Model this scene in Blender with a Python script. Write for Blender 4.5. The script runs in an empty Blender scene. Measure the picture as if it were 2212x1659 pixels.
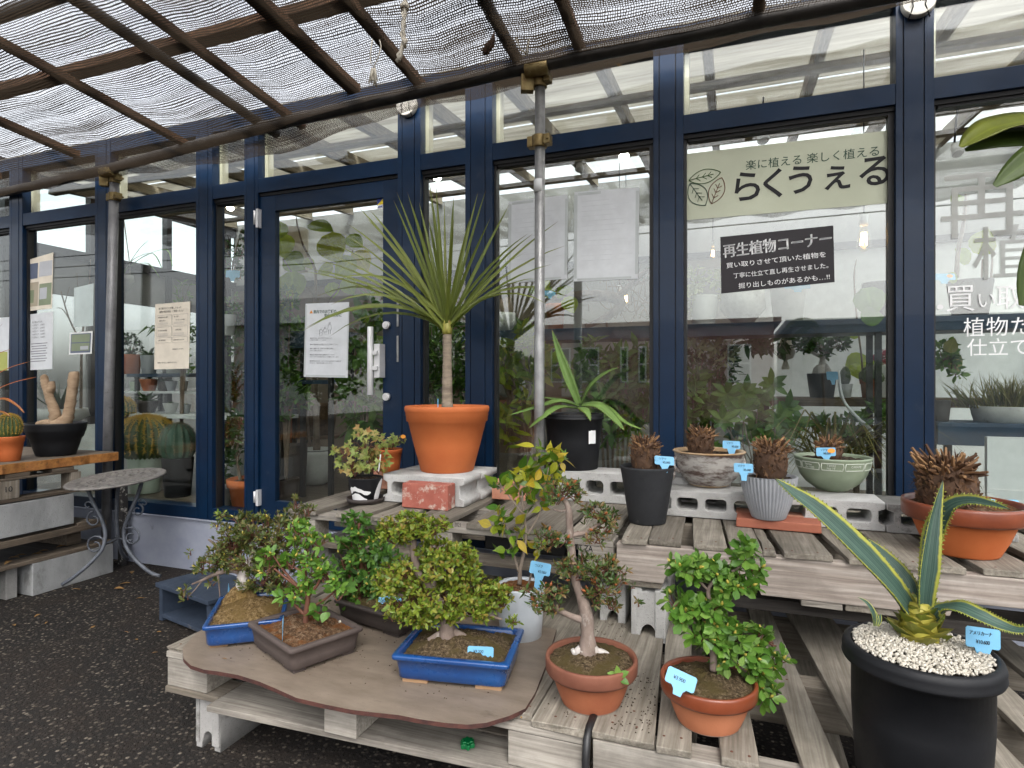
import bpy, math, random
from mathutils import Vector, Matrix, Quaternion
from math import radians, sin, cos, pi
random.seed(7)
SC = bpy.context.scene
COL = SC.collection
# ---------------------------------------------------------------- camera
F, CX, CY, H = 1294.6, 1106.0, 829.5, 1.25
TH = radians(20.2)
cam_d = bpy.data.cameras.new('camera'); cam = bpy.data.objects.new('camera', cam_d); COL.objects.link(cam)
cam.location = (0, 0, H); cam.rotation_euler = (radians(90), 0, TH)
cam_d.sensor_fit = 'HORIZONTAL'; cam_d.sensor_width = 36.0; cam_d.lens = 36.0 * F / 2212.0
cam_d.clip_start = 0.02; cam_d.clip_end = 500
SC.camera = cam
# ---------------------------------------------------------------- world, sun, exposure
W = bpy.data.worlds.new('World'); SC.world = W; W.use_nodes = True
nt = W.node_tree; nt.nodes.clear()
sky = nt.nodes.new('ShaderNodeTexSky'); sky.sky_type = 'NISHITA'; sky.sun_disc = False
SUN_EL, SUN_ROT = radians(52), radians(150)
sky.sun_elevation = SUN_EL; sky.sun_rotation = SUN_ROT
sky.air_density = 1.0; sky.dust_density = 5.0; sky.ozone_density = 1.0
hs = nt.nodes.new('ShaderNodeHueSaturation'); hs.inputs['Saturation'].default_value = 0.22
bg = nt.nodes.new('ShaderNodeBackground'); bg.inputs['Strength'].default_value = 0.15
wo = nt.nodes.new('ShaderNodeOutputWorld')
nt.links.new(sky.outputs[0], hs.inputs['Color']); nt.links.new(hs.outputs[0], bg.inputs[0]); nt.links.new(bg.outputs[0], wo.inputs[0])
sd = bpy.data.lights.new('sun', 'SUN'); sun = bpy.data.objects.new('sun', sd); COL.objects.link(sun)
sd.energy = 1.0; sd.angle = radians(14); sd.color = (1.0, 0.97, 0.92)
sv = Vector((sin(SUN_ROT) * cos(SUN_EL), cos(SUN_ROT) * cos(SUN_EL), sin(SUN_EL)))
sun.rotation_euler = sv.to_track_quat('Z', 'Y').to_euler(); sun.location = (3, -4, 8)
vs = SC.view_settings
vs.view_transform = 'Standard'; vs.look = 'None'; vs.exposure = 1.7; vs.gamma = 1.0
cy = SC.cycles
cy.use_denoising = True
cy.max_bounces = 8; cy.diffuse_bounces = 4; cy.glossy_bounces = 4; cy.transmission_bounces = 4; cy.transparent_max_bounces = 20
cy.caustics_reflective = False; cy.caustics_refractive = False
cy.sample_clamp_indirect = 6.0

# ---------------------------------------------------------------- pixel <-> world (fv = photo scaled to 2212 x 1659)
_c, _s = cos(TH), sin(TH)
def ray(u, v):
    x = (u - CX) / F; z = (CY - v) / F
    return Vector((x * _c - _s, x * _s + _c, z))
def onY(u, v, Y):
    r = ray(u, v); t = Y / r.y; return Vector((r.x * t, Y, H + r.z * t))
def onX(u, v, X):
    r = ray(u, v); t = X / r.x; return Vector((X, r.y * t, H + r.z * t))
def onZ(u, v, Z):
    r = ray(u, v); t = (Z - H) / r.z; return Vector((r.x * t, r.y * t, Z))
def atD(u, v, d):
    r = ray(u, v); return Vector((r.x * d, r.y * d, H + r.z * d))
RIGHT = Vector((_c, _s, 0)); FWD = Vector((-_s, _c, 0)); UP = Vector((0, 0, 1))
def depth(p): return p.x * FWD.x + p.y * FWD.y
def rnd(a, b): return random.uniform(a, b)
def rvec():
    while True:
        v = Vector((rnd(-1, 1), rnd(-1, 1), rnd(-1, 1)))
        if 0.05 < v.length < 1: return v.normalized()

# ---------------------------------------------------------------- materials
class NT:
    def __init__(s, name):
        s.m = bpy.data.materials.new(name); s.m.use_nodes = True; s.t = s.m.node_tree; s.t.nodes.clear()
        s.out = s.n('ShaderNodeOutputMaterial'); s.tc = s.n('ShaderNodeTexCoord')
    def n(s, typ, **kw):
        nd = s.t.nodes.new(typ)
        for k, v in kw.items():
            if k.startswith('i_'):
                key = k[2:].replace('_', ' '); key = int(key) if key.isdigit() else key
                if hasattr(v, 'is_output') or isinstance(v, bpy.types.NodeSocket): s.t.links.new(v, nd.inputs[key])
                else: nd.inputs[key].default_value = v
            else: setattr(nd, k, v)
        return nd
    def l(s, a, b): s.t.links.new(a, b)
    def math(s, op, a, b=0.0):
        nd = s.n('ShaderNodeMath', operation=op)
        for i, x in enumerate((a, b)):
            if isinstance(x, bpy.types.NodeSocket): s.l(x, nd.inputs[i])
            else: nd.inputs[i].default_value = x
        return nd.outputs[0]
    def coord(s, scale=(1, 1, 1), src='Object'):
        mp = s.n('ShaderNodeMapping'); mp.inputs['Scale'].default_value = scale
        s.l(s.tc.outputs[src], mp.inputs['Vector'])
        oi = s.n('ShaderNodeObjectInfo'); gm = s.n('ShaderNodeNewGeometry')
        add = s.math('ADD', oi.outputs['Random'], gm.outputs['Random Per Island'])
        cb = s.n('ShaderNodeCombineXYZ')
        k = s.math('MULTIPLY', add, 37.0)
        s.l(k, cb.inputs[0]); s.l(k, cb.inputs[1]); s.l(k, cb.inputs[2])
        if src == 'Object': s.l(cb.outputs[0], mp.inputs['Location'])
        return mp.outputs[0]
    def noise(s, vec, scale, detail=6, rough=0.6, dist=0.0):
        nd = s.n('ShaderNodeTexNoise'); s.l(vec, nd.inputs['Vector'])
        nd.inputs['Scale'].default_value = scale; nd.inputs['Detail'].default_value = detail
        nd.inputs['Roughness'].default_value = rough; nd.inputs['Distortion'].default_value = dist
        return nd.outputs['Fac']
    def ramp(s, fac, stops):
        r = s.n('ShaderNodeValToRGB'); s.l(fac, r.inputs[0]); e = r.color_ramp.elements
        while len(e) < len(stops): e.new(0.5)
        for q, (p, c) in zip(e, stops): q.position = p; q.color = (*c, 1) if len(c) == 3 else c
        return r.outputs[0]
    def mix(s, fac, a, b, blend='MIX'):
        nd = s.n('ShaderNodeMix', data_type='RGBA', blend_type=blend)
        for sock, x in ((nd.inputs[0], fac), (nd.inputs[6], a), (nd.inputs[7], b)):
            if isinstance(x, bpy.types.NodeSocket): s.l(x, sock)
            else: sock.default_value = x if not isinstance(x, tuple) else (*x, 1)[:4]
        return nd.outputs[2]
    def bump(s, h, strength, dist=0.002):
        b = s.n('ShaderNodeBump'); s.l(h, b.inputs['Height']); b.inputs['Strength'].default_value = strength; b.inputs['Distance'].default_value = dist
        return b.outputs[0]
    def bsdf(s, col, rough=0.6, metal=0.0, normal=None, spec=None, coat=0.0):
        b = s.n('ShaderNodeBsdfPrincipled')
        for k, x in (('Base Color', col), ('Roughness', rough), ('Metallic', metal), ('Coat Weight', coat)):
            if isinstance(x, bpy.types.NodeSocket): s.l(x, b.inputs[k])
            else: b.inputs[k].default_value = (*x, 1) if isinstance(x, tuple) else x
        if spec is not None: b.inputs['Specular IOR Level'].default_value = spec
        if normal is not None: s.l(normal, b.inputs['Normal'])
        return b
    def done(s, sh): s.l(sh, s.out.inputs['Surface']); return s.m

def grunge(name, c1, c2, scale=8, rough=0.6, metal=0.0, bs=60, bump=0.15, lo=0.35, hi=0.65, coat=0.0, spec=None, speck=None, sc3=(1, 1, 1), dirt=None):
    t = NT(name); v = t.coord(sc3)
    col = t.ramp(t.noise(v, scale, 8, 0.62), [(lo, c1), (hi, c2)])
    if dirt:
        col = t.mix(t.ramp(t.noise(v, dirt[1], 9, 0.7), [(dirt[2], (0, 0, 0)), (dirt[2] + 0.13, (1, 1, 1))]), col, dirt[0])
    if speck:
        vo = t.n('ShaderNodeTexVoronoi'); t.l(v, vo.inputs['Vector']); vo.inputs['Scale'].default_value = speck[1]
        col = t.mix(t.math('MULTIPLY', t.math('GREATER_THAN', t.noise(v, speck[1], 2), speck[2]), 0.8), col, speck[0])
    rr = t.noise(v, scale * 2.3, 5)
    rg = t.math('ADD', t.math('MULTIPLY', rr, 0.25), rough - 0.12)
    b = t.bsdf(col, rg, metal, t.bump(t.noise(v, bs, 8, 0.65), bump, 0.003), spec, coat)
    return t.done(b.outputs[0])

def wood(name, c1, c2, c3, axis=1, grain=1.0, rough=0.85, knot=0.0):
    t = NT(name)
    sc = [38, 38, 38]; sc[axis] = 1.6
    v = t.coord(tuple(sc)); v0 = t.coord((1, 1, 1))
    g = t.noise(v, 1.0, 8, 0.65, 0.3)
    sc2 = [130, 130, 130]; sc2[axis] = 5
    fine = t.noise(t.coord(tuple(sc2)), 1.0, 4, 0.6)
    col = t.ramp(g, [(0.3, c1), (0.5, c2), (0.72, c3)])
    blot = t.noise(v0, 5, 6, 0.7)
    col = t.mix(t.ramp(blot, [(0.42, (0, 0, 0)), (0.72, (0.75, 0.75, 0.75))]), col, tuple(x * 0.5 for x in c2))
    col = t.mix(0.55, col, t.ramp(fine, [(0.3, (0.35, 0.33, 0.3)), (0.62, (1, 1, 1))]), 'MULTIPLY')
    gm = t.n('ShaderNodeNewGeometry'); oi = t.n('ShaderNodeObjectInfo')
    rv = t.math('FRACT', t.math('ADD', t.math('MULTIPLY', oi.outputs['Random'], 7.3), gm.outputs['Random Per Island']))
    col = t.mix(1.0, col, t.ramp(rv, [(0, (0.72, 0.7, 0.68)), (1, (1.15, 1.13, 1.1))]), 'MULTIPLY')
    if knot:
        ks = [9, 9, 9]; ks[axis] = 1.3
        wv = t.n('ShaderNodeTexWave', wave_type='RINGS'); t.l(t.coord(tuple(ks)), wv.inputs['Vector'])
        wv.inputs['Scale'].default_value = 2.2; wv.inputs['Distortion'].default_value = 5; wv.inputs['Detail'].default_value = 2
        col = t.mix(t.math('MULTIPLY', wv.outputs['Fac'], knot), col, tuple(x * 0.45 for x in c1))
    hb = t.math('ADD', g, t.math('MULTIPLY', fine, 0.7))
    b = t.bsdf(col, rough, 0, t.bump(hb, 0.5 * grain, 0.002), 0.25)
    return t.done(b.outputs[0])

def leafmat(name, cols, rough=0.42, trans=0.3, margin=None, tip=None, stripe=None, spec=0.4):
    t = NT(name); gm = t.n('ShaderNodeNewGeometry')
    n = len(cols); stops = [(i / max(1, n - 1), c) for i, c in enumerate(cols)]
    r = t.ramp(gm.outputs['Random Per Island'], stops)
    vv = t.coord((1, 1, 1))
    r = t.mix(0.5, r, t.ramp(t.noise(vv, 25, 4), [(0.3, (0.62, 0.62, 0.6)), (0.7, (1.25, 1.25, 1.2))]), 'MULTIPLY')
    uv = t.n('ShaderNodeUVMap'); sp = t.n('ShaderNodeSeparateXYZ'); t.l(uv.outputs[0], sp.inputs[0])
    au = t.math('ABSOLUTE', t.math('SUBTRACT', sp.outputs[0], 0.5))
    if stripe: # fine length-wise streaks
        nz = t.n('ShaderNodeTexNoise', noise_dimensions='1D'); t.l(t.math('MULTIPLY', sp.outputs[0], stripe[1]), nz.inputs['W']); nz.inputs['Scale'].default_value = 1.0
        r = t.mix(t.ramp(nz.outputs['Fac'], [(0.42, (0, 0, 0)), (0.6, (0.8, 0.8, 0.8))]), r, stripe[0])
    if margin:
        wob = t.math('MULTIPLY', t.math('SUBTRACT', t.noise(vv, 30, 3), 0.5), 0.1)
        r = t.mix(t.ramp(t.math('ADD', au, wob), [(margin[1], (0, 0, 0)), (margin[1] + 0.05, (1, 1, 1))]), r, margin[0])
    if tip:
        r = t.mix(t.ramp(sp.outputs[1], [(tip[1], (0, 0, 0)), (min(1, tip[1] + 0.1), (1, 1, 1))]), r, tip[0])
    mid = t.ramp(au, [(0.0, (1.35, 1.35, 1.2)), (0.06, (1, 1, 1))])
    r = t.mix(0.7, r, mid, 'MULTIPLY')
    b = t.bsdf(r, rough, 0, None, spec)
    tr = t.n('ShaderNodeBsdfTranslucent'); t.l(t.mix(0.6, r, (1.5, 1.6, 0.7), 'MULTIPLY'), tr.inputs[0])
    mx = t.n('ShaderNodeMixShader', i_0=trans); t.l(b.outputs[0], mx.inputs[1]); t.l(tr.outputs[0], mx.inputs[2])
    return t.done(mx.outputs[0])

def plain(name, col, rough=0.5, metal=0.0, coat=0.0, spec=None):
    t = NT(name); v = t.coord()
    c = t.mix(0.35, col, t.ramp(t.noise(v, 14, 6), [(0.3, (0.75, 0.75, 0.75)), (0.7, (1.15, 1.15, 1.15))]), 'MULTIPLY')
    return t.done(t.bsdf(c, rough, metal, t.bump(t.noise(v, 120, 4), 0.05), spec, coat).outputs[0])

def emit(name, col, s):
    t = NT(name); e = t.n('ShaderNodeEmission', i_Strength=s); e.inputs[0].default_value = (*col, 1); return t.done(e.outputs[0])

def glassmat(name, tint=(0.94, 0.97, 0.95), r0=0.05, rough=0.0, dust=0.0):
    t = NT(name)
    lw = t.n('ShaderNodeLayerWeight', i_Blend=0.5)
    fr = t.math('ADD', t.math('MULTIPLY', t.math('POWER', lw.outputs['Facing'], 5.0), 1 - r0), r0)
    tr = t.n('ShaderNodeBsdfTransparent'); tr.inputs[0].default_value = (*tint, 1)
    gl = t.n('ShaderNodeBsdfGlossy', i_Roughness=rough); gl.inputs[0].default_value = (1, 1, 1, 1)
    mx = t.n('ShaderNodeMixShader'); t.l(fr, mx.inputs[0]); t.l(tr.outputs[0], mx.inputs[1]); t.l(gl.outputs[0], mx.inputs[2])
    o = mx.outputs[0]
    if dust:
        df = t.n('ShaderNodeBsdfDiffuse'); df.inputs[0].default_value = (0.6, 0.62, 0.6, 1)
        m2 = t.n('ShaderNodeMixShader'); t.l(t.math('MULTIPLY', t.ramp(t.noise(t.coord(), 3, 8, 0.75), [(0.45, (0, 0, 0)), (0.8, (1, 1, 1))]), dust), m2.inputs[0])
        t.l(o, m2.inputs[1]); t.l(df.outputs[0], m2.inputs[2]); o = m2.outputs[0]
    return t.done(o)

MAT = {}
# ---------------------------------------------------------------- mesh builder
class MB:
    def __init__(s): s.v = []; s.f = []; s.m = []; s.uv = []; s.sm = []
    def face(s, idx, mat=0, uv=None, sm=False):
        s.f.append(tuple(idx)); s.m.append(mat); s.uv.append(uv); s.sm.append(sm)
    def add(s, pts):
        b = len(s.v); s.v += [tuple(p) for p in pts]; return b
    def box(s, c, d, rz=0.0, mat=0, rx=0.0, ry=0.0):
        R = Matrix.Rotation(rz, 3, 'Z') @ Matrix.Rotation(ry, 3, 'Y') @ Matrix.Rotation(rx, 3, 'X')
        c = Vector(c); hx, hy, hz = d[0] / 2, d[1] / 2, d[2] / 2
        b = s.add([c + R @ Vector((x * hx, y * hy, z * hz)) for z in (-1, 1) for y in (-1, 1) for x in (-1, 1)])
        for q in ((0, 2, 3, 1), (4, 5, 7, 6), (0, 1, 5, 4), (2, 6, 7, 3), (0, 4, 6, 2), (1, 3, 7, 5)): s.face([b + i for i in q], mat)
        return s
    def box2(s, lo, hi, mat=0):
        return s.box([(a + b) / 2 for a, b in zip(lo, hi)], [abs(b - a) for a, b in zip(lo, hi)], 0, mat)
    def tube(s, pts, r, seg=8, mat=0, cap=True, sm=True, wob=0.0):
        pts = [Vector(p) for p in pts]; n = len(pts)
        rs = r if isinstance(r, (list, tuple)) else [r] * n
        t0 = (pts[1] - pts[0]).normalized(); a = t0.orthogonal().normalized(); rings = []
        for i, p in enumerate(pts):
            t = (pts[min(i + 1, n - 1)] - pts[max(i - 1, 0)]).normalized()
            a = (a - t * a.dot(t)).normalized(); b = t.cross(a)
            rings.append(s.add([p + (a * cos(2 * pi * k / seg) + b * sin(2 * pi * k / seg)) * rs[i] * (1 + rnd(-wob, wob)) for k in range(seg)]))
        for i in range(n - 1):
            for k in range(seg):
                k2 = (k + 1) % seg
                s.face([rings[i] + k, rings[i] + k2, rings[i + 1] + k2, rings[i + 1] + k], mat, None, sm)
        if cap:
            s.face([rings[0] + k for k in range(seg)][::-1], mat); s.face([rings[-1] + k for k in range(seg)], mat)
        return s
    def lathe(s, prof, c, seg=48, mat=0, sx=1.0, sy=1.0, rz=0.0, rib=None, close=False, mats=None):
        c = Vector(c); rings = []
        for i, (r, z) in enumerate(prof):
            ring = []
            for k in range(seg):
                th = 2 * pi * k / seg
                rr = r * (1 + (rib(th, z) if rib else 0))
                x, y = rr * cos(th) * sx, rr * sin(th) * sy
                ring.append(c + Vector((x * cos(rz) - y * sin(rz), x * sin(rz) + y * cos(rz), z)))
            rings.append(s.add(ring))
        for i in range(len(prof) - 1):
            m = mats[i] if mats else mat
            for k in range(seg):
                k2 = (k + 1) % seg
                s.face([rings[i] + k, rings[i] + k2, rings[i + 1] + k2, rings[i + 1] + k], m, None, True)
        if close:
            s.face([rings[-1] + k for k in range(seg)], mats[-1] if mats else mat)
            s.face([rings[0] + k for k in range(seg)][::-1], mats[0] if mats else mat)
        return s
    def disc(s, c, r, z=None, seg=32, mat=0, sx=1, sy=1, rz=0, dome=0.0, rough=0.0, rings=6):
        c = Vector(c); cs = s.add([c + Vector((0, 0, dome))]); prev = None
        for j in range(1, rings + 1):
            q = j / rings; ring = []
            for k in range(seg):
                th = 2 * pi * k / seg; x, y = r * q * cos(th) * sx, r * q * sin(th) * sy
                ring.append(c + Vector((x * cos(rz) - y * sin(rz), x * sin(rz) + y * cos(rz), dome * (1 - q * q) + rnd(-rough, rough))))
            b = s.add(ring)
            for k in range(seg):
                k2 = (k + 1) % seg
                if prev is None: s.face([cs, b + k, b + k2], mat, None, True)
                else: s.face([prev + k, b + k, b + k2, prev + k2], mat, None, True)
            prev = b
        return s
    def leaf(s, p, d, nrm, L, Wd, bend=0.3, fold=0.2, shape=(0.0, 0.85, 1.0, 0.62, 0.0), mat=0, curl=None):
        """strip of len(shape) stations; d direction, nrm upper side"""
        p = Vector(p); d = d.normalized(); x = d.cross(nrm)
        if x.length < 1e-4: x = d.orthogonal()
        x.normalize(); up = x.cross(d).normalized(); n = len(shape) - 1; base = None; prev = None
        for i, w in enumerate(shape):
            q = i / n; c = p + d * (L * q * (1 - 0.25 * abs(bend) * q)) - up * (bend * L * q * q * 0.6)
            if w <= 0.001:
                b = s.add([c]); cur = (b,)
            else:
                hw = Wd * 0.5 * w
                b = s.add([c - x * hw + up * fold * hw, c, c + x * hw + up * fold * hw]); cur = (b, b + 1, b + 2)
            if prev is not None:
                q0 = (i - 1) / n
                if len(prev) == 1 and len(cur) == 3:
                    s.face((prev[0], cur[1], cur[0]), mat, ((.5, q0), (.5, q), (0, q)), True); s.face((prev[0], cur[2], cur[1]), mat, ((.5, q0), (1, q), (.5, q)), True)
                elif len(prev) == 3 and len(cur) == 1:
                    s.face((prev[0], prev[1], cur[0]), mat, ((0, q0), (.5, q0), (.5, q)), True); s.face((prev[1], prev[2], cur[0]), mat, ((.5, q0), (1, q0), (.5, q)), True)
                elif len(prev) == 3:
                    s.face((prev[0], prev[1], cur[1], cur[0]), mat, ((0, q0), (.5, q0), (.5, q), (0, q)), True)
                    s.face((prev[1], prev[2], cur[2], cur[1]), mat, ((.5, q0), (1, q0), (1, q), (.5, q)), True)
            prev = cur
        return s
    def blade(s, pts, widths, nrm, fold=0.3, mat=0, thick=0.0):
        """ribbon along a polyline with a channel section (3 across)"""
        pts = [Vector(p) for p in pts]; n = len(pts); prev = None
        for i, p in enumerate(pts):
            d = (pts[min(i + 1, n - 1)] - pts[max(i - 1, 0)]).normalized()
            x = d.cross(nrm); x = x.normalized() if x.length > 1e-4 else d.orthogonal().normalized(); up = x.cross(d)
            hw = widths[i] * 0.5; q = i / (n - 1)
            row = [p - x * hw + up * fold * hw, p - x * hw * 0.55 + up * fold * hw * 0.35, p, p + x * hw * 0.55 + up * fold * hw * 0.35, p + x * hw + up * fold * hw]
            if thick:
                th = thick * (1 - 0.75 * q)
                row += [p + x * hw * 0.6 - up * th * 0.7 + up * fold * hw * .3, p - up * th, p - x * hw * 0.6 - up * th * 0.7 + up * fold * hw * .3]
            b = s.add(row); m = len(row)
            us = [0, .22, .5, .78, 1, .8, .5, .2]
            if prev is not None:
                q0 = (i - 1) / (n - 1)
                rng = range(m) if thick else range(m - 1)
                for k in rng:
                    k2 = (k + 1) % m
                    s.face((prev + k, prev + k2, b + k2, b + k), mat, ((us[k], q0), (us[k2], q0), (us[k2], q), (us[k], q)), True)
            prev = b
        return s
    def cone(s, p, d, L, r, seg=5, mat=0, r2=0.0):
        d = d.normalized(); a = d.orthogonal().normalized(); b = d.cross(a); p = Vector(p)
        i0 = s.add([p + (a * cos(2 * pi * k / seg) + b * sin(2 * pi * k / seg)) * r for k in range(seg)])
        if r2:
            i1 = s.add([p + d * L + (a * cos(2 * pi * k / seg) + b * sin(2 * pi * k / seg)) * r2 for k in range(seg)])
            for k in range(seg): s.face((i0 + k, i0 + (k + 1) % seg, i1 + (k + 1) % seg, i1 + k), mat)
            s.face([i1 + k for k in range(seg)], mat)
        else:
            t = s.add([p + d * L])
            for k in range(seg): s.face((i0 + k, i0 + (k + 1) % seg, t), mat)
        return s
    def poly(s, outline, h0, h1, mat=0, frame=None, mat_side=None):
        """prism of a simple outline [(x,y)] between heights, frame maps (x,y,h)->Vector"""
        fr = frame or (lambda x, y, h: Vector((x, y, h)))
        n = len(outline); a = s.add([fr(x, y, h0) for x, y in outline]); b = s.add([fr(x, y, h1) for x, y in outline])
        s.face([a + i for i in range(n)][::-1], mat); s.face([b + i for i in range(n)], mat)
        for i in range(n):
            j = (i + 1) % n; s.face((a + i, a + j, b + j, b + i), mat if mat_side is None else mat_side)
        return s
    def build(s, name, mats, parent=None, bevel=0.0, seg=2, sub=0):
        me = bpy.data.meshes.new(name)
        off = Vector((0, 0, 0)) if parent is None else parent_origin(parent)
        me.from_pydata([(x - off.x, y - off.y, z - off.z) for x, y, z in s.v], [], s.f)
        if not isinstance(mats, (list, tuple)): mats = [mats]
        for m in mats: me.materials.append(MAT[m] if isinstance(m, str) else m)
        me.polygons.foreach_set('material_index', s.m); me.polygons.foreach_set('use_smooth', s.sm)
        if any(u is not None for u in s.uv):
            ul = me.uv_layers.new(name='UVMap'); flat = []
            for f, u in zip(s.f, s.uv):
                for k in range(len(f)): flat += (u[k] if u else (0.5, 0.5))
            ul.data.foreach_set('uv', flat)
        me.update()
        return link(name, me, parent, bevel, seg)

def parent_origin(p):
    o = Vector((0, 0, 0))
    while p is not None: o += p.location; p = p.parent
    return o
def link(name, me, parent=None, bevel=0.0, seg=2):
    o = bpy.data.objects.new(name, me); COL.objects.link(o)
    if parent is not None: o.parent = parent
    if bevel:
        md = o.modifiers.new('bevel', 'BEVEL'); md.width = bevel; md.segments = seg; md.limit_method = 'ANGLE'; md.angle_limit = radians(50)
    return o
def tag(o, label=None, cat=None, group=None, kind=None):
    for k, v in (('label', label), ('category', cat), ('group', group), ('kind', kind)):
        if v: o[k] = v
    return o
def thing(name, loc, label, cat, group=None):
    o = bpy.data.objects.new(name, None); COL.objects.link(o); o.location = loc; o.empty_display_size = 0.05
    return tag(o, label, cat, group)
def copy_tree(o, parent=None):
    c = o.copy(); COL.objects.link(c)
    if parent is not None: c.parent = parent
    for ch in list(o.children): copy_tree(ch, c)
    return c

def curve_mesh(splines, depth, bevel=0.0, res=1):
    """filled 2D curve with holes -> prism mesh in local XY, z 0..depth"""
    cu = bpy.data.curves.new('outline', 'CURVE'); cu.dimensions = '2D'; cu.fill_mode = 'BOTH'; cu.extrude = max(1e-5, depth / 2 - bevel); cu.bevel_depth = bevel; cu.bevel_resolution = res
    if bevel: cu.offset = -bevel
    for pts in splines:
        sp = cu.splines.new('POLY'); sp.points.add(len(pts) - 1)
        for q, p in zip(sp.points, pts): q.co = (p[0], p[1], 0, 1)
        sp.use_cyclic_u = True
    ob = bpy.data.objects.new('tmp', cu); COL.objects.link(ob)
    me = bpy.data.meshes.new_from_object(ob.evaluated_get(bpy.context.evaluated_depsgraph_get()))
    bpy.data.objects.remove(ob); bpy.data.curves.remove(cu)
    me.transform(Matrix.Translation((0, 0, depth / 2)))
    return me
def rrect(cx, cy, w, h, r, n=5):
    out = []
    for sx, sy, a0 in ((1, 1, 0), (-1, 1, 90), (-1, -1, 180), (1, -1, 270)):
        for k in range(n + 1):
            a = radians(a0 + 90 * k / n); out.append((cx + sx * (w / 2 - r) + r * cos(a), cy + sy * (h / 2 - r) + r * sin(a)))
    return out
def frame_mat(o, x, y):
    x = Vector(x).normalized(); y = Vector(y); y = (y - x * y.dot(x)).normalized(); z = x.cross(y)
    m = Matrix((x, y, z)).transposed().to_4x4(); m.translation = Vector(o); return m
def text(s, size, mat, o, x, y, parent, name='lettering', bold=0.0, shear=0.0, align='LEFT', space=1.0, sx=1.0, ext=0.0004, label=None):
    cu = bpy.data.curves.new('txt', 'FONT'); cu.body = s; cu.size = size * (.885 if any(ord(ch) > 0x2fff for ch in s) else 1.0); cu.offset = bold; cu.shear = shear; cu.align_x = align; cu.space_character = space; cu.extrude = ext; cu.resolution_u = 3
    ob = bpy.data.objects.new('tmp', cu); COL.objects.link(ob)
    me = bpy.data.meshes.new_from_object(ob.evaluated_get(bpy.context.evaluated_depsgraph_get()))
    bpy.data.objects.remove(ob); bpy.data.curves.remove(cu)
    off = parent_origin(parent)
    me.transform(frame_mat(Vector(o) - off, x, y) @ Matrix.Diagonal((sx, 1, 1, 1)))
    me.materials.clear(); me.materials.append(MAT[mat])
    return link(name, me, parent)
# ---------------------------------------------------------------- material set
def asphalt():
    t = NT('asphalt'); v = t.coord()
    vo = t.n('ShaderNodeTexVoronoi', i_Scale=62.0); t.l(v, vo.inputs['Vector'])
    sp = t.n('ShaderNodeSeparateColor'); t.l(vo.outputs['Color'], sp.inputs[0])
    stone = t.ramp(sp.outputs[0], [(0.0, (0.010, 0.008, 0.0065)), (0.5, (0.03, 0.0245, 0.0195)), (0.78, (0.075, 0.062, 0.049)), (1.0, (0.22, 0.19, 0.15))])
    base = t.ramp(t.noise(v, 160, 5), [(0.3, (0.004, 0.0035, 0.003)), (0.7, (0.014, 0.0115, 0.01))])
    edge = t.ramp(vo.outputs['Distance'], [(0.28, (1, 1, 1)), (0.5, (0, 0, 0))])
    col = t.mix(edge, base, stone)
    soil = t.ramp(t.noise(v, 2.2, 8, 0.7), [(0.44, (0, 0, 0)), (0.66, (0.9, 0.9, 0.9))])
    col = t.mix(soil, col, t.ramp(t.noise(v, 90, 6), [(0.35, (0.007, 0.0046, 0.0033)), (0.7, (0.03, 0.021, 0.015))]))
    h = t.math('ADD', t.math('MULTIPLY', edge, 1.0), t.noise(v, 300, 3))
    return t.done(t.bsdf(col, 0.85, 0, t.bump(h, 0.9, 0.004), 0.3).outputs[0])
MAT['asphalt'] = asphalt()
MAT['navy'] = grunge('navy paint', (0.0014, 0.0115, 0.034), (0.0022, 0.0165, 0.047), 3, 0.36, 0, 220, 0.05, dirt=((0.02, 0.032, 0.055), 9, 0.62), coat=0.1, spec=0.3)
MAT['black'] = plain('black gasket', (0.008, 0.008, 0.009), 0.5)
MAT['cream'] = plain('cream frame', (0.62, 0.55, 0.42), 0.5)
MAT['plinth'] = grunge('painted mortar', (0.215, 0.235, 0.30), (0.29, 0.31, 0.37), 4, 0.85, 0, 40, 0.25, dirt=((0.13, 0.135, 0.16), 5, 0.62))
MAT['alu'] = plain('brushed aluminium', (0.72, 0.72, 0.72), 0.38, 0.3)
MAT['steel'] = grunge('galvanised steel', (0.22, 0.22, 0.22), (0.36, 0.36, 0.355), 14, 0.45, 0.6, 90, 0.1, dirt=((0.2, 0.19, 0.18), 22, 0.62))
MAT['dullsteel'] = grunge('dull grey painted pipe', (0.12, 0.12, 0.125), (0.19, 0.19, 0.195), 9, 0.5, 0.3, 90, 0.15, dirt=((0.09, 0.085, 0.08), 16, 0.6))
MAT['blackpipe'] = grunge('weathered black pipe', (0.012, 0.011, 0.010), (0.035, 0.03, 0.026), 12, 0.6, 0.2, 80, 0.2)
MAT['clamp'] = grunge('yellow zinc clamp', (0.17, 0.115, 0.04), (0.26, 0.20, 0.09), 30, 0.45, 0.6, 60, 0.3, dirt=((0.12, 0.06, 0.03), 40, 0.58))
MAT['rafter'] = wood('old brown rafter', (0.03, 0.016, 0.009), (0.065, 0.032, 0.016), (0.115, 0.06, 0.028), 1)
MAT['glass'] = glassmat('window glass', (0.93, 0.96, 0.945), 0.055)
MAT['dglass'] = glassmat('dusty window glass', (0.93, 0.96, 0.945), 0.09, 0.0, 0.06)
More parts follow.
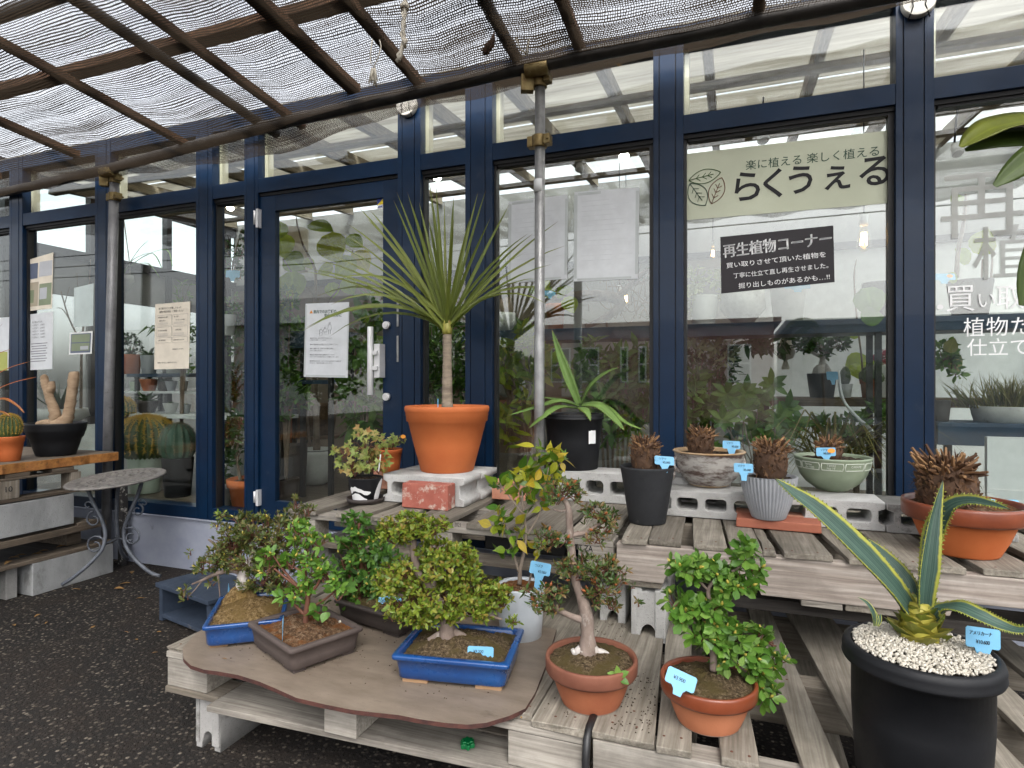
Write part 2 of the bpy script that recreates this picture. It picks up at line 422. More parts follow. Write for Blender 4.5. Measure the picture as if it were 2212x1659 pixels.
def shadenet():
    t = NT('black shade net'); uv = t.n('ShaderNodeUVMap'); sp = t.n('ShaderNodeSeparateXYZ'); t.l(uv.outputs[0], sp.inputs[0])
    warp = t.noise(t.coord((1.5, 6, 1.5)), 1.0, 4); nz2 = t.noise(t.coord((1, 1, 1)), 55, 3)
    fold = t.noise(t.coord((0.55, 11, 1)), 1.0, 6, 0.72); patch = t.noise(t.coord((1, 1, 1)), 0.9, 3)
    v = t.math('ADD', t.math('DIVIDE', sp.outputs[1], 0.0135), t.math('MULTIPLY', warp, 2.4))
    row = t.math('FLOOR', v); fv = t.math('FRACT', v)
    wn = t.n('ShaderNodeTexWhiteNoise', noise_dimensions='1D'); t.l(row, wn.inputs['W'])
    u = t.math('ADD', t.math('DIVIDE', sp.outputs[0], 0.0105), t.math('ADD', t.math('MULTIPLY', wn.outputs[0], 3.0), t.math('MULTIPLY', nz2, 1.6)))
    fu = t.math('FRACT', t.math('ADD', u, t.math('MULTIPLY', fv, 0.35)))
    dens = t.math('ADD', t.math('MULTIPLY', t.ramp(fold, [(0.40, (0, 0, 0)), (0.66, (1, 1, 1))]), t.ramp(patch, [(0.42, (0.25, 0.25, 0.25)), (0.62, (0.85, 0.85, 0.85))])), t.math('MULTIPLY', wn.outputs[0], 0.16))
    a = t.math('LESS_THAN', fv, t.math('ADD', 0.30, t.math('MULTIPLY', dens, 0.62)))
    b = t.math('LESS_THAN', fu, t.math('ADD', 0.25, t.math('MULTIPLY', dens, 0.45)))
    solid = t.math('MAXIMUM', a, b)
    d = t.bsdf((0.013, 0.011, 0.0095), 0.7, 0, None, 0.2); tl = t.n('ShaderNodeBsdfTranslucent'); tl.inputs[0].default_value = (0.035, 0.026, 0.018, 1)
    m1 = t.n('ShaderNodeMixShader', i_0=0.45); t.l(d.outputs[0], m1.inputs[1]); t.l(tl.outputs[0], m1.inputs[2])
    tr = t.n('ShaderNodeBsdfTransparent'); mx = t.n('ShaderNodeMixShader'); t.l(solid, mx.inputs[0]); t.l(tr.outputs[0], mx.inputs[1]); t.l(m1.outputs[0], mx.inputs[2])
    return t.done(mx.outputs[0])
MAT['net'] = shadenet()
def polycarb(name, col, trans, clear, dirtw=None):
    t = NT(name); v = t.coord()
    fac = t.ramp(t.noise(t.coord((0.6, 7, 1)), 2.0, 7, 0.7), [(0.3, (0.55, 0.52, 0.48)), (0.7, (1.1, 1.1, 1.08))])
    c = t.mix(1.0, col, fac, 'MULTIPLY')
    d = t.n('ShaderNodeBsdfDiffuse'); t.l(c, d.inputs[0]); tl = t.n('ShaderNodeBsdfTranslucent'); t.l(c, tl.inputs[0])
    m = t.n('ShaderNodeMixShader', i_0=trans); t.l(d.outputs[0], m.inputs[1]); t.l(tl.outputs[0], m.inputs[2])
    tr = t.n('ShaderNodeBsdfTransparent'); tr.inputs[0].default_value = (0.95, 0.96, 0.95, 1)
    m2 = t.n('ShaderNodeMixShader', i_0=clear)
    if dirtw:
        wv = t.n('ShaderNodeTexWave', wave_type='BANDS', bands_direction='Y', i_Scale=dirtw, i_Distortion=0.6); t.l(v, wv.inputs['Vector'])
        k = t.math('MULTIPLY', t.ramp(wv.outputs['Fac'], [(0.2, (0.45, 0.45, 0.45)), (0.5, (1, 1, 1))]), clear); t.l(k, m2.inputs[0])
    t.l(m.outputs[0], m2.inputs[1]); t.l(tr.outputs[0], m2.inputs[2])
    return t.done(m2.outputs[0])
MAT['poly'] = polycarb('milky roof sheet', (0.50, 0.485, 0.45), 0.72, 0.02)
MAT['polyclear'] = polycarb('clear roof sheet', (0.8, 0.8, 0.78), 0.6, 0.75)
MAT['corr'] = polycarb('dirty corrugated sheet', (0.16, 0.15, 0.13), 0.5, 0.97, 5.5)
MAT['inwall'] = grunge('pale interior panel', (0.22, 0.22, 0.215), (0.28, 0.28, 0.27), 3, 0.8, 0, 50, 0.1)
MAT['tanwall'] = grunge('tan interior panel', (0.12, 0.09, 0.06), (0.17, 0.13, 0.09), 3, 0.7, 0, 50, 0.1)
MAT['whitewall'] = plain('white interior panel', (0.62, 0.63, 0.63), 0.7)
MAT['beam'] = wood('pale roof timber', (0.24, 0.21, 0.16), (0.33, 0.29, 0.22), (0.42, 0.37, 0.29), 1, 0.5)
MAT['beamx'] = wood('pale roof purlin', (0.32, 0.28, 0.21), (0.42, 0.37, 0.28), (0.5, 0.45, 0.36), 0, 0.5)
MAT['infloor'] = wood('interior plank floor', (0.10, 0.08, 0.06), (0.16, 0.13, 0.10), (0.22, 0.185, 0.145), 0, 0.6, 0.5)

# ---------------------------------------------------------------- ground
g = MB()
n = 60
b0 = g.add([(-150, -150, 0), (150, -150, 0), (150, 150, 0), (-150, 150, 0)]); g.face((b0, b0 + 1, b0 + 2, b0 + 3))
tag(g.build('ground', 'asphalt'), kind='structure')

# ---------------------------------------------------------------- shop building
YF = 3.02; YG = 3.075; SILL = 0.352; T0, T1 = 2.447, 2.558; HEAD = 2.905; XL, XR, YB = -5.62, 2.4, 5.6
shop = thing('garden_shop', (-1.5, 3.05, 0), 'plant shop front of glass panes in navy blue frames', 'shop building')
def mullion(x0, x1, z0, z1):
    m = MB(); w = x1 - x0; gx = 0.0022
    a, b_ = x0 + w * 0.20, x0 + w * 0.74
    m.box2((x0, YF, z0), (a - gx, YG + 0.05, z1)); m.box2((a + gx, YF - 0.0015, z0), (b_ - gx, YG + 0.05, z1)); m.box2((b_ + gx, YF, z0), (x1, YG + 0.05, z1))
    m.box2((a - gx, YF + 0.006, z0), (a + gx, YG + 0.045, z1), 1); m.box2((b_ - gx, YF + 0.006, z0), (b_ + gx, YG + 0.045, z1), 1)
    m.build('mullion', ['navy', 'black'], shop, 0.0012)
MUL = [(-5.272, -5.118), (-4.319, -4.163), (-3.356, -3.215), (-1.815, -1.667), (-1.387, -1.226), (-0.368, -0.224), (0.666, 0.807), (1.62, 1.76)]
for a, b_ in MUL: mullion(a, b_, SILL, 3.0)
mullion(-2.945, -2.835, SILL, 3.0)
bays = [(-5.118, -4.319), (-4.163, -3.356), (-3.215, -2.945), (-2.835, -1.815), (-1.667, -1.387), (-1.226, -0.368), (-0.224, 0.666), (0.807, 1.62)]
bays = [(-5.62, -5.272)] + bays
for i, (a, b_) in enumerate(bays):
    tr = MB().box2((a, YF + 0.003, T0 + 0.02), (b_, YG + 0.05, T1)); tr.box2((a, YF + 0.02, T0), (b_, YG + 0.04, T0 + 0.02), 1); tr.build('transom', ['navy', 'black'], shop, 0.0012)
    hd = MB().box2((a, YF + 0.003, HEAD), (b_, YG + 0.05, 3.0)); hd.build('head_rail', 'navy', shop, 0.0012)
    # upper light with a cream inner frame
    up = MB().box2((a, YG - 0.003, T1), (b_, YG + 0.003, HEAD)); up.build('upper_pane', 'glass', shop)
    fr = MB().box2((a, YG + 0.008, T1), (a + 0.022, YG + 0.06, HEAD)); fr.build('inner_frame', 'cream', shop)
    if i == 4: continue
    z0 = SILL
    sl = MB().box2((a, YF + 0.003, SILL), (b_, YG + 0.05, SILL + 0.078)); sl.build('bottom_rail', 'navy', shop, 0.0012); z0 = SILL + 0.078
    pane = MB().box2((a, YG - 0.003, z0), (b_, YG + 0.003, T0)).build('window_pane', 'dglass' if i >= 6 else 'glass', shop)
    gk = MB(); gw = 0.012 if i < 6 else 0.022
    gk.box2((a, YF + 0.03, z0), (a + gw * (0.6 if i > 5 else 1), YG + 0.02, T0)); gk.box2((b_ - gw, YF + 0.03, z0), (b_, YG + 0.02, T0)); gk.box2((a + gw, YF + 0.03, T0 - 0.012), (b_ - gw, YG + 0.02, T0)); gk.build('gasket', 'black', shop)
# door: third bay
door = MB()
dx0, dx1, dz0, dz1 = -2.832, -1.822, SILL + 0.012, T0 - 0.004
YD = YF + 0.018
door.box2((dx0, YD, dz0), (-2.713, YD + 0.04, dz1)); door.box2((-1.925, YD, dz0), (dx1, YD + 0.04, dz1))
door.box2((-2.713, YD + 0.001, 2.345), (-1.925, YD + 0.039, dz1)); door.box2((-2.713, YD + 0.001, dz0), (-1.925, YD + 0.039, 0.51))
dd = door.build('door', 'navy', shop, 0.0015)
MB().box2((-2.713, YD + 0.018, 0.51), (-1.925, YD + 0.024, 2.345)).build('door_pane', 'glass', dd)
hx = onY(800, 780, YD - 0.07).x
zt, zb = onY(800, 706, YD - 0.07).z, onY(800, 853, YD - 0.07).z
h = MB().tube([(hx, YD - 0.07, zb), (hx, YD - 0.07, zt)], 0.0175, 16)
px = onY(826, 780, YD).x
for vz in (763, 796):
    z = onY(815, vz, YD - 0.02).z; h.box2((hx, YD - 0.078, z - 0.012), (px + 0.012, YD - 0.06, z + 0.012))
h.box2((px - 0.018, YD - 0.062, onY(826, 816, YD).z), (px + 0.02, YD - 0.001, onY(826, 744, YD).z)); h.build('pull_handle', 'alu', dd, 0.002)
for vz in (703, 857):
    p = onY(837, vz, YD); MB().tube([p, p + Vector((0, -0.022, 0))], 0.022, 20).tube([p + Vector((0, -0.02, 0)), p + Vector((0, -0.03, 0))], 0.015, 16).build('door_lock', 'alu', dd)
for va, vb_ in ((452, 492), (1058, 1092)):
    z0, z1 = onY(556, vb_, YF).z, onY(556, va, YF).z
    MB().box2((-2.84, YF - 0.012, z0), (-2.822, YF + 0.018, z1)).tube([(-2.852, YF - 0.008, z0 + 0.02), (-2.852, YF - 0.008, z1 - 0.01)], 0.008, 10).build('hinge', 'alu', dd)
for va in (672, 748): # strike plates on the jamb
    z = onY(856, va, YF).z; MB().box2((-1.818, YF - 0.006, z - 0.09), (-1.806, YF + 0.01, z + 0.06)).build('strike_plate', 'steel', shop)
MB().box2((XL, YF + 0.012, 0), (XR, YG + 0.06, SILL - 0.012)).box2((XL, YF - 0.004, SILL - 0.012), (XR, YG + 0.06, SILL)).build('plinth', 'plinth', shop, 0.003)
# inside shell
FL = SILL + 0.03
MB().box2((XL, YG + 0.06, 0.2), (XR, YB, FL)).build('floor_boards', 'infloor', shop)
def ceil_z(y): return 2.96 + 0.079 * (y - 3.1)
def roofstrip(y0, y1, mat, name):
    m = MB(); b = m.add([(XL, y0, ceil_z(y0) + 0.06), (XR, y0, ceil_z(y0) + 0.06), (XR, y1, ceil_z(y1) + 0.06), (XL, y1, ceil_z(y1) + 0.06)])
    b2 = m.add([(XL, y0, ceil_z(y0) + 0.066), (XR, y0, ceil_z(y0) + 0.066), (XR, y1, ceil_z(y1) + 0.066), (XL, y1, ceil_z(y1) + 0.066)])
    m.face((b, b + 3, b + 2, b + 1)); m.face((b2, b2 + 1, b2 + 2, b2 + 3))
    for i in range(4): m.face((b + i, b + (i + 1) % 4, b2 + (i + 1) % 4, b2 + i))
    m.build(name, mat, shop)
roofstrip(3.05, 4.02, 'poly', 'roof_sheet'); roofstrip(4.06, 5.12, 'poly', 'roof_sheet'); roofstrip(5.14, 5.6, 'polyclear', 'skylight_strip')
for k in range(15):
    x = XL + 0.05 + k * 0.545
    m = MB(); z0, z1 = ceil_z(3.1), ceil_z(5.6); w = 0.024
    b = m.add([(x - w, 3.1, z0 - 0.05), (x + w, 3.1, z0 - 0.05), (x + w, 3.1, z0 + 0.04), (x - w, 3.1, z0 + 0.04), (x - w, 5.58, z1 - 0.05), (x + w, 5.58, z1 - 0.05), (x + w, 5.58, z1 + 0.04), (x - w, 5.58, z1 + 0.04)])
    for q in ((0, 3, 2, 1), (4, 5, 6, 7), (0, 1, 5, 4), (1, 2, 6, 5), (2, 3, 7, 6), (3, 0, 4, 7)): m.face([b + i for i in q])
    m.build('roof_beam', 'beam', shop)
for y in (3.55, 4.05, 4.6, 5.12):
    MB().box2((XL, y - 0.03, ceil_z(y) - 0.085), (XR, y + 0.03, ceil_z(y) - 0.052)).build('roof_purlin', 'beamx', shop)
# back wall: grey upper panel, dark rail, tan lower panel on the left, white to the right
def backwall(x0, x1, z0, z1, mat, y=YB, name='back_wall', d=0.05):
    return MB().box2((x0, y, z0), (x1, y + d, z1)).build(name, mat, shop)
backwall(XL, XR, 2.42, ceil_z(YB) - 0.01, 'inwall'); MB().box2((XL, YB - 0.03, 2.36), (XR, YB + 0.05, 2.42)).build('wall_rail', 'black', shop)
backwall(XL, -1.55, FL, 2.36, 'tanwall'); backwall(-1.55, 0.0, FL, 2.36, 'inwall'); backwall(0.0, XR, FL, 2.36, 'whitewall')
# left end wall: dark panel under a clerestory, bright sheet below
MB().box2((XL - 0.05, YG + 0.06, 2.05), (XL, YB, 2.38)).build('end_wall', 'inwall', shop)
MB().box2((XL - 0.012, YG + 0.06, FL), (XL, YB, 2.05)).build('end_sheet', 'polyclear', shop)
for y in (3.2, 3.9, 4.7, 5.5): MB().box2((XL - 0.04, y - 0.03, FL), (XL + 0.03, y + 0.03, ceil_z(y))).build('end_post', 'black', shop)
MB().box2((XL - 0.03, YG + 0.06, 2.38), (XL + 0.04, YB, 2.46)).box2((XL - 0.03, YG + 0.06, 3.0), (XL + 0.04, YB, 3.1)).build('end_rail', 'black', shop)
MB().box2((XL - 0.008, YG + 0.06, 2.46), (XL - 0.002, YB, 3.0)).build('end_pane', 'glass', shop)
# right end: glazed gable
MB().box2((XR, YG + 0.06, 2.1), (XR + 0.006, YB, 3.2)).box2((XR, YG + 0.06, 1.0), (XR + 0.006, YB, 2.04)).build('end_pane', 'glass', shop)
MB().box2((XR - 0.012, YG + 0.06, FL), (XR, YB, 0.98)).build('end_sheet', 'polyclear', shop)
for y in (3.6, 4.4, 5.2): MB().box2((XR - 0.03, y - 0.03, FL), (XR + 0.04, y + 0.03, ceil_z(y))).build('end_post', 'black', shop)
MB().box2((XR - 0.03, YG + 0.06, 2.04), (XR + 0.04, YB, 2.1)).box2((XR - 0.03, YG + 0.06, 0.98), (XR + 0.04, YB, 1.03)).build('end_rail', 'black', shop)

# ---------------------------------------------------------------- canopy of pipes, rafters, net
PZ = [(-6.2, 2.73), (-2.44, 2.72), (-0.975, 2.732), (0.136, 2.738), (2.4, 2.75)]
PY = [(-6.2, 3.0), (-5.2, 2.98), (-4.03, 2.905), (-2.44, 2.72), (-0.975, 2.655), (0.136, 2.65), (2.4, 2.65)]
EZ = [(-6.2, 2.70), (-4.06, 2.682), (-2.61, 2.652), (-1.77, 2.776), (-1.2, 2.786), (-0.21, 2.829), (0.59, 2.844), (2.4, 2.87)]
def lerp(tab, x):
    for (a, za), (b, zb) in zip(tab, tab[1:]):
        if x <= b: return za + (zb - za) * max(0, (x - a)) / (b - a)
    return tab[-1][1]
def raf_z(x, y): return lerp(PZ, x) + 0.045 + 0.09 * (2.65 - y)
canopy = thing('shade_canopy', (-0.86, 2.7, 0), 'pipe frame canopy with brown rafters in front of the shop', 'canopy')
MB().tube([(x, lerp(PY, x), lerp(PZ, x)) for x in (-6.2, -5.2, -4.5, -4.03, -3.2, -2.44, -1.7, -0.975, 0.136, 1.2, 2.4)], 0.033, 14).build('eaves_pipe', 'blackpipe', canopy)
for u, top in ((1165, 1), (228, 0)):
    y = 2.70 if top else 2.945
    x = onY(u, 900, y).x; x2 = x if top else onY(247, 900, y).x; zt = lerp(PZ, x) - 0.03
    lean = (onY(1170, 200, y).x - x) if top else 0.0
    MB().tube([(x, y, 0.7 if top else 0.0), (x * .6 + x2 * .4, y, 1.2), (x2 + 0.004, y, zt)], 0.0243 if top else 0.031, 20).build('post', 'steel' if top else 'dullsteel', canopy); x = x2
    for zz, s in ((zt - 0.02, 1.25), (zt - 0.31 if top else zt - 0.15, 1.0)):
        c = MB(); c.tube([(x, y, zz - 0.028 * s), (x, y, zz + 0.028 * s)], 0.037, 14)
        c.box((x + 0.045, y - 0.01, zz), (0.03, 0.05, 0.045)); c.tube([(x + 0.05, y - 0.045, zz), (x + 0.05, y + 0.03, zz)], 0.007, 8); c.box((x - 0.042, y, zz), (0.025, 0.045, 0.05))
        if s > 1.1: c.tube([(x - 0.05, y - 0.05, zz + 0.03), (x + 0.06, y - 0.05, zz + 0.03)], 0.034, 12); c.box((x - 0.05, y - 0.03, zz - 0.02), (0.06, 0.04, 0.08), 0.4)
        c.build('pipe_clamp', 'clamp', canopy, 0.003)
    if top:
        zz = zt - 0.52; MB().tube([(x, y, zz - 0.03), (x, y, zz + 0.03)], 0.0262, 16).build('tape_wrap', 'whitewall', canopy)
def rafter(x, y0, y1, kind, w=0.045, hh=0.04):
    m = MB(); dx = rnd(-0.02, 0.02)
    if kind == 'pipe': m.tube([(x + dx, y0, raf_z(x, y0)), (x, y1, raf_z(x, y1))], 0.027, 12); m.build('rafter_pipe', 'blackpipe', canopy)
    else:
        a = w / 2; p = [(x + dx, y0, raf_z(x, y0)), (x, y1, raf_z(x, y1))]
        b = m.add([(q[0] + sx * a, q[1], q[2] + sz * hh / 2) for q in p for sx, sz in ((-1, -1), (1, -1), (1, 1), (-1, 1))])
        for i in range(4): m.face((b + i, b + (i + 1) % 4, b + 4 + (i + 1) % 4, b + 4 + i))
        m.face((b, b + 1, b + 2, b + 3)); m.face((b + 4, b + 7, b + 6, b + 5))
        m.build('rafter', 'rafter', canopy, 0.004)
Y0 = -0.7
for x, y1, k, w in ((-5.0, 2.8, 'w', .045), (-4.06, 2.72, 'w', .06), (-3.21, 2.86, 'w', .045), (-2.56, 2.88, 'pipe', 0), (-2.34, 2.84, 'w', .042), (-1.835, 2.62, 'w', .075), (-1.485, 2.76, 'w', .05), (-0.95, 2.80, 'pipe', 0), (-0.65, 2.74, 'w', .045), (0.1, 2.66, 'w', .045), (0.75, 2.75, 'pipe', 0), (1.4, 2.7, 'w', .045), (2.2, 2.7, 'w', .045)):
    rafter(x, Y0, y1, k, w or .045)
MB().tube([(-6.2, 1.78, 2.93), (2.4, 1.78, 2.98)], 0.03, 12).build('cross_pipe', 'blackpipe', canopy)
MB().tube([(-6.2, 0.1, 3.05), (2.4, 0.1, 3.12)], 0.03, 12).build('cross_pipe', 'blackpipe', canopy)
for y, z in ((2.15, 2.86), (1.15, 2.95), (0.2, 3.05)):
    MB().box((-1.9, y, z + 0.02), (8.6, 0.08, 0.045)).build('purlin', 'rafter', canopy, 0.004)
# net under the rafters: one draped sheet
net = MB(); nx, ny = 86, 60; rows = []
xs = [-6.2 + 8.6 * i / nx for i in range(nx + 1)]
rafx = [-5.0, -4.06, -3.21, -2.56, -2.34, -1.835, -1.485, -0.95, -0.65, 0.1, 0.75, 1.4, 2.2]
for j in range(ny + 1):
    y = -0.75 + 3.70 * j / ny
    r = []
    for x in xs:
        z = lerp(PZ, x) + 0.045 + 0.09 * (2.65 - y) - 0.034
        dmin = min(abs(x - q) for q in rafx); z -= 0.03 * min(1, dmin / 0.3) * (1 + 0.4 * sin(9 * x + 3 * y))
        z += 0.006 * sin(31 * y + 5 * x) + 0.004 * sin(57 * y - 7 * x)
        if y > 2.55:
            q = (y - 2.55) / 0.4; zn = lerp(PZ, x) - 0.03
            z = zn * (1 - q) + (lerp(EZ, x) + 0.01 * sin(11 * x)) * q if q > 0.25 else z * (1 - q / .25) + (q / .25) * (zn * 0.75 + 0.25 * lerp(EZ, x))
        r.append((x, y, z))
    rows.append(net.add(r))
for j in range(ny):
    for i in range(nx):
        uv = [(xs[a] + 7, -0.75 + 3.7 * b / ny) for a, b in ((i, j), (i + 1, j), (i + 1, j + 1), (i, j + 1))]
        net.face((rows[j] + i, rows[j] + i + 1, rows[j + 1] + i + 1, rows[j + 1] + i), 0, uv, True)
o = net.build('shade_net', 'net'); tag(o, 'black knitted shade net stretched under the canopy rafters', 'net')

# round white plates wired to two shop mullions under the net
MAT['ceramic'] = grunge('stained white plastic', (0.48, 0.46, 0.40), (0.62, 0.60, 0.54), 12, 0.45, 0, 60, 0.1, dirt=((0.25, 0.22, 0.17), 14, 0.6))
MAT['rope'] = grunge('off white rope', (0.42, 0.38, 0.31), (0.58, 0.54, 0.46), 40, 0.9, 0, 200, 0.6)
for (u, v, lab) in ((877, 226, 'round white plate half hidden by the net on the mullion right of the door'), (1985, 2, 'round white plate tied with wire high on the rightmost mullion')):
    p = onY(u, v, YF - 0.03); t_ = thing('round_plate', p, lab, 'plate', 'round plates on the shop mullions')
    m = MB(); m.tube([p + Vector((0, 0.028, 0)), p + Vector((0, 0.012, 0)), p + Vector((0, -0.006, 0)), p], [0.062, 0.066, 0.060, 0.05], 28); m.build('disc', 'ceramic', t_, 0.003)
    w = MB()
    for a in (-0.02, 0.02): w.tube([p + Vector((a, -0.004, 0.012)), p + Vector((a * 1.3, -0.014, -0.005)), p + Vector((a * 1.1, -0.006, -0.022)), p + Vector((a * 2, 0.0, -0.075))], 0.0028, 6)
    w.build('wire', 'black', t_)
# knotted rope and little tassel
def rope(name, pts, r, lab, knots, strands=2):
    t_ = MB(); P = [Vector(p) for p in pts]
    for s in range(strands):
        q = [p + Vector((0.006 * cos(i * 2.2 + pi * s), 0.006 * sin(i * 2.2 + pi * s), 0)) for i, p in enumerate(P)]
        t_.tube(q, r, 7)
    for k in knots:
        c = P[k]
        for a in range(3):
            ax = rvec(); e1 = ax.orthogonal().normalized(); e2 = ax.cross(e1)
            t_.tube([c + (e1 * cos(x * pi / 4) + e2 * sin(x * pi / 4)) * r * 1.9 for x in range(9)], r, 7)
    o = t_.build(name, 'rope'); return tag(o, lab, 'rope')
pr = [atD(u, v, 2.15) for u, v in ((876, -30), (875, 0), (874, 15), (873, 30), (872, 45), (871, 60), (870, 75), (873, 92), (868, 105), (863, 120), (860, 132))]
rope('hanging_rope', pr, 0.0062, 'thick knotted white rope hanging down from the canopy rafters', (2, 7))
pr = [atD(u, v, 2.45) for u, v in ((802, 85), (801, 110), (803, 135), (806, 150), (810, 140), (818, 128), (820, 100), (822, 85))]
o = rope('tassel_ornament', pr, 0.0022, 'thin cord loop with a frayed white tassel under the canopy', (), 1)
ts = MB()
for k in range(14): 
    a = atD(806 + rnd(-3, 4), 148, 2.45); ts.tube([a, a + Vector((rnd(-.012, .012), rnd(-.01, .01), -0.03)), a + Vector((rnd(-.015, .02), rnd(-.01, .01), -rnd(.05, .075)))], 0.0035, 5)
ts.build('tassel', 'rope', o)
pr = [atD(u, v, 2.45) for u, v in ((1141, 85), (1140, 100), (1141, 112), (1137, 116), (1128, 108), (1120, 96), (1112, 82))]
rope('looped_cord', pr, 0.0035, 'short white cord looped round the black rafter pipe', (), 1)
# hanging dry seed pod
p = atD(1058, 98, 2.4); MB().tube([p + Vector((0.02, 0, 0.05)), p + Vector((0.012, 0, 0.02)), p, p + Vector((-0.02, 0, -0.025)), p + Vector((-0.024, 0, -0.035))], [0.002, 0.01, 0.018, 0.014, 0.004], 8, wob=.15).build('dry_pod', 'rafter')
tag(bpy.data.objects['dry_pod'], 'small dark dry pod caught in the net beside the black rafter', 'seed pod')

# ---------------------------------------------------------------- street behind the camera, seen only in the glass
MAT['pink'] = grunge('pink tiled wall', (0.36, 0.19, 0.16), (0.42, 0.23, 0.19), 2, 0.8, 0, 20, 0.2)
MAT['roofgrey'] = plain('grey roof', (0.25, 0.26, 0.28), 0.6)
MAT['darkglass'] = plain('dark window', (0.02, 0.025, 0.03), 0.1)
MAT['whitepaint'] = plain('white paint', (0.75, 0.75, 0.73), 0.4)
pb = thing('pink_building', (-2.5, -14, 0), 'pink tiled block across the street reflected in the shop glass', 'building')
MB().box2((-6.2, -22, 0), (1.2, -14, 3.15)).build('wall', 'pink', pb); MB().box2((-6.4, -22.2, 3.15), (1.4, -13.8, 3.3)).build('roof', 'pink', pb)
for x in (-5.6, -4.6, -3.4, -2.8, -2.2, -1.5, 0.2):
    w = 0.26 if -4 < x < 0 else 0.7
    f = MB().box2((x - w / 2, -14.0, 1.3), (x + w / 2, -13.95, 2.5)).build('window', 'whitepaint', pb)
    MB().box2((x - w / 2 + .05, -13.95, 1.35), (x + w / 2 - .05, -13.94, 1.87)).box2((x - w / 2 + .05, -13.95, 1.93), (x + w / 2 - .05, -13.94, 2.45)).build('pane', 'darkglass', f)
MAT['shed'] = grunge('grey green cladding', (0.12, 0.13, 0.13), (0.17, 0.18, 0.175), 2, 0.7, 0, 20, 0.2)
hb = thing('white_house', (-19, -13, 0), 'pale house with grey roof across the street reflected in the left panes', 'building')
MB().box2((-26, -20, 0), (-15.5, -13, 3.6)).build('wall', 'whitepaint', hb); MB().poly([(-20.4, 3.6), (-12.6, 3.6), (-16.5, 5.2)], -26.3, -15.2, frame=lambda x, y, h: Vector((h, x, y))).build('roof', 'roofgrey', hb)
for x in (-24, -21, -18): MB().box2((x - .5, -13, 1.2), (x + .5, -12.95, 2.6)).build('window', 'darkglass', hb)
sh = thing('low_warehouse', (6, -15, 0), 'low grey warehouse across the street reflected in the right hand panes', 'building')
MB().box2((1.8, -22, 0), (15, -15, 3.1)).build('wall', 'shed', sh); MB().box2((1.6, -22.2, 3.1), (15.2, -14.8, 3.3)).build('roof', 'roofgrey', sh)
for x in (4, 7, 10): MB().box2((x - .9, -15, 0), (x + .9, -14.95, 2.3)).build('shutter', 'roofgrey', sh)
MAT['street_leaf'] = leafmat('street tree leaf', [(0.012, 0.03, 0.008), (0.025, 0.05, 0.012), (0.05, 0.075, 0.02)], 0.5, 0.3)
MAT['street_bark'] = plain('street tree bark', (0.06, 0.045, 0.035), 0.9)
for i, (x, y, hh, lab) in enumerate(((-8.2, -11, 3.6, 'broad dark tree beside the pink building reflected in the shop door'), (-11, -12.5, 4.4, 'tall dark tree across the street reflected behind the narrow pane'), (-13.6, -11.5, 3.4, 'round dark tree near the pale house reflected in the second pane'), (-6.4, -10.2, 2.4, 'low dark shrub in front of the pink building reflected by the sword leaves'), (3.3, -9.8, 1.7, 'low hedge bush before the warehouse reflected in the banner pane'))):
    t = thing('street_tree', (x, y, 0), lab, 'tree'); MB().tube([(x, y, 0), (x + .1, y, hh * .3), (x, y, hh * .7)], [.16, .12, .05], 8).build('trunk', 'street_bark', t)
    m = MB()
    for k in range(1500):
        q = rvec() * rnd(.35, 1) ** .5; a = q.x * hh * .45; p = Vector((x + a + .25 * sin(6 * q.z), y + q.y * hh * .4, hh * .6 + q.z * hh * .42)); m.leaf(p, rvec(), rvec(), rnd(.12, .3), .14, .3, .2, (0, 1, .7, 0))
    m.build('crown', 'street_leaf', t)
po = thing('utility_pole', (7.2, -9.5, 0), 'concrete utility pole with wires reflected in the right panes', 'utility pole')
MB().tube([(7.2, -9.5, 0), (7.2, -9.5, 8.5)], [0.17, 0.11], 14).build('pole', 'plinth', po)
wr = MB()
for z in (5.2, 5.6, 6.0, 7.2, 7.5): wr.tube([(-30, -9.6, z + 0.3), (-12, -9.5, z - 0.15), (7.2, -9.5, z), (30, -9.6, z + .2)], 0.018, 5)
wr.build('wires', 'black', po); MB().box((7.2, -9.4, 7.0), (1.6, .1, .1)).box((7.2, -9.4, 5.9), (1.3, .1, .1)).build('cross_arm', 'steel', po)
# ---------------------------------------------------------------- materials for the display
MAT['woodx'] = wood('weathered grey wood across', (0.17, 0.145, 0.115), (0.27, 0.24, 0.20), (0.40, 0.365, 0.31), 0, 1.0)
MAT['woody'] = wood('weathered grey wood', (0.165, 0.147, 0.12), (0.265, 0.242, 0.205), (0.385, 0.358, 0.31), 1, 1.0)
MAT['woodz'] = wood('weathered end wood', (0.18, 0.155, 0.125), (0.30, 0.265, 0.22), (0.42, 0.385, 0.33), 2, 1.0)
MAT['grainx'] = wood('strong grained pale wood', (0.36, 0.30, 0.26), (0.56, 0.50, 0.45), (0.68, 0.63, 0.58), 0, 1.4, 0.85, 0.35)
MAT['palex'] = wood('pale pallet wood', (0.27, 0.25, 0.222), (0.385, 0.36, 0.322), (0.49, 0.465, 0.42), 0, 0.8)
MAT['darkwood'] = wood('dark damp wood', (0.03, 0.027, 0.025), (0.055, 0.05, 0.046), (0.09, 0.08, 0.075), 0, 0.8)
MAT['concrete'] = grunge('pale concrete block', (0.36, 0.355, 0.34), (0.52, 0.515, 0.50), 6, 0.92, 0, 150, 0.8, dirt=((0.22, 0.21, 0.195), 9, 0.6), speck=((0.16, 0.155, 0.15), 260, 0.66))
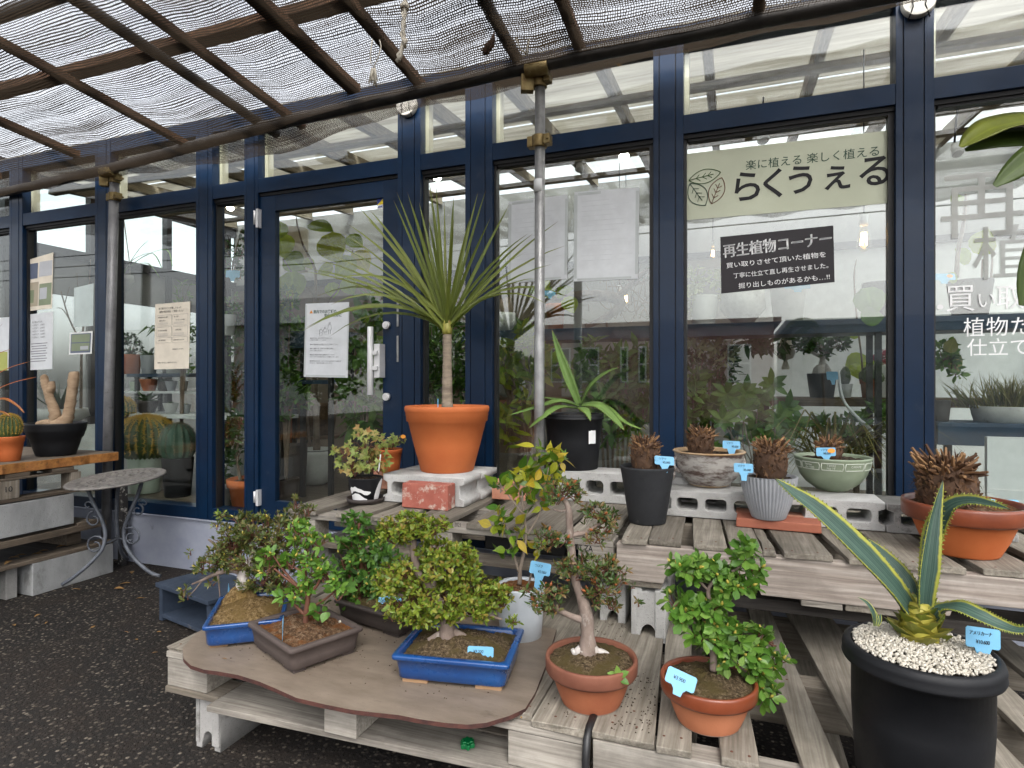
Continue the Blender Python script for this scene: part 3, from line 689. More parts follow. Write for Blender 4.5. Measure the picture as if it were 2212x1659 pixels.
MAT['concrete_shade'] = grunge('concrete with shade in its colour', (0.20, 0.205, 0.205), (0.31, 0.315, 0.315), 6, 0.92, 0, 150, 0.8, dirt=((0.12, 0.12, 0.115), 7, 0.58), speck=((0.12, 0.115, 0.11), 240, 0.68), sc3=(1, 1, .5))  # pale concrete darkened: left stack's shade put into the colour, plus dirt patches
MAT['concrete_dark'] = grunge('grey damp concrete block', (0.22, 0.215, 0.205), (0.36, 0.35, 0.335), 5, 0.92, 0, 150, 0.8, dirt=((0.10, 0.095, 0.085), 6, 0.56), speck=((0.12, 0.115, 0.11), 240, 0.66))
MAT['brick'] = grunge('red brick', (0.30, 0.085, 0.06), (0.38, 0.12, 0.085), 14, 0.9, 0, 110, 0.5, dirt=((0.58, 0.54, 0.46), 13, 0.53))
MAT['salmon'] = grunge('salmon brick', (0.40, 0.17, 0.105), (0.48, 0.24, 0.16), 9, 0.88, 0, 160, 0.4, speck=((0.25, 0.12, 0.08), 200, 0.66))
MAT['redtile'] = grunge('smooth terracotta tile', (0.30, 0.095, 0.055), (0.38, 0.13, 0.075), 7, 0.75, 0, 120, 0.2)
MAT['ply'] = grunge('worn coated board', (0.15, 0.117, 0.088), (0.215, 0.173, 0.135), 6, 0.5, 0, 90, 0.15, dirt=((0.10, 0.075, 0.055), 9, 0.61), speck=((0.08, 0.06, 0.045), 140, 0.70), sc3=(1, 3, 1))
MAT['plyedge'] = grunge('dark red board edge', (0.035, 0.013, 0.011), (0.085, 0.03, 0.022), 30, 0.7, 0, 90, 0.4)
MAT['bluepaint'] = grunge('worn blue paint', (0.016, 0.026, 0.045), (0.028, 0.042, 0.068), 9, 0.7, 0, 80, 0.25, dirt=((0.16, 0.13, 0.10), 10, 0.6))
MAT['liveedge'] = grunge('varnished bark edge', (0.20, 0.075, 0.02), (0.42, 0.19, 0.055), 26, 0.35, 0, 45, 0.9, dirt=((0.10, 0.05, 0.025), 30, 0.57), coat=0.3)
MAT['iron'] = grunge('grey painted cast iron', (0.055, 0.062, 0.075), (0.10, 0.11, 0.13), 16, 0.6, 0.2, 90, 0.3, dirt=((0.17, 0.16, 0.15), 30, 0.6))
MAT['tabletop'] = grunge('worn cast table top', (0.10, 0.095, 0.09), (0.20, 0.185, 0.17), 22, 0.65, 0.1, 60, 0.6, dirt=((0.045, 0.042, 0.042), 26, 0.56))
MAT['rust'] = plain('rusty nail', (0.10, 0.035, 0.018), 0.8)
MAT['hose'] = plain('black hose', (0.012, 0.012, 0.013), 0.45)
MAT['green_plastic'] = plain('green plastic', (0.0, 0.13, 0.035), 0.4)
MAT['ink'] = plain('black ink', (0.012, 0.012, 0.014), 0.8)

def place_mesh(name, me, mtx, mats, bevel=0.0, smooth=False):
    me.transform(mtx); loc = Vector(mtx.translation); me.transform(Matrix.Translation(-loc)); me.materials.clear()
    for m in (mats if isinstance(mats, list) else [mats]): me.materials.append(MAT[m])
    o = link(name, me, None, bevel); o.location = loc; return o
# hollow concrete block lying on its face: holes look at the camera
def cinder(x, y, z, L, T, D, mat, label, rz=0.0, group=None, holes=3):
    out = [(0, 0), (L, 0), (L, T * .22), (L - .022, T * .3), (L - .022, T * .7), (L, T * .78), (L, T), (0, T), (0, T * .78), (.022, T * .7), (.022, T * .3), (0, T * .22)]
    pitch = (L - .06) / holes
    hs = [rrect(.03 + pitch * (k + .5), T / 2, pitch * .74, T * .46, T * .14) for k in range(holes)]
    me = curve_mesh([out] + hs, D, 0.0025)
    M = frame_mat((x, y + D, z), (cos(rz), sin(rz), 0), (0, 0, 1))
    o = place_mesh('concrete_block', me, M, mat); return tag(o, label, 'concrete block', group)
cinder(-1.532, 2.42, .703, .415, .128, .19, 'concrete', 'front white concrete block under the big orange pot, behind the red brick', group='hollow concrete blocks')
cinder(-1.528, 2.616, .703, .415, .128, .19, 'concrete', 'rear white concrete block under the big orange pot, next to the glass', group='hollow concrete blocks')
xa = onZ(1183, 1088, .70).x
cinder(xa, 2.735, .703, .395, .136, .19, 'concrete', 'hollow concrete block under the black nursery pot of the spiny agave', group='hollow concrete blocks')
cinder(xa + .40, 2.735, .703, .39, .136, .19, 'concrete', 'hollow concrete block tucked behind the tapered black pot with a trimmed cycad', group='hollow concrete blocks')
xb = onZ(1444, 1113.2, .70).x
cinder(xb - .01, 2.565, .703, .395, .106, .19, 'concrete', 'hollow concrete block under the brown handled bowl', group='hollow concrete blocks')
cinder(xb + .388, 2.56, .703, .395, .106, .19, 'concrete', 'hollow concrete block under the pale green bowl', group='hollow concrete blocks')
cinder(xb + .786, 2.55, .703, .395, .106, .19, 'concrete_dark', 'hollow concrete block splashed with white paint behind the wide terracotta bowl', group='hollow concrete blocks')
MAT['splash'] = plain('white paint splash', (0.7, 0.7, 0.68), 0.7)
# upright support blocks: section seen from the end, arch at the foot
def upright(x, y, z, w, h, D, mat, label, group='support blocks'):
    a = w * .24
    out = [(0, 0), (w * .24, 0)] + [(w / 2 - a * cos(pi * k / 8), .012 + h * .26 * sin(pi * k / 8)) for k in range(1, 8)] + [(w * .76, 0), (w, 0), (w, h), (w * .70, h), (w * .68, h - .012), (w * .32, h - .012), (w * .30, h), (0, h)]
    me = curve_mesh([out], D, 0.0025)
    o = place_mesh('support_block', me, frame_mat((x, y + D, z), (1, 0, 0), (0, 0, 1)), mat)
    g = MB().box2((x + w * .70, y - .007, z + h * .1), (x + w * .99, y + .02, z + h * .985)).box2((x + w * .01, y - .004, z + h * .1), (x + w * .16, y + .02, z + h * .985))
    r = g.build('flange', mat, o, 0.003)
    return tag(o, label, 'concrete block', group)
upright(-.343, 2.172, .332, .122, .188, .36, 'concrete', 'upright pale concrete block with an arched foot standing on the slats under the upper pallet')
upright(-.475, 2.26, .332, .10, .188, .3, 'concrete', 'grey support block half hidden behind the thick trunk of the terracotta bonsai')
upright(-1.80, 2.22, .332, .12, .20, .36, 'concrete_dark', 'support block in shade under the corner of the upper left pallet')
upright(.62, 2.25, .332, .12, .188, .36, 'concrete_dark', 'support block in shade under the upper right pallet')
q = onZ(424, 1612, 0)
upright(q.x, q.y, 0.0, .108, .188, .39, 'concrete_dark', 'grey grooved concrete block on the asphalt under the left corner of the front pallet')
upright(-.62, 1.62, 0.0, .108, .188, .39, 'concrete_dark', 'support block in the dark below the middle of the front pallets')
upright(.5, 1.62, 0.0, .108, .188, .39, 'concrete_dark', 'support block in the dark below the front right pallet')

# bricks
def brick(name, c, d, rz, mat, label, cat='brick'):
    m = MB(); m.box((0, 0, d[2] / 2), d, 0)
    for i, v in enumerate(m.v): m.v[i] = tuple(k + rnd(-.0025, .0025) for k in v)
    o = m.build(name, mat, None, 0.004); o.location = c; o.rotation_euler = (0, 0, rz); return tag(o, label, cat)
brick('red_brick', (-1.265, 2.365, .703), (.225, .075, .108), radians(2), 'brick', 'red brick smeared with mortar leaning on the white block below the big orange pot')
brick('salmon_brick', (-.995, 2.70, .703), (.17, .10, .085), 0, 'salmon', 'salmon brick behind the yellowing camellia on the upper pallet')
brick('salmon_brick', (-1.665, 2.745, .703), (.2, .10, .098), radians(4), 'salmon', 'salmon brick carrying the small terracotta ivy pot beside the door')
p = onZ(1660, 1127, .73)
brick('terracotta_tile', (p.x + .035, p.y + .045, .703), (.295, .115, .036), radians(-4), 'redtile', 'smooth terracotta slab in front under the ribbed grey pot', 'tile')
brick('terracotta_tile', (p.x + .01, p.y + .155, .703), (.25, .095, .034), radians(-2), 'salmon', 'lighter terracotta slab behind under the ribbed grey pot', 'tile')

# ---------------------------------------------------------------- pallets
def board(parent, x0, x1, y0, y1, z0, z1, mat, name='deck_board', skew=0.0, nails=(), worn=0.0):
    if not nails and name == 'deck_board' and mat == 'woody': nails = ((.25 + rnd(-.06, .06), y0 + .03), (.72 + rnd(-.06, .06), y0 + .038 + rnd(-.01, .01)), (.5, y0 + .48))
    m = MB(); n = 6; prev = None
    for i in range(n + 1):
        t = i / n; y = y0 + (y1 - y0) * t; dx = skew * t; w = worn
        r = [(x0 + dx + rnd(-w, w), y, z0), (x1 + dx + rnd(-w, w), y, z0), (x1 + dx + rnd(-w, w), y, z1 + rnd(-w, w) * .4), (x0 + dx + rnd(-w, w), y, z1 + rnd(-w, w) * .4)]
        if i in (0, n): r = [(a, b + rnd(-.006, .006), c) for a, b, c in r]
        b = m.add(r)
        if prev is not None:
            for k in range(4): m.face((prev + k, prev + (k + 1) % 4, b + (k + 1) % 4, b + k))
        else: m.face((b, b + 3, b + 2, b + 1))
        prev = b
    m.face((prev, prev + 1, prev + 2, prev + 3))
    for nx_, ny_ in nails:
        t = (ny_ - y0) / (y1 - y0); c = (x0 + (x1 - x0) * nx_ + skew * t, ny_)
        m.tube([(c[0], c[1], z1 - .004), (c[0], c[1], z1 + .0012)], .0045, 8, 1)
    return m.build(name, [mat, 'rust'], parent, 0.0025)
def xboard(parent, x0, x1, y0, y1, z0, z1, mat, name='lead_board', skew=0.0):
    m = MB(); n = 8; prev = None; ya = y0
    for i in range(n + 1):
        x = x0 + (x1 - x0) * i / n; y0 = ya + skew * i / n
        b = m.add([(x, y0 + rnd(-.001, .001), z0), (x, y1, z0), (x, y1, z1 + rnd(-.001, .001)), (x, y0 + rnd(-.001, .001), z1 + rnd(-.001, .001))])
        if prev is not None:
            for k in range(4): m.face((prev + k, b + k, b + (k + 1) % 4, prev + (k + 1) % 4))
        else: m.face((b, b + 1, b + 2, b + 3))
        prev = b
    m.face((prev, prev + 3, prev + 2, prev + 1))
    return m.build(name, mat, parent, 0.0025)
def pblock(parent, x0, x1, y0, y1, z0, z1, mat='woodz', name='pallet_block'):
    return MB().box2((x0, y0, z0), (x1, y1, z1)).build(name, mat, parent, 0.003)
# lower left pallet
pl = thing('pallet', (-1.1, 2.0, .19), 'weathered front pallet on the left under the wavy board', 'pallet', 'weathered wooden pallets')
xm0, xm1 = onY(703, 1500, 1.49).x, onY(772, 1500, 1.49).x
for x0, x1 in ((-1.83, -1.652), (xm0, xm1), (-.575, -.366)):
    for y in (1.53, 2.02, 2.5): ya = y - (.047 if x0 == xm0 and y < 2 else 0); pblock(pl, x0, x1, ya, ya + .135, .2125, .3075, 'palex')
xboard(pl, -1.832, -.362, 1.527, 1.63, .31, .33, 'palex'); xboard(pl, -1.832, -.362, 2.02, 2.13, .31, .33, 'woodx'); xboard(pl, -1.832, -.362, 2.5, 2.62, .31, .33, 'woodx')
xboard(pl, -1.836, -1.60, 1.526, 1.64, .19, .21, 'woodx', 'bottom_board'); xboard(pl, -1.597, -.362, 1.478, 1.65, .19, .21, 'palex', 'bottom_board', .046); xboard(pl, -1.597, -.362, 1.66, 1.98, .19, .21, 'woodx', 'bottom_board')
for x0 in (-1.834, -1.66, -1.48, -1.3, -1.1, -.9, -.71): board(pl, x0, x0 + .15, 1.53, 2.63, .3325, .345, 'woody')
board(pl, -.565, -.512, 1.545, 2.63, .332, .350, 'woody', worn=.004)
board(pl, -.506, -.362, 1.522, 2.66, .332, .352, 'woody', worn=.0015, nails=((.4, 1.56), (.75, 1.575)))
# lower right pallet
pr_ = thing('pallet', (.2, 2.1, .19), 'weathered front pallet on the right with wide gaps between its slats', 'pallet', 'weathered wooden pallets')
for x0, x1, sk, nl in ((-.342, -.183, -.085, ((.32, 1.62), (.62, 1.66), (.3, 1.585), (.7, 1.585))), (-.178, -.093, -.075, ((.2, 1.57), (.7, 1.575))), (-.026, .062, -.09, ((.3, 1.56), (.75, 1.555))), (.160, .245, -.115, ()), (.318, .475, -.125, ()), (.565, .665, -.12, ((.4, 1.6),)), (.745, .84, -.12, ()), (.93, 1.03, -.12, ())):
    board(pr_, x0, x1, 1.525 + rnd(-.01, .01), 2.68, .332, .352, 'woody', skew=sk, nails=nl, worn=.0015)
for y in (1.56, 2.05, 2.55):
    xboard(pr_, -.34, 1.1, y - .03, y + .045, .20, .330, 'palex' if y < 1.6 else 'woodx', 'stringer')
for x0 in (-.2, .2, .6): board(pr_, x0, x0 + .1, 1.53, 2.6, .186, .199, 'woody', 'bottom_board')
h_ = MB().tube([(-.352, 1.60, .352), (-.352, 1.55, .35), (-.353, 1.522, .335), (-.353, 1.505, .29), (-.352, 1.502, .2), (-.35, 1.505, 0.01)], .0105, 12).build('hose', 'hose'); tag(h_, 'black hose hanging between the two front pallets', 'hose')
# upper left pallet
pu = thing('pallet', (-1.1, 2.5, .54), 'upper left pallet carrying the big orange pot', 'pallet', 'weathered wooden pallets')
for x0, x1 in ((-1.862, -1.694), (-1.592, -1.452), (-1.415, -1.272), (-1.235, -1.08), (-.985, -.80), (-.775, -.60), (-.575, -.412)):
    board(pu, x0, x1, 2.15 + rnd(-.012, .012), 2.96, .68, .70, 'woody', worn=.0015)
for y in (2.16, 2.5, 2.84): xboard(pu, -1.86, -.405, y, y + .11, .657, .679, 'palex', 'lead_board')
for x0, x1 in ((-1.85, -1.715), (-1.18, -1.05), (-.535, -.405)):
    for y in (2.162, 2.5, 2.84): pblock(pu, x0, x1, y, y + .1, .562, .656, 'palex')
xboard(pu, -1.865, -.405, 2.155, 2.26, .541, .560, 'woodx', 'bottom_board'); xboard(pu, -1.865, -.405, 2.5, 2.6, .541, .560, 'woodx', 'bottom_board')
MB().box2((-.97, 2.3, .562), (-.62, 2.8, .648)).build('bin', 'hose', None, .01); tag(bpy.data.objects['bin'], 'dark grey bin pushed inside the upper left pallet', 'bin')
text('02 2021', .022, 'ink', onY(972, 1136, 2.158), (1, 0, 0), (0, 0, 1), pu, 'stamp', sx=0.7)
for s_, u, v, sz in (('HT', 1243, 1186, .024), ('ZA', 1262, 1190, .03), ('DB', 1300, 1214, .024)): text(s_, sz, 'ink', onY(u, v, 2.1595), (1, 0, 0), (0, 0, 1), pu, 'stamp', sx=.8)
# upper right pallet: stringers with notches
pv = thing('pallet', (.4, 2.5, .54), 'upper right pallet with a pale grained stringer and angled slats', 'pallet', 'weathered wooden pallets')
def stringer(y0, y1, mat):
    x0, x1, z0, z1 = -.392, 1.5, .548, .679
    pts = [(x0, z0)]
    for a, b in ((-.225, .085), (.62, .90)):
        pts += [(a - .004, z0)] + [(a + .03 - .03 * cos(t * pi / 8), z0 + .045 * sin(t * pi / 8)) for t in range(1, 5)] + [(b - .03 + .03 * sin(t * pi / 8), z0 + .045 * cos(t * pi / 8)) for t in range(0, 4)] + [(b + .004, z0)]
    pts += [(x1, z0), (x1, z1), (x0, z1)]
    MB().poly(pts, y0, y1, frame=lambda x, y, h: Vector((x, h, y))).build('stringer', mat, pv, .003)
stringer(2.155, 2.20, 'grainx'); stringer(2.52, 2.56, 'woodx'); stringer(2.86, 2.90, 'woodx')
for x0, x1, sk in ((-.372, -.282, -.03), (-.279, -.168, -.03), (-.126, -.018, -.055), (-.006, .094, -.06), (.158, .302, -.075), (.345, .432, -.09), (.492, .655, -.09), (.70, .86, -.09), (.92, 1.06, -.09), (1.12, 1.26, -.09)):
    board(pv, x0, x1, 2.15 + rnd(-.012, .012), 2.96, .681, .70, 'woody', skew=sk, worn=.002)
board(pv, .098, .132, 2.152, 2.5, .680, .698, 'woody', skew=-.03, worn=.006)
board(pv, -.385, -.235, 2.16, 2.9, .526, .5465, 'woody', 'bottom_board'); board(pv, .21, .33, 2.158, 2.9, .526, .5465, 'palex', 'bottom_board'); board(pv, .338, .50, 2.16, 2.9, .526, .5465, 'woody', 'bottom_board'); board(pv, .92, 1.1, 2.16, 2.9, .526, .5465, 'woody', 'bottom_board')
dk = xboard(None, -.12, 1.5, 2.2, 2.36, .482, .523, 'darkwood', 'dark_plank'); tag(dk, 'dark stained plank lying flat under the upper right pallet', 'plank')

# wavy coated board
bo = [onZ(u, v, .36) for u, v in ((394, 1400), (396, 1422), (412, 1437), (440, 1446), (470, 1450), (515, 1458), (560, 1472), (600, 1489), (640, 1507), (700, 1521), (760, 1533), (810, 1539), (860, 1544), (905, 1553), (960, 1561), (1010, 1565), (1050, 1561), (1100, 1546), (1135, 1530), (1156, 1496), (1178, 1440))]
out = [(p.x, p.y) for p in bo] + [(-.60, 2.1), (-1.2, 2.12), (-1.72, 2.05), (-1.80, 1.9), (-1.815, 1.75), (-1.80, 1.62)]
me = curve_mesh([out], .012, 0.0)
o = bpy.data.objects.new('wavy_board', me); COL.objects.link(o)
me.materials.clear(); me.materials.append(MAT['ply']); me.materials.append(MAT['plyedge'])
for f in me.polygons: f.material_index = 0 if abs(f.normal.z) > .5 else 1
o.location = (0, 0, .3475); tag(o, 'brown coated board with a wavy dark red edge under the bonsai pots', 'board')

# blue stool, table, left stack
st = thing('low_stool', (-2.585, 2.41, 0), 'worn dark blue low wooden stool on the asphalt left of the bonsai', 'stool')
rz = radians(-13); R = Matrix.Rotation(rz, 3, 'Z'); c0 = Vector((-2.585, 2.41, 0))
def sb(c, d, name): MB().box(c0 + R @ Vector(c), d, rz).build(name, 'bluepaint', st, .003)
sb((0, 0, .19), (.50, .30, .022), 'top'); sb((-.225, 0, .09), (.03, .27, .178), 'leg'); sb((.225, 0, .09), (.03, .27, .178), 'leg'); sb((0, 0, .03), (.418, .27, .02), 'shelf'); sb((0, .13, .15), (.418, .02, .055), 'apron')

tb = atD(253, 1034, 3.66); tz = tb.z
tt = thing('garden_table', (tb.x, tb.y, 0), 'round grey cast iron garden table with scrolled legs beside the left stack', 'table')
m = MB(); tilt = Matrix.Rotation(radians(5), 3, RIGHT) @ Matrix.Rotation(radians(-3), 3, FWD)
m.lathe([(.0001, .0), (.252, .0), (.262, .004), (.264, .011), (.258, .016), (.235, .014), (.23, .0125), (.15, .013), (.1, .011), (.0001, .012)], (0, 0, 0), 72, rib=lambda th, z: .012 * (1 if int(th * 36 / pi) % 2 else 0) if z < .012 else 0)
for r_, n_ in ((.20, 30), (.14, 20), (.08, 12)):
    for k in range(n_):
        a = 2 * pi * k / n_; m.box((r_ * cos(a), r_ * sin(a), .0135), (.03, .008, .006), a + .6)
m.v = [tuple(tilt @ Vector(v) + Vector((tb.x, tb.y, tz - .008))) for v in m.v]
m.build('table_top', 'tabletop', tt)
def leg(pts, nm='leg', r=.011):
    P = [atD(u, v, d) for u, v, d in pts]; Q = []
    for i in range(len(P) - 1):
        for k in range(3): Q.append(P[i].lerp(P[i + 1], k / 3))
    Q.append(P[-1]); Q = [Q[0]] + [(Q[i - 1] + Q[i] * 2 + Q[i + 1]) / 4 for i in range(1, len(Q) - 1)] + [Q[-1]]
    m = MB().tube(Q, r, 10); return m
def scroll(m, u, v, d, r0, a0, turns, r=.006):
    c = atD(u, v, d); pts = []
    for k in range(16):
        t = k / 15; a = a0 + turns * 2 * pi * t; rr = r0 * (1 - .72 * t); pts.append(c + RIGHT * rr * cos(a) + UP * rr * sin(a))
    m.tube(pts, [r * (1 - .3 * k / 15) for k in range(16)], 7)
l1 = leg([(188, 1052, 3.60), (200, 1085, 3.58), (220, 1120, 3.58), (229, 1155, 3.58), (222, 1188, 3.55), (190, 1222, 3.5), (155, 1250, 3.48), (134, 1263, 3.47)]); scroll(l1, 203, 1122, 3.58, .05, 1.6, 1.1); scroll(l1, 206, 1178, 3.57, .06, .6, 1.2); scroll(l1, 190, 1092, 3.58, .028, 0, .9, .005); l1.build('leg', 'iron', tt)
l2 = leg([(306, 1043, 3.68), (298, 1068, 3.68), (280, 1110, 3.68), (266, 1145, 3.68), (270, 1180, 3.66), (295, 1213, 3.62), (325, 1238, 3.6), (347, 1245, 3.6)]); scroll(l2, 297, 1102, 3.68, .04, 1.4, -1.1); scroll(l2, 284, 1160, 3.67, .062, 2.2, -1.2); scroll(l2, 310, 1086, 3.68, .03, 3, -.9, .005); l2.build('leg', 'iron', tt)
l3 = leg([(258, 1036, 3.84), (252, 1080, 3.85), (252, 1130, 3.85), (255, 1165, 3.85), (262, 1195, 3.9), (275, 1208, 3.98)]); l3.build('leg', 'iron', tt)
MB().tube([atD(226, 1175, 3.58), atD(255, 1163, 3.72), atD(285, 1168, 3.68)], .008, 8).tube([atD(255, 1163, 3.72), atD(255, 1160, 3.84)], .008, 8).build('stretcher', 'iron', tt)
# peeling stake behind the table
MAT['peel'] = grunge('peeling black and white paint', (0.012, 0.011, 0.011), (0.02, 0.018, 0.018), 20, 0.7, 0, 80, 0.4, dirt=((0.5, 0.48, 0.44), 24, 0.54))
q = onZ(262, 1222, 0); o = MB().box2((q.x - .022, 2.93, 0), (q.x + .022, 2.975, .62)).build('painted_stake', 'peel', None, .004); tag(o, 'thin black stake with peeling white paint standing against the plinth', 'stake')

lp = [('stone', 0)]
MAT['pondwood'] = wood('damp brown pallet wood', (0.085, 0.066, 0.05), (0.14, 0.112, 0.086), (0.21, 0.175, 0.14), 1, 1.0)
o = MB()
pts = []; n = 24
for i in range(n + 1): pts.append((-3.87 + .006 * sin(i * 1.9) + rnd(-.004, .004), 2.865 - i / n * 1.5))
outl = [(-5.2, 2.865)] + pts + [(-5.2, 1.365)]
o.poly([(x, y) for x, y in outl][::-1], .737, .795, 0, mat_side=1); so = o.build('display_slab', ['pondwood', 'liveedge'], None, .004); tag(so, 'thick plank with a varnished orange bark edge on the left stack', 'slab')
LXF = -3.87
pa = thing('pallet', (-4.3, 2.2, .57), 'damp brown pallet under the orange edged slab', 'pallet', 'weathered wooden pallets')
for y0, y1 in ((1.5, 1.64), (1.7, 1.84), (1.95, 2.08), (2.2, 2.33), (2.45, 2.58)): xboard(pa, -4.95, LXF - .005, y0, y1, .712, .734, 'pondwood', 'deck_board')
board(pa, LXF - .1, LXF, 1.5, 2.60, .698, .711, 'pondwood', 'lead_board'); board(pa, LXF - .11, LXF + .002, 1.45, 2.66, .572, .592, 'pondwood', 'bottom_board')
for y0, y1 in ((1.5, 1.6), (2.172 - .02, 2.272), (2.56, 2.62)): pblock(pa, LXF - .1, LXF - .002, y0, y1, .593, .697, 'woodz'); pblock(pa, LXF - 1.0, LXF - .9, y0, y1, .593, .697, 'woodz')
p = onX(17, 951, LXF); text('10', .045, 'ink', (LXF - .0005, 2.19, .635), (0, 1, 0), (0, 0, 1), pa, 'stamp')
def kerbblock(y0, y1, z0, z1, x1, label, mat='concrete_shade'):
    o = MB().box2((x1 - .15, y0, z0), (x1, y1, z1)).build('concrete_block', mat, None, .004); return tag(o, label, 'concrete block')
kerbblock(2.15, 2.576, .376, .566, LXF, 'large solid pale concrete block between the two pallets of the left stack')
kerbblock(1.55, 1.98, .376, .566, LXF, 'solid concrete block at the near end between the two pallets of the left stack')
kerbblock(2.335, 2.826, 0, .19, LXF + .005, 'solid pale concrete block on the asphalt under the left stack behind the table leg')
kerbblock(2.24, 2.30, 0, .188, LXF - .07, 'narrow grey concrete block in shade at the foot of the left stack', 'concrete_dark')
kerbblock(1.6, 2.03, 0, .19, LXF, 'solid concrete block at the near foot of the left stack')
pb2 = thing('pallet', (-4.3, 2.2, .2), 'lowest dark pallet of the left stack with dead leaves inside', 'pallet', 'weathered wooden pallets')
board(pb2, LXF - .11, LXF + .002, 1.45, 2.78, .318, .356, 'pondwood', 'lead_board'); board(pb2, LXF - .11, LXF + .004, 1.45, 2.83, .192, .214, 'pondwood', 'bottom_board')
for y in (1.5, 2.0, 2.6): xboard(pb2, -4.95, LXF - .002, y, y + .12, .357, .372, 'pondwood', 'deck_board'); pblock(pb2, LXF - 1.0, LXF - .12, y + .01, y + .1, .215, .317, 'pondwood')
xboard(pb2, -4.95, LXF - .12, 1.45, 2.8, .192, .205, 'darkwood', 'bottom_board')

# small things lying about
g_ = []
c = onY(1010, 1612, 1.6); c = onZ(1010, 1612, .212)
for k in range(40):
    a = 2 * pi * k / 40; r = .019 + .0035 * cos(6 * a); g_.append((r * cos(a), r * sin(a)))
m = MB().poly(g_, 0, .014).poly([(x * .8, y * .8) for x, y in g_], .0142, .02); o = m.build('flower_lid', 'green_plastic', None, .002); o.location = (c.x, c.y, .2115); tag(o, 'small green flower shaped plastic lid inside the front left pallet', 'lid')
MAT['deadleaf'] = leafmat('dead leaf', [(0.11, 0.05, 0.022), (0.17, 0.08, 0.03), (0.25, 0.15, 0.06), (0.30, 0.21, 0.09)], 0.7, 0.1, None, None, None, 0.2)
leafspots = [(465, 1248, 0, .085, 'large brown curled dead leaf on the asphalt near the table'), (258, 1272, 0, .06, 'brown dead leaf with a pale edge beside the block'), (168, 1272, 0, .07, 'long pale yellow leaf on the asphalt by the left table foot'), (304, 1293, 0, .05, 'slim yellow leaf on the asphalt halfway to the blue stool'), (100, 1346, 0, .025, 'tiny yellow leaf alone on the asphalt'), (80, 1330, 0, .035, 'small brown leaf pair on the asphalt'), (285, 1238, 0, .06, 'pale curled leaf near the plinth'), (268, 1262, 0, .075, 'broad orange brown leaf near the table'), (485, 1425, .36, .022, 'tiny orange leaf on the wavy board'), (1126, 1552, .354, .012, 'tiny orange petal on the slat end beside the wavy board'), (30, 1352, 0, .04, 'thin pale leaf near the left edge of the asphalt')]
for u, v, z, L, lab in leafspots:
    c = onZ(u, v, z + .004); a = rnd(0, 6.28); m = MB()
    m.leaf(Vector((-L / 2 * cos(a), -L / 2 * sin(a), rnd(.002, .006))), Vector((cos(a), sin(a), rnd(-.03, .1))), Vector((rnd(-.2, .2), rnd(-.2, .2), 1)), L, L * rnd(.32, .5), rnd(.05, .35), rnd(.2, .5), (0, .6, 1, .8, .45, 0))
    o = m.build('fallen_leaf', 'deadleaf'); o.location = c; tag(o, lab, 'leaf', 'fallen leaves')
for k in range(6):
    c = onX(60 + 25 * k, 1260 - 3 * k, LXF - .05); m = MB(); a = rnd(0, 6)
    m.leaf(Vector((0, 0, 0)), Vector((cos(a), sin(a), .2)), Vector((0, .3, 1)), .07, .03, .4, .4, (0, .7, 1, .7, 0)); o = m.build('dead_leaf', 'deadleaf'); o.location = (LXF - .06 - .03 * (k % 3), 2.27 + .055 * k, .222); tag(o, 'curled dead leaf lying inside the lowest pallet of the left stack', 'leaf', 'dead leaves inside the low pallet')

for k in range(9):
    u, v = rnd(20, 700), rnd(1255, 1420); 
    if u > 360 and v > 1330: u = rnd(20, 330)
    c = onZ(u, v, .003); a = rnd(0, 6.28); L = rnd(.014, .034); m = MB()
    m.leaf(Vector((0, 0, .002)), Vector((cos(a), sin(a), rnd(0, .2))), Vector((rnd(-.3, .3), rnd(-.3, .3), 1)), L, L * rnd(.25, .6), rnd(0, .5), rnd(.1, .5), (0, .8, 1, .6, 0)); o = m.build('leaf_fragment', 'deadleaf'); o.location = c; tag(o, 'tiny dry leaf fragment lying loose on the dark asphalt', 'leaf fragment', 'leaf fragments on the asphalt')
gr = MB()
for k in range(700):
    x, y = rnd(-4.0, -.4), rnd(.9, 3.0)
    if -1.9 < x and y > 1.45: continue
    q = rnd(.002, .0055); b = gr.add([(x + q, y, .001), (x - q * .5, y + q * .8, .001), (x - q * .5, y - q * .8, .001), (x, y, q)])
    for f in ((0, 1, 3), (1, 2, 3), (2, 0, 3)): gr.face([b + i for i in f])
MAT['grit'] = plain('loose grit', (0.11, 0.10, 0.085), 0.9)
tag(gr.build('loose_grit', 'grit'), 'loose grit scattered over the asphalt', 'grit', kind='stuff')

cr = MB()
def crumbs(n, f):
    for k in range(n):
        x, y, z = f(); q = rnd(.0012, .004); b = cr.add([(x + q, y, z), (x - q * .5, y + q * .8, z), (x - q * .5, y - q * .8, z), (x + rnd(-q, q) * .3, y, z + q)])
        for t3 in ((0, 1, 3), (1, 2, 3), (2, 0, 3)): cr.face([b + i for i in t3])
crumbs(260, lambda: (rnd(-1.6, -.65), rnd(1.5, 2.05), .360)); crumbs(160, lambda: (-.43 + rnd(-.06, .06), rnd(1.55, 2.3), .3535)); crumbs(120, lambda: (-.25 + rnd(-.05, .05), rnd(1.55, 1.9), .3535))
MAT['crumb'] = plain('dry soil crumb', (0.06, 0.042, 0.028), 0.95)
tag(cr.build('soil_crumbs', 'crumb'), 'dry soil crumbs spilled round the bonsai pots', 'soil crumbs', kind='stuff')
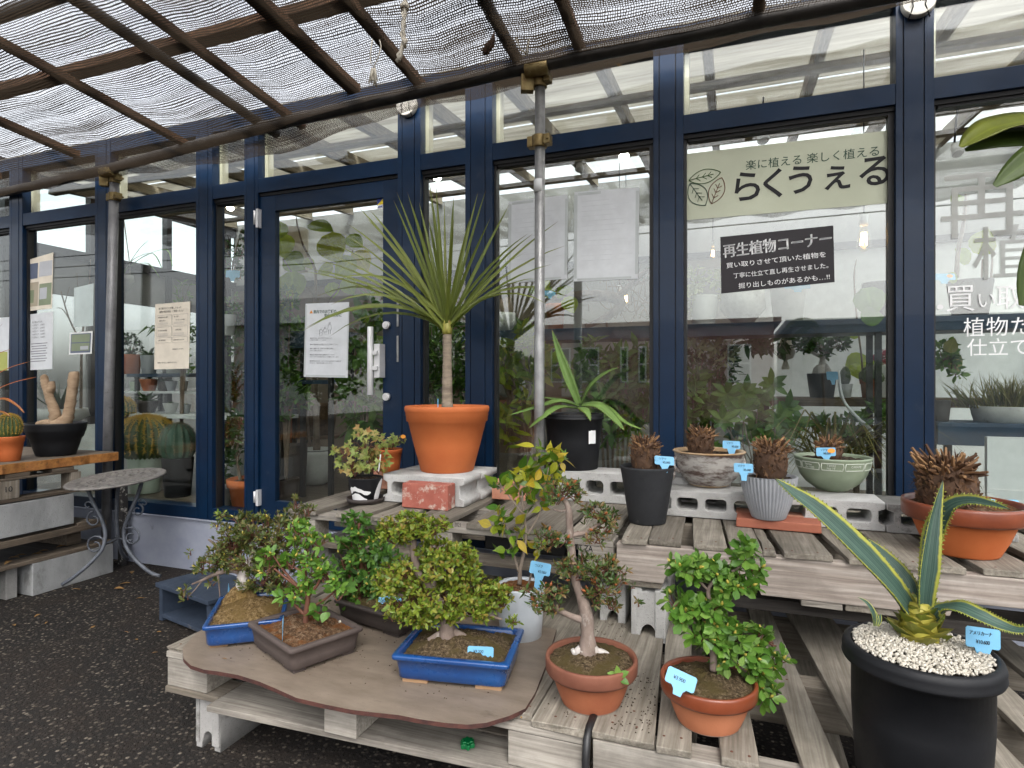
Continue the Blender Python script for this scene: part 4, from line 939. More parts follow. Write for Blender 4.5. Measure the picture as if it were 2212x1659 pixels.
# ---------------------------------------------------------------- pot and plant materials
MAT['terra_new'] = grunge('clean terracotta', (0.44, 0.105, 0.024), (0.52, 0.14, 0.036), 4, 0.72, 0, 140, 0.12, dirt=((0.40, 0.12, 0.045), 12, 0.64))
MAT['terra_old'] = grunge('old terracotta', (0.27, 0.078, 0.034), (0.38, 0.125, 0.055), 6, 0.75, 0, 110, 0.2, dirt=((0.42, 0.27, 0.19), 7, 0.61))
MAT['terra_mid'] = grunge('peach terracotta', (0.40, 0.135, 0.058), (0.50, 0.185, 0.09), 6, 0.75, 0, 110, 0.2, dirt=((0.48, 0.28, 0.18), 8, 0.63))
MAT['terra_rim'] = grunge('glazed brown rim', (0.16, 0.036, 0.013), (0.23, 0.055, 0.021), 8, 0.42, 0, 90, 0.12, coat=0.25, dirt=((0.24, 0.11, 0.075), 9, 0.68))
MAT['terra_dull'] = grunge('dull brown rim', (0.145, 0.048, 0.027), (0.21, 0.078, 0.045), 8, 0.72, 0, 90, 0.2, dirt=((0.30, 0.2, 0.17), 9, 0.62))
MAT['lime'] = grunge('limescale base', (0.36, 0.20, 0.15), (0.46, 0.33, 0.28), 12, 0.85, 0, 90, 0.2)
MAT['blackpot'] = grunge('black plastic', (0.006, 0.0065, 0.008), (0.010, 0.0105, 0.0125), 6, 0.55, 0, 120, 0.08, dirt=((0.03, 0.031, 0.034), 13, 0.65), spec=0.3)
MAT['matblack'] = grunge('scuffed black clay', (0.010, 0.011, 0.013), (0.018, 0.019, 0.022), 10, 0.75, 0, 120, 0.25, dirt=((0.07, 0.07, 0.075), 16, 0.62))
MAT['blueglaze'] = grunge('blue glaze', (0.003, 0.036, 0.155), (0.007, 0.07, 0.24), 5, 0.28, 0, 60, 0.05, coat=0.5, dirt=((0.004, 0.012, 0.05), 12, 0.62))
MAT['brownclay'] = grunge('unglazed brown clay', (0.055, 0.04, 0.036), (0.085, 0.064, 0.056), 6, 0.75, 0, 120, 0.15, dirt=((0.11, 0.09, 0.08), 9, 0.62))
MAT['darkclay'] = grunge('dark brown clay', (0.028, 0.022, 0.02), (0.045, 0.034, 0.03), 6, 0.6, 0, 120, 0.15)
MAT['footclay'] = grunge('bare clay foot', (0.25, 0.15, 0.08), (0.36, 0.22, 0.12), 10, 0.85)
MAT['whiteglaze'] = grunge('grey white glaze', (0.42, 0.46, 0.50), (0.52, 0.55, 0.58), 4, 0.3, 0, 60, 0.04, coat=0.4, dirt=((0.34, 0.36, 0.38), 8, 0.66))
MAT['greenglaze'] = grunge('sage green glaze', (0.20, 0.25, 0.165), (0.27, 0.32, 0.22), 6, 0.4, 0, 70, 0.12, coat=0.2)
MAT['greypot'] = grunge('blue grey ribbed plastic', (0.27, 0.28, 0.30), (0.36, 0.37, 0.39), 5, 0.55, 0, 80, 0.05)
MAT['rustic'] = grunge('rustic glazed stoneware', (0.42, 0.40, 0.37), (0.52, 0.49, 0.45), 10, 0.5, 0, 60, 0.3, dirt=((0.10, 0.062, 0.05), 9, 0.46), sc3=(1, 1, 3), coat=0.2)
MAT['rusticrim'] = grunge('toasted rim glaze', (0.36, 0.22, 0.10), (0.46, 0.36, 0.25), 14, 0.5, 0, 60, 0.2, dirt=((0.2, 0.09, 0.04), 12, 0.6))
def soilmat(name, c, big=70, moss=None):
    t = NT(name); v = t.coord()
    col = t.ramp(t.noise(v, big, 8, 0.75), [(0.37, c[0]), (0.5, c[1]), (0.62, c[2])])
    if moss: col = t.mix(t.ramp(t.noise(v, 12, 5), [(0.45, (0, 0, 0)), (0.6, (1, 1, 1))]), col, moss)
    return t.done(t.bsdf(col, 0.95, 0, t.bump(t.noise(v, big * 1.4, 8, 0.75), 1.0, 0.015), 0.2).outputs[0])
MAT['soil'] = soilmat('dark potting soil', [(0.015, 0.011, 0.008), (0.05, 0.036, 0.025), (0.13, 0.10, 0.07)])
MAT['mossy'] = soilmat('mossy brown soil', [(0.035, 0.024, 0.013), (0.12, 0.082, 0.045), (0.28, 0.21, 0.13)], 110, (0.11, 0.082, 0.03))
MAT['sphag'] = soilmat('golden moss mound', [(0.07, 0.042, 0.014), (0.22, 0.14, 0.055), (0.40, 0.29, 0.15)], 85, (0.20, 0.13, 0.045))
MAT['orangesoil'] = soilmat('rusty granular soil', [(0.05, 0.028, 0.015), (0.15, 0.085, 0.045), (0.32, 0.22, 0.14)], 75, (0.22, 0.08, 0.02))
MAT['pebble'] = grunge('cream pebble', (0.40, 0.36, 0.29), (0.62, 0.585, 0.51), 30, 0.6, 0, 90, 0.1)
MAT['bark'] = grunge('grey brown bark', (0.13, 0.09, 0.07), (0.25, 0.19, 0.155), 18, 0.9, 0, 70, 0.8, sc3=(1, 1, .4))
MAT['barkpale'] = grunge('pale smooth root bark', (0.36, 0.32, 0.29), (0.52, 0.48, 0.45), 22, 0.85, 0, 80, 0.6, dirt=((0.2, 0.14, 0.11), 20, 0.6))
MAT['barkpink'] = grunge('pinkish azalea bark', (0.12, 0.085, 0.068), (0.27, 0.21, 0.175), 22, 0.9, 0, 60, 1.0, dirt=((0.40, 0.36, 0.32), 24, 0.56), sc3=(1, 1, .5))
MAT['twig'] = plain('reddish twig', (0.13, 0.05, 0.028), 0.7)
MAT['twiggrey'] = plain('grey twig', (0.20, 0.16, 0.125), 0.8)
MAT['bud'] = plain('yellow flower bud', (0.42, 0.34, 0.06), 0.5)
MAT['budred'] = plain('orange bud scale', (0.30, 0.09, 0.025), 0.6)
G = leafmat
MAT['lf_dark'] = G('dark bronze azalea leaf', [(0.05, 0.075, 0.022), (0.08, 0.11, 0.03), (0.115, 0.15, 0.036), (0.15, 0.115, 0.045), (0.16, 0.18, 0.045)])
MAT['lf_bright'] = G('bright azalea leaf', [(0.062, 0.156, 0.022), (0.094, 0.213, 0.027), (0.138, 0.269, 0.037), (0.188, 0.325, 0.056)])
MAT['lf_mid'] = G('mid green azalea leaf', [(0.039, 0.111, 0.021), (0.065, 0.156, 0.026), (0.091, 0.202, 0.033), (0.130, 0.247, 0.046)])
MAT['lf_yel'] = G('yellow green azalea leaf', [(0.085, 0.14, 0.016), (0.13, 0.20, 0.02), (0.185, 0.25, 0.026), (0.24, 0.27, 0.035), (0.25, 0.18, 0.04)])
MAT['lf_bronze'] = G('bronze green azalea leaf', [(0.048, 0.093, 0.024), (0.075, 0.128, 0.033), (0.120, 0.128, 0.042), (0.195, 0.098, 0.033)])
MAT['lf_fresh'] = G('fresh glossy azalea leaf', [(0.066, 0.162, 0.024), (0.102, 0.222, 0.034), (0.138, 0.264, 0.042), (0.192, 0.312, 0.072)], 0.36)
MAT['lf_cam'] = G('yellowing camellia leaf', [(0.045, 0.12, 0.015), (0.07, 0.16, 0.018), (0.12, 0.22, 0.022), (0.20, 0.28, 0.03), (0.33, 0.33, 0.03), (0.42, 0.30, 0.03)], 0.28, 0.3)
MAT['lf_ivy'] = G('pale ivy leaf', [(0.14, 0.19, 0.04), (0.21, 0.27, 0.06), (0.28, 0.31, 0.09), (0.33, 0.29, 0.10), (0.33, 0.16, 0.06)], 0.5, 0.3)
MAT['lf_cord'] = G('sword leaf', [(0.075, 0.105, 0.016), (0.11, 0.145, 0.02), (0.15, 0.185, 0.025), (0.18, 0.20, 0.04)], 0.4, 0.15, None, ((0.09, 0.035, 0.012), 0.94), ((0.15, 0.18, 0.045), 9.0))
MAT['lf_agave'] = G('green agave leaf', [(0.102, 0.180, 0.042), (0.144, 0.240, 0.054)], 0.45, 0.05, None, ((0.13, 0.055, 0.02), 0.92))
MAT['lf_agavar'] = G('variegated agave leaf', [(0.03, 0.07, 0.055), (0.04, 0.085, 0.062)], 0.5, 0.04, ((0.40, 0.40, 0.07), 0.385), ((0.04, 0.025, 0.018), 0.965), ((0.075, 0.125, 0.10), 14.0))
MAT['lf_stub'] = G('cut agave leaf base', [(0.10, 0.15, 0.02), (0.17, 0.21, 0.03), (0.26, 0.25, 0.05)], 0.5, 0.05, ((0.36, 0.32, 0.05), 0.34), ((0.16, 0.07, 0.035), 0.9))
MAT['lf_big'] = G('large thick leaf', [(0.13, 0.16, 0.012), (0.16, 0.18, 0.016)], 0.4, 0.25)
MAT['lf_bigd'] = G('large dark leaf', [(0.05, 0.09, 0.012), (0.07, 0.11, 0.016)], 0.4, 0.3)
MAT['cyc'] = grunge('fibrous cycad base', (0.045, 0.024, 0.014), (0.11, 0.06, 0.034), 30, 0.95, 0, 60, 1.0)
MAT['cycstub'] = G('dry leaf stalk', [(0.05, 0.024, 0.013), (0.09, 0.045, 0.024), (0.15, 0.08, 0.042), (0.30, 0.17, 0.085)], 0.8, 0.0)
MAT['cycfib'] = G('dark fibrous stalk base', [(0.035, 0.018, 0.01), (0.07, 0.036, 0.02), (0.12, 0.065, 0.035)], 0.9, 0.0)
MAT['tagblue'] = plain('light blue plastic tag', (0.16, 0.41, 0.62), 0.5)
MAT['whiteplain'] = plain('white card', (0.74, 0.74, 0.73), 0.6)

# ---------------------------------------------------------------- pots
def pot_geo(u, vb, Z, wb, wr, vr):
    p = onZ(u, vb, Z); d = depth(p); k = math.sqrt(1 + ((u - CX) / F) ** 2); hd = Vector((p.x, p.y, 0)).normalized()
    rb = wb / 2 * d / F / k; d2 = d + rb / k; rb = wb / 2 * d2 / F / k; c = p + hd * rb
    rr = wr / 2 * d2 / F / k; h = H - (vr - CY) / F * d2 - Z
    return c, rb, rr, h, d2
def round_pot(name, label, u, vb, Z, wb, wr, vr, style, mats, soil='soil', cat='potted plant', group=None, seg=56, soil_drop=.12, dome=.0, dy=0.0):
    c, rb, rr, h, d = pot_geo(u, vb, Z, wb, wr, vr)
    if dy: c = c + Vector((0, dy, 0)); d = depth(c)
    t = thing(name, c, label, cat, group)
    m = MB(); lip = rr * .06
    L = lambda a: rb + (rr - rb) * a
    if style == 'collar':   # plain flower pot with a band below the rim
        k = .955; prof = [(rb * .97, 0), (rb, h * .01), (rb + (rr * .93 - rb) * .5, h * .385), (rr * .915, h * .755), (rr * .955, h * .77), (rr * .965, h * .85), (rr * .972, h * .855), (rr * .975, h * .90), (rr * .99, h * .915), (rr, h * .94), (rr, h * .975), (rr * .985, h), (rr * .94, h), (rr * .92, h * .97), (rr * .90, h * .8)]
    elif style == 'bonsai': # low round pot with a tall glazed rim band
        prof = [(rb * .97, 0), (rb, h * .03), (L(.30), h * .30), (L(.58), h * .62), (L(.64), h * .655), (L(.90), h * .665), (L(.98), h * .72), (rr, h * .95), (rr * .985, h), (rr * .93, h), (rr * .91, h * .95), (rr * .88, h * .7)]
    elif style == 'plain':
        prof = [(rb * .96, 0), (rb, h * .02), (L(.5), h * .5), (L(.96), h * .95), (rr, h * .975), (rr * .99, h), (rr * .95, h), (rr * .935, h * .95), (rr * .89, h * .7)]
    elif style == 'nursery':
        prof = [(rb * .97, 0), (rb, h * .015), (L(.35), h * .5), (rr * .93, h * .9), (rr * .99, h * .905), (rr * 1.0, h * .925), (rr * .96, h * .935), (rr * .985, h * .965), (rr * .97, h), (rr * .91, h * .995), (rr * .9, h * .9), (rr * .88, h * .7)]
    elif style == 'roll':
        prof = [(rb * .97, 0), (rb, h * .015), (L(.3), h * .5), (rr * .875, h * .86), (rr * .985, h * .865), (rr * 1.0, h * .885), (rr * .985, h * .90), (rr * .995, h * .94), (rr * .97, h * .985), (rr * .92, h), (rr * .87, h * .985), (rr * .85, h * .93), (rr * .83, h * .7)]
    elif style == 'bowl':
        prof = [(rb * .96, 0), (rb, h * .02), (L(.45), h * .22), (L(.74), h * .45), (L(.9), h * .72), (L(.965), h * .93), (rr, h * .96), (rr * .99, h), (rr * .94, h), (rr * .92, h * .95), (rr * .82, h * .6)]
    elif style == 'tall':
        prof = [(rb * .93, 0), (rb * .95, h * .01), (rb, h * .03), (L(.4), h * .4), (rr, h * .92), (rr, h * .98), (rr * .98, h), (rr * .86, h), (rr * .84, h * .97), (rr * .82, h * .6)]
    elif style == 'step':
        prof = [(rb * .96, 0), (rb, h * .02), (L(.3), h * .3), (L(.5), h * .52), (L(.66), h * .56), (L(.80), h * .72), (L(.86), h * .74), (L(.90), h * .80), (L(.97), h * .95), (rr, h), (rr * .94, h), (rr * .92, h * .95), (rr * .85, h * .7)]
    nm = len(prof) - 1
    mi = [0] * nm
    if len(mats) > 1 and style == 'bonsai': mi = [2 if i < 1 else 0 if i < 4 else 1 for i in range(nm)]
    m.lathe(prof, c, seg, mats=mi, close=True)
    # reopen the top: last face closes the inner floor, hidden by the soil
    m.build('pot', mats, t)
    zs = h * (1 - soil_drop)
    if soil: MB().disc(c + Vector((0, 0, zs)), rr * (.90 if style != 'tall' else .83), seg=36, dome=dome, rough=.0042, rings=12).build('soil', soil, t)
    return t, c, rr, h, d, c + Vector((0, 0, zs))

def rect_pot(name, label, c, lx, ly, h, rz, mats, soil, flare=.92, dome=.03, group=None):
    t = thing(name, c, label, 'bonsai', group); R = Matrix.Rotation(rz, 3, 'Z'); c = Vector(c)
    def ring(m, a, b, z, r):
        pts = rrect(0, 0, a, b, r, 4); return m.add([c + R @ Vector((x, y, z)) for x, y in pts]), len(pts)
    m = MB(); prev = None
    for a, z, r in ((flare * .95, .010, .02), (flare, .016, .022), (flare * 1.01, h * .45, .022), (flare * 1.04, h * .80, .02), (.985, h * .83, .014), (1.0, h * .86, .012), (1.0, h * .96, .012), (.985, h, .012), (.90, h, .016), (.885, h * .96, .02), (.87, h * .6, .02)):
        k = lx * (1 - a); b, n = ring(m, lx - k, ly - k, z, r)
        if prev is not None:
            for i in range(n): m.face((prev + i, prev + (i + 1) % n, b + (i + 1) % n, b + i), 0, None, True)
        else: m.face([b + i for i in range(n)][::-1], 0)
        prev = b
    m.build('pot', mats[0], t)
    f = MB()
    for sx in (-1, 1):
        for sy in (-1, 1): f.box(c + R @ Vector((sx * lx * flare * .34, sy * ly * flare * .36, .006)), (lx * .22, ly * .16, .014), rz)
    for q in range(0, len(f.v), 8):
        fm = MB(); fm.v = f.v[q:q + 8]; fm.f = f.f[:6]; fm.m = [0] * 6; fm.uv = [None] * 6; fm.sm = [False] * 6; fm.build('foot', mats[1], t, .002)
    # soil mound on a grid
    s = MB(); nx, ny = 40, 30; rows = []; iw, il = (lx - lx * .11) / 2, (ly - lx * .11) / 2
    for j in range(ny + 1):
        r = []
        for i in range(nx + 1):
            x, y = -1 + 2 * i / nx, -1 + 2 * j / ny
            z = h * .84 + dome * max(0, 1 - (x * x + y * y)) ** 1.0 + rnd(-.0045, .0045)
            r.append(c + R @ Vector((x * iw, y * il, z)))
        rows.append(s.add(r))
    for j in range(ny):
        for i in range(nx): s.face((rows[j] + i, rows[j] + i + 1, rows[j + 1] + i + 1, rows[j + 1] + i), 0, None, True)
    s.build('soil', soil, t)
    return t, c + Vector((0, 0, h * .84 + dome)), depth(c)

# ---------------------------------------------------------------- plants
def smooth(P, n=4):
    Q = []
    for i in range(len(P) - 1):
        a = P[max(i - 1, 0)]; b = P[i]; c = P[i + 1]; d = P[min(i + 2, len(P) - 1)]
        for k in range(n):
            t = k / n; Q.append(tuple(.5 * ((2 * b[j]) + (-a[j] + c[j]) * t + (2 * a[j] - 5 * b[j] + 4 * c[j] - d[j]) * t * t + (-a[j] + 3 * b[j] - 3 * c[j] + d[j]) * t ** 3) for j in range(len(b))))
    Q.append(P[-1]); return Q
def trunk(t, d, chains, mat, seg=10, name='trunk', wob=.08):
    m = MB()
    for ch in chains:
        Q = smooth([(u, v, r, (o[0] if o else 0.0)) for u, v, r, *o in ch], 5)
        m.tube([atD(u, v, d + o) for u, v, r, o in Q], [r * d / F for u, v, r, o in Q], seg, wob=wob)
    return m.build(name, mat, t)
def foliage(t, d, clusters, L, Wd, per, mat, twig='twig', shape=(0, .7, 1.0, .75, 0), up=.55, bud=None, name='leaves', zs=.8, spread=(30, 80), bend=.25, minr=.35, rootd=None):
    lv = MB(); tw = bd = lv
    for cl in clusters:
        u, v, ru, rv, n = cl[:5]; dz = cl[5] if len(cl) > 5 else 0.0
        c = atD(u, v, d + dz); k = (d + dz) / F; a, b = ru * k, rv * k
        root = c - UP * b * .75
        for i in range(n):
            q = rvec(); r = rnd(minr, 1) ** .6
            p = c + RIGHT * (q.x * r * a) + UP * (q.z * r * b) + FWD * (q.y * r * a * zs)
            ax = (q.x * RIGHT * .7 + q.z * UP * .5 + q.y * FWD * .7 + UP * up + rvec() * .35).normalized()
            s0 = root.lerp(p, .25) + rvec() * .01
            if i % 2 == 0 or n < 12: tw.tube([s0, s0.lerp(p, .55) + rvec() * a * .06, p], [.0022, .0016, .001], 4, 1, cap=False)
            e1 = ax.orthogonal().normalized(); e2 = ax.cross(e1); ph = rnd(0, 6.28); m_ = random.choice(per) if isinstance(per, (list, tuple)) else per
            for j in range(m_):
                th = ph + j * 2.4; tl = radians(rnd(*spread)); dd = ax * cos(tl) + (e1 * cos(th) + e2 * sin(th)) * sin(tl)
                l = L * rnd(.5, 1.2)
                lv.leaf(p + dd * .002 - ax * rnd(0, .006), dd, ax + rvec() * .2, l, Wd * l / L * rnd(.85, 1.15), bend * rnd(-.2, 1.3), rnd(.1, .35), shape)
            if bud and random.random() < bud[1]: bd.tube([p, p + ax * .007, p + ax * .015], [.0028, .0042, .0008], 6, 2)
    return lv.build(name, [mat, twig, bud[0] if bud else twig], t)
SP = (0, .45, .9, 1.0, 0)   # spoon shaped
def price_tag(u, v, d, lines, label, yaw=0, pitch=-12, roll=0, w=.078, hgt=.034, stem=.05, sticker=False, ts=.0125):
    """T shaped plastic tag, centre of its panel at the pixel"""
    c = atD(u, v, d); base = Matrix.Rotation(radians(yaw), 3, 'Z')
    x = base @ RIGHT; y = UP.copy(); n = -(base @ FWD)
    Rr = Matrix.Rotation(radians(roll), 3, n); x = Rr @ x; y = Rr @ y
    Rp = Matrix.Rotation(radians(pitch), 3, x); y = Rp @ y
    s = hgt / 2; o = [(-w * .13, -s - stem), (w * .13, -s - stem), (w * .17, -s - stem * .35), (w * .24, -s - .004)] + [(p[0], p[1]) for p in rrect(0, 0, w, hgt, .004, 3)][15 - 3:16] + [(w / 2, s - .004), (w / 2 - .004, s), (-w / 2 + .004, s), (-w / 2, s - .004), (-w / 2, -s + .004), (-w / 2 + .004, -s)] + [(-w * .24, -s - .004), (-w * .17, -s - stem * .35)]
    o = [(-w * .13, -s - stem), (w * .13, -s - stem), (w * .16, -s - stem * .4), (w * .25, -s), (w / 2 - .004, -s), (w / 2, -s + .004), (w / 2, s - .004), (w / 2 - .004, s), (-w / 2 + .004, s), (-w / 2, s - .004), (-w / 2, -s + .004), (-w / 2 + .004, -s), (-w * .25, -s), (-w * .16, -s - stem * .4)]
    me = curve_mesh([o], .0012)
    M = frame_mat(c, x, y)
    ob = place_mesh('price_tag', me, M, 'tagblue'); tag(ob, label, 'price tag', 'light blue price tags')
    z = M.to_3x3() @ Vector((0, 0, 1))
    for s_, px, py in lines: text(s_, ts, 'ink', c + x * (px * w) + y * (py * hgt) + z * .0017, x, y, ob, space=.95, sx=.92, shear=.1)
    if sticker:
        pts = [(c + x * (w * .27 + .016 * cos(a)) + y * (.004 + .0095 * sin(a)) + z * .0018) for a in [2 * pi * k / 20 for k in range(20)]]
        m = MB(); b = m.add(pts); m.face(list(range(20))); m.build('sticker', 'sticker', ob)
    return ob
MAT['sticker'] = plain('orange sticker', (0.75, 0.30, 0.03), 0.5)

# --- cordyline in the big orange pot
t, c, rr, h, d, s = round_pot('potted_cordyline', 'spiky long leaved plant in a large clean orange terracotta pot on white blocks', 972, 1022, .831, 113, 182, 876, 'collar', ['terra_new'], soil_drop=.07, dy=-.03)
top = Vector((s.x, s.y, onY(970, 700, s.y).z))
def trunkrings(t, pts, rads, mats, name='trunk'):
    m = MB(); Q = smooth([tuple(p) + (r,) for p, r in zip(pts, rads)], 14)
    m.tube([q[:3] for q in Q], [q[3] * (1 + .05 * (i % 2) + rnd(-.03, .03)) for i, q in enumerate(Q)], 14)
    return m.build(name, mats, t)
MAT['cordbark'] = grunge('ringed cordyline bark', (0.15, 0.115, 0.085), (0.33, 0.27, 0.20), 9, 0.9, 0, 60, 0.8, sc3=(1, 1, 4), dirt=((0.42, 0.36, 0.28), 12, 0.6))
trunkrings(t, [s, s.lerp(top, .3), s.lerp(top, .6), s.lerp(top, .9)], [.027, .024, .0215, .021], 'cordbark')
MAT['greencollar'] = grunge('yellow green leaf bases', (0.22, 0.20, 0.035), (0.32, 0.30, 0.06), 12, 0.5, 0, 40, 0.3, dirt=((0.28, 0.10, 0.09), 20, 0.62), sc3=(3, 3, .5))
k1 = s.lerp(top, .88); MB().tube([k1, k1.lerp(top, .5), top, top + UP * .03], [.0235, .025, .024, .012], 14).build('crown_base', 'greencollar', t)
tips = [(690, 562), (722, 605), (684, 640), (705, 520), (735, 500), (800, 455), (1160, 600), (1140, 505), (773, 446), (750, 483), (699, 547), (663, 581), (655, 586), (850, 432), (857, 415), (880, 415), (889, 440), (928, 398), (905, 437), (942, 404), (980, 425), (980, 474), (1015, 470), (1033, 414), (1049, 412), (1100, 442), (1135, 545), (1206, 478), (1151, 505), (1220, 531), (1191, 571), (1183, 657), (1225, 640), (715, 658), (663, 707), (653, 715), (712, 727), (730, 603), (790, 470), (820, 560), (925, 470), (960, 440), (1060, 470)]
lv = MB(); dp = depth(top)
for i, (u, v) in enumerate(tips):
    p0 = top + rvec() * .008 + UP * rnd(-.05, .01); e = atD(u, v, dp); l = (e - p0).length
    off = math.sqrt(max(0, .70 ** 2 - l * l)) * rnd(.35, .8) * random.choice((-1, -1, 1))
    off = max(off, -.35); off = min(off, YG - .07 - p0.y) 
    e = atD(u, v, dp + off); nn = 7; w = rnd(.014, .020)
    droop = .10 if v > 600 else (.05 if abs(u - 970) > 150 else .02)
    P = [p0.lerp(e, k / nn) + UP * droop * 4 * (k / nn) * (1 - k / nn) * (1 if v > 520 else .8) for k in range(nn + 1)]
    lv.blade(P, [w * q for q in (.75, .9, 1, 1, .9, .72, .45, .04)], UP * .6 - FWD * .8 + rvec() * .25, rnd(.25, .6))
lv.build('leaves', 'lf_cord', t)
sp = MB(); q = atD(998, 868, d - .1)
for k in range(6): a = k * 1.05; sp.leaf(q, Vector((cos(a), sin(a) * .6, .5)), UP, .022, .014, .4, .2)
sp.build('seedling', 'lf_fresh', t)
MB().box(atD(946, 873, d - .09), (.004, .003, .05)).build('label_stick', 'tagblue', t)

# --- green agave in the black nursery pot
t, c, rr, h, d, s = round_pot('potted_agave', 'green agave with brown tips in a tall black pot with a torn white label', 1239, 1018, .839, 105, 132, 893, 'nursery', ['blackpot'], soil_drop=.05, dy=.0)
cc = atD(1252, 876, d); lv = MB(); sn = MB()
def agave_leaf(path, w, dz, nrm, fold=.35, thick=.012, teeth=0, dd=None):
    P = smooth([(u, v, (dz[i] if dz else 0.0)) for i, (u, v) in enumerate(path)], 4); D = dd or d
    P3 = [atD(u, v, D + o) for u, v, o in P]; n = len(P3)
    W_ = [w * (0.62 + 1.1 * (i / (n - 1))) if i / (n - 1) < .35 else w * max(.03, (1.0 - ((i / (n - 1) - .35) / .65) ** 1.7)) for i in range(n)]
    lv.blade(P3, W_, nrm, fold, 0, thick)
    if teeth:
        for i in range(2, n - 2):
            for s_ in (-1, 1):
                tdir = (P3[i + 1] - P3[i - 1]).normalized(); x = tdir.cross(nrm).normalized()
                for q in range(teeth): lv.cone(P3[i].lerp(P3[i + 1], q / teeth) + x * s_ * W_[i] * .49 + x.cross(tdir) * fold * W_[i] * .48, (x * s_ + tdir * .3), .0055, .002, 4, 1)
nf = (UP * .45 - FWD).normalized()
agave_leaf([(1249, 872), (1228, 820), (1208, 765), (1192, 712)], .050, [0, 0, .01, .02], nf, .8, .012, 2)
agave_leaf([(1255, 872), (1275, 835), (1305, 808), (1337, 793)], .046, [0, -.03, -.05, -.06], UP - FWD * .35, .25, .008, 2)
agave_leaf([(1250, 876), (1210, 866), (1160, 880), (1096, 898)], .042, [0, -.03, -.06, -.09], UP - FWD * .4, .3, .008, 2)
agave_leaf([(1245, 880), (1205, 880), (1170, 903), (1141, 926)], .046, [0, -.09, -.14, -.16], UP - FWD * .3, .2, .008, 2)
agave_leaf([(1258, 874), (1295, 876), (1328, 905), (1349, 930)], .056, [0, -.06, -.1, -.12], UP - FWD * .7, .15, .008, 2)
agave_leaf([(1262, 872), (1310, 880), (1350, 912), (1389, 928)], .032, [.02, -.02, -.04, -.06], UP - FWD * .6, .25, .007, 2)
agave_leaf([(1252, 880), (1262, 884), (1270, 893), (1276, 910)], .042, [-.05, -.11, -.135, -.145], UP - FWD * .6, .1, .006, 1)
agave_leaf([(1250, 874), (1225, 870), (1195, 862), (1165, 858)], .034, [.03, .06, .08, .1], UP - FWD * .4, .3, .006, 1)
lv.build('leaves', ['lf_agave', 'lf_stub'], t)
pz = [(0, 0), (.030, .002), (.029, .068), (.024, .066), (.022, .071), (.005, .069), (.003, .062), (-.001, .06)]
hd = Vector((c.x - 0, c.y, 0)).normalized(); rb_ = rr * .9
def curved_sticker(t, c, r, u, v, d_, w, h_, mat, name='paper_label', ragged=0):
    p = atD(u, v, d_); a0 = math.atan2(p.y - c.y, p.x - c.x); z0 = p.z; m = MB(); n = 6; b = []
    for i in range(n + 1):
        a = a0 + (i / n - .5) * w / r; b.append(m.add([c.xy.to_3d() + Vector((r * cos(a), r * sin(a), z0 - h_ / 2 + rnd(-ragged, ragged))), c.xy.to_3d() + Vector((r * cos(a), r * sin(a), z0 + h_ / 2 + rnd(-ragged, ragged)))]))
    for i in range(n): m.face((b[i], b[i + 1], b[i + 1] + 1, b[i] + 1))
    return m.build(name, mat, t)
curved_sticker(t, c, rr * .945, 1282, 945, d - .12, .042, .062, 'whiteplain', ragged=.002)

# --- cycad stumps
def cycad(t, c, H_, R_, n, lean=(0, 0), long_=.04, dead=True):
    m = MB(); prof = [(R_ * .72, -.01), (R_ * .92, H_ * .15), (R_, H_ * .4), (R_ * .96, H_ * .65), (R_ * .75, H_ * .88), (R_ * .35, H_ * 1.0)]
    m.lathe(prof, (0, 0, 0), 28, rib=lambda th, z: rnd(-.09, .09), close=True)
    sh = lambda p: Vector(c) + Vector((p[0] + lean[0] * p[2], p[1] + lean[1] * p[2], p[2]))
    m.v = [tuple(sh(v)) for v in m.v]; m.build('trunk', 'cyc', t)
    k = MB()
    for i in range(n):
        q = i / n; z = H_ * (.06 + .94 * q ** .8); th = i * 2.399963 + rnd(-.2, .2)
        j = next((a for a in range(5) if prof[a + 1][1] >= z), 4); (r0, z0), (r1, z1) = prof[j], prof[j + 1]; r = r0 + (r1 - r0) * (z - z0) / (z1 - z0)
        dirv = Vector((cos(th), sin(th), -.2 + 1.5 * q ** 2)) ; l = rnd(.3, .6) * R_ * .5 + (long_ * rnd(.25, .8) if q > .62 else 0)
        kk = k.leaf if random.random() < .35 else None
        p = sh((r * .9 * cos(th), r * .9 * sin(th), z))
        if q < .62: k.cone(p, Vector((cos(th) * .55, sin(th) * .55, .75)) + rvec() * .4, R_ * rnd(.18, .34), R_ * rnd(.10, .17), 4, 1, R_ * .03)
        else: k.cone(p, dirv + rvec() * .55, l * rnd(.5, 1.25), R_ * rnd(.05, .10), 5, 0, R_ * rnd(.02, .06))
        if random.random() < .6:
            k.leaf(p, (dirv * .7 + rvec() * .9), UP, R_ * rnd(.3, .8), R_ * .07, rnd(-.5, .6), .2, (.6, 1, .6, 0), 1)
    k.build('leaf_stalks', ['cycstub', 'cycfib'], t)
t, c, rr, h, d, s = round_pot('potted_cycad', 'trimmed shaggy cycad in a tapered matt black pot at the front of the upper pallet', 1398, 1136, .702, 80, 118, 1006, 'plain', ['matblack'], soil_drop=.08, group='trimmed cycads in pots')
cycad(t, s + Vector((-.005, -.01, 0)), .125, .055, 190, (-.02, 0), .03)
price_tag(1435, 995, d - .07, [('ソテツ', -.28, .08), ('¥5.000', -.1, -.34)], 'blue price tag in the tapered black pot of the shaggy cycad', yaw=6, roll=-5, pitch=-20, stem=.03)
t, c, rr, h, d, s = round_pot('potted_cycad', 'trimmed cycad in a brown and white handled bowl with a wide rim', 1531, 1054, .812, 82, 155, 973, 'bowl', ['rustic'], soil_drop=.1, group='trimmed cycads in pots')
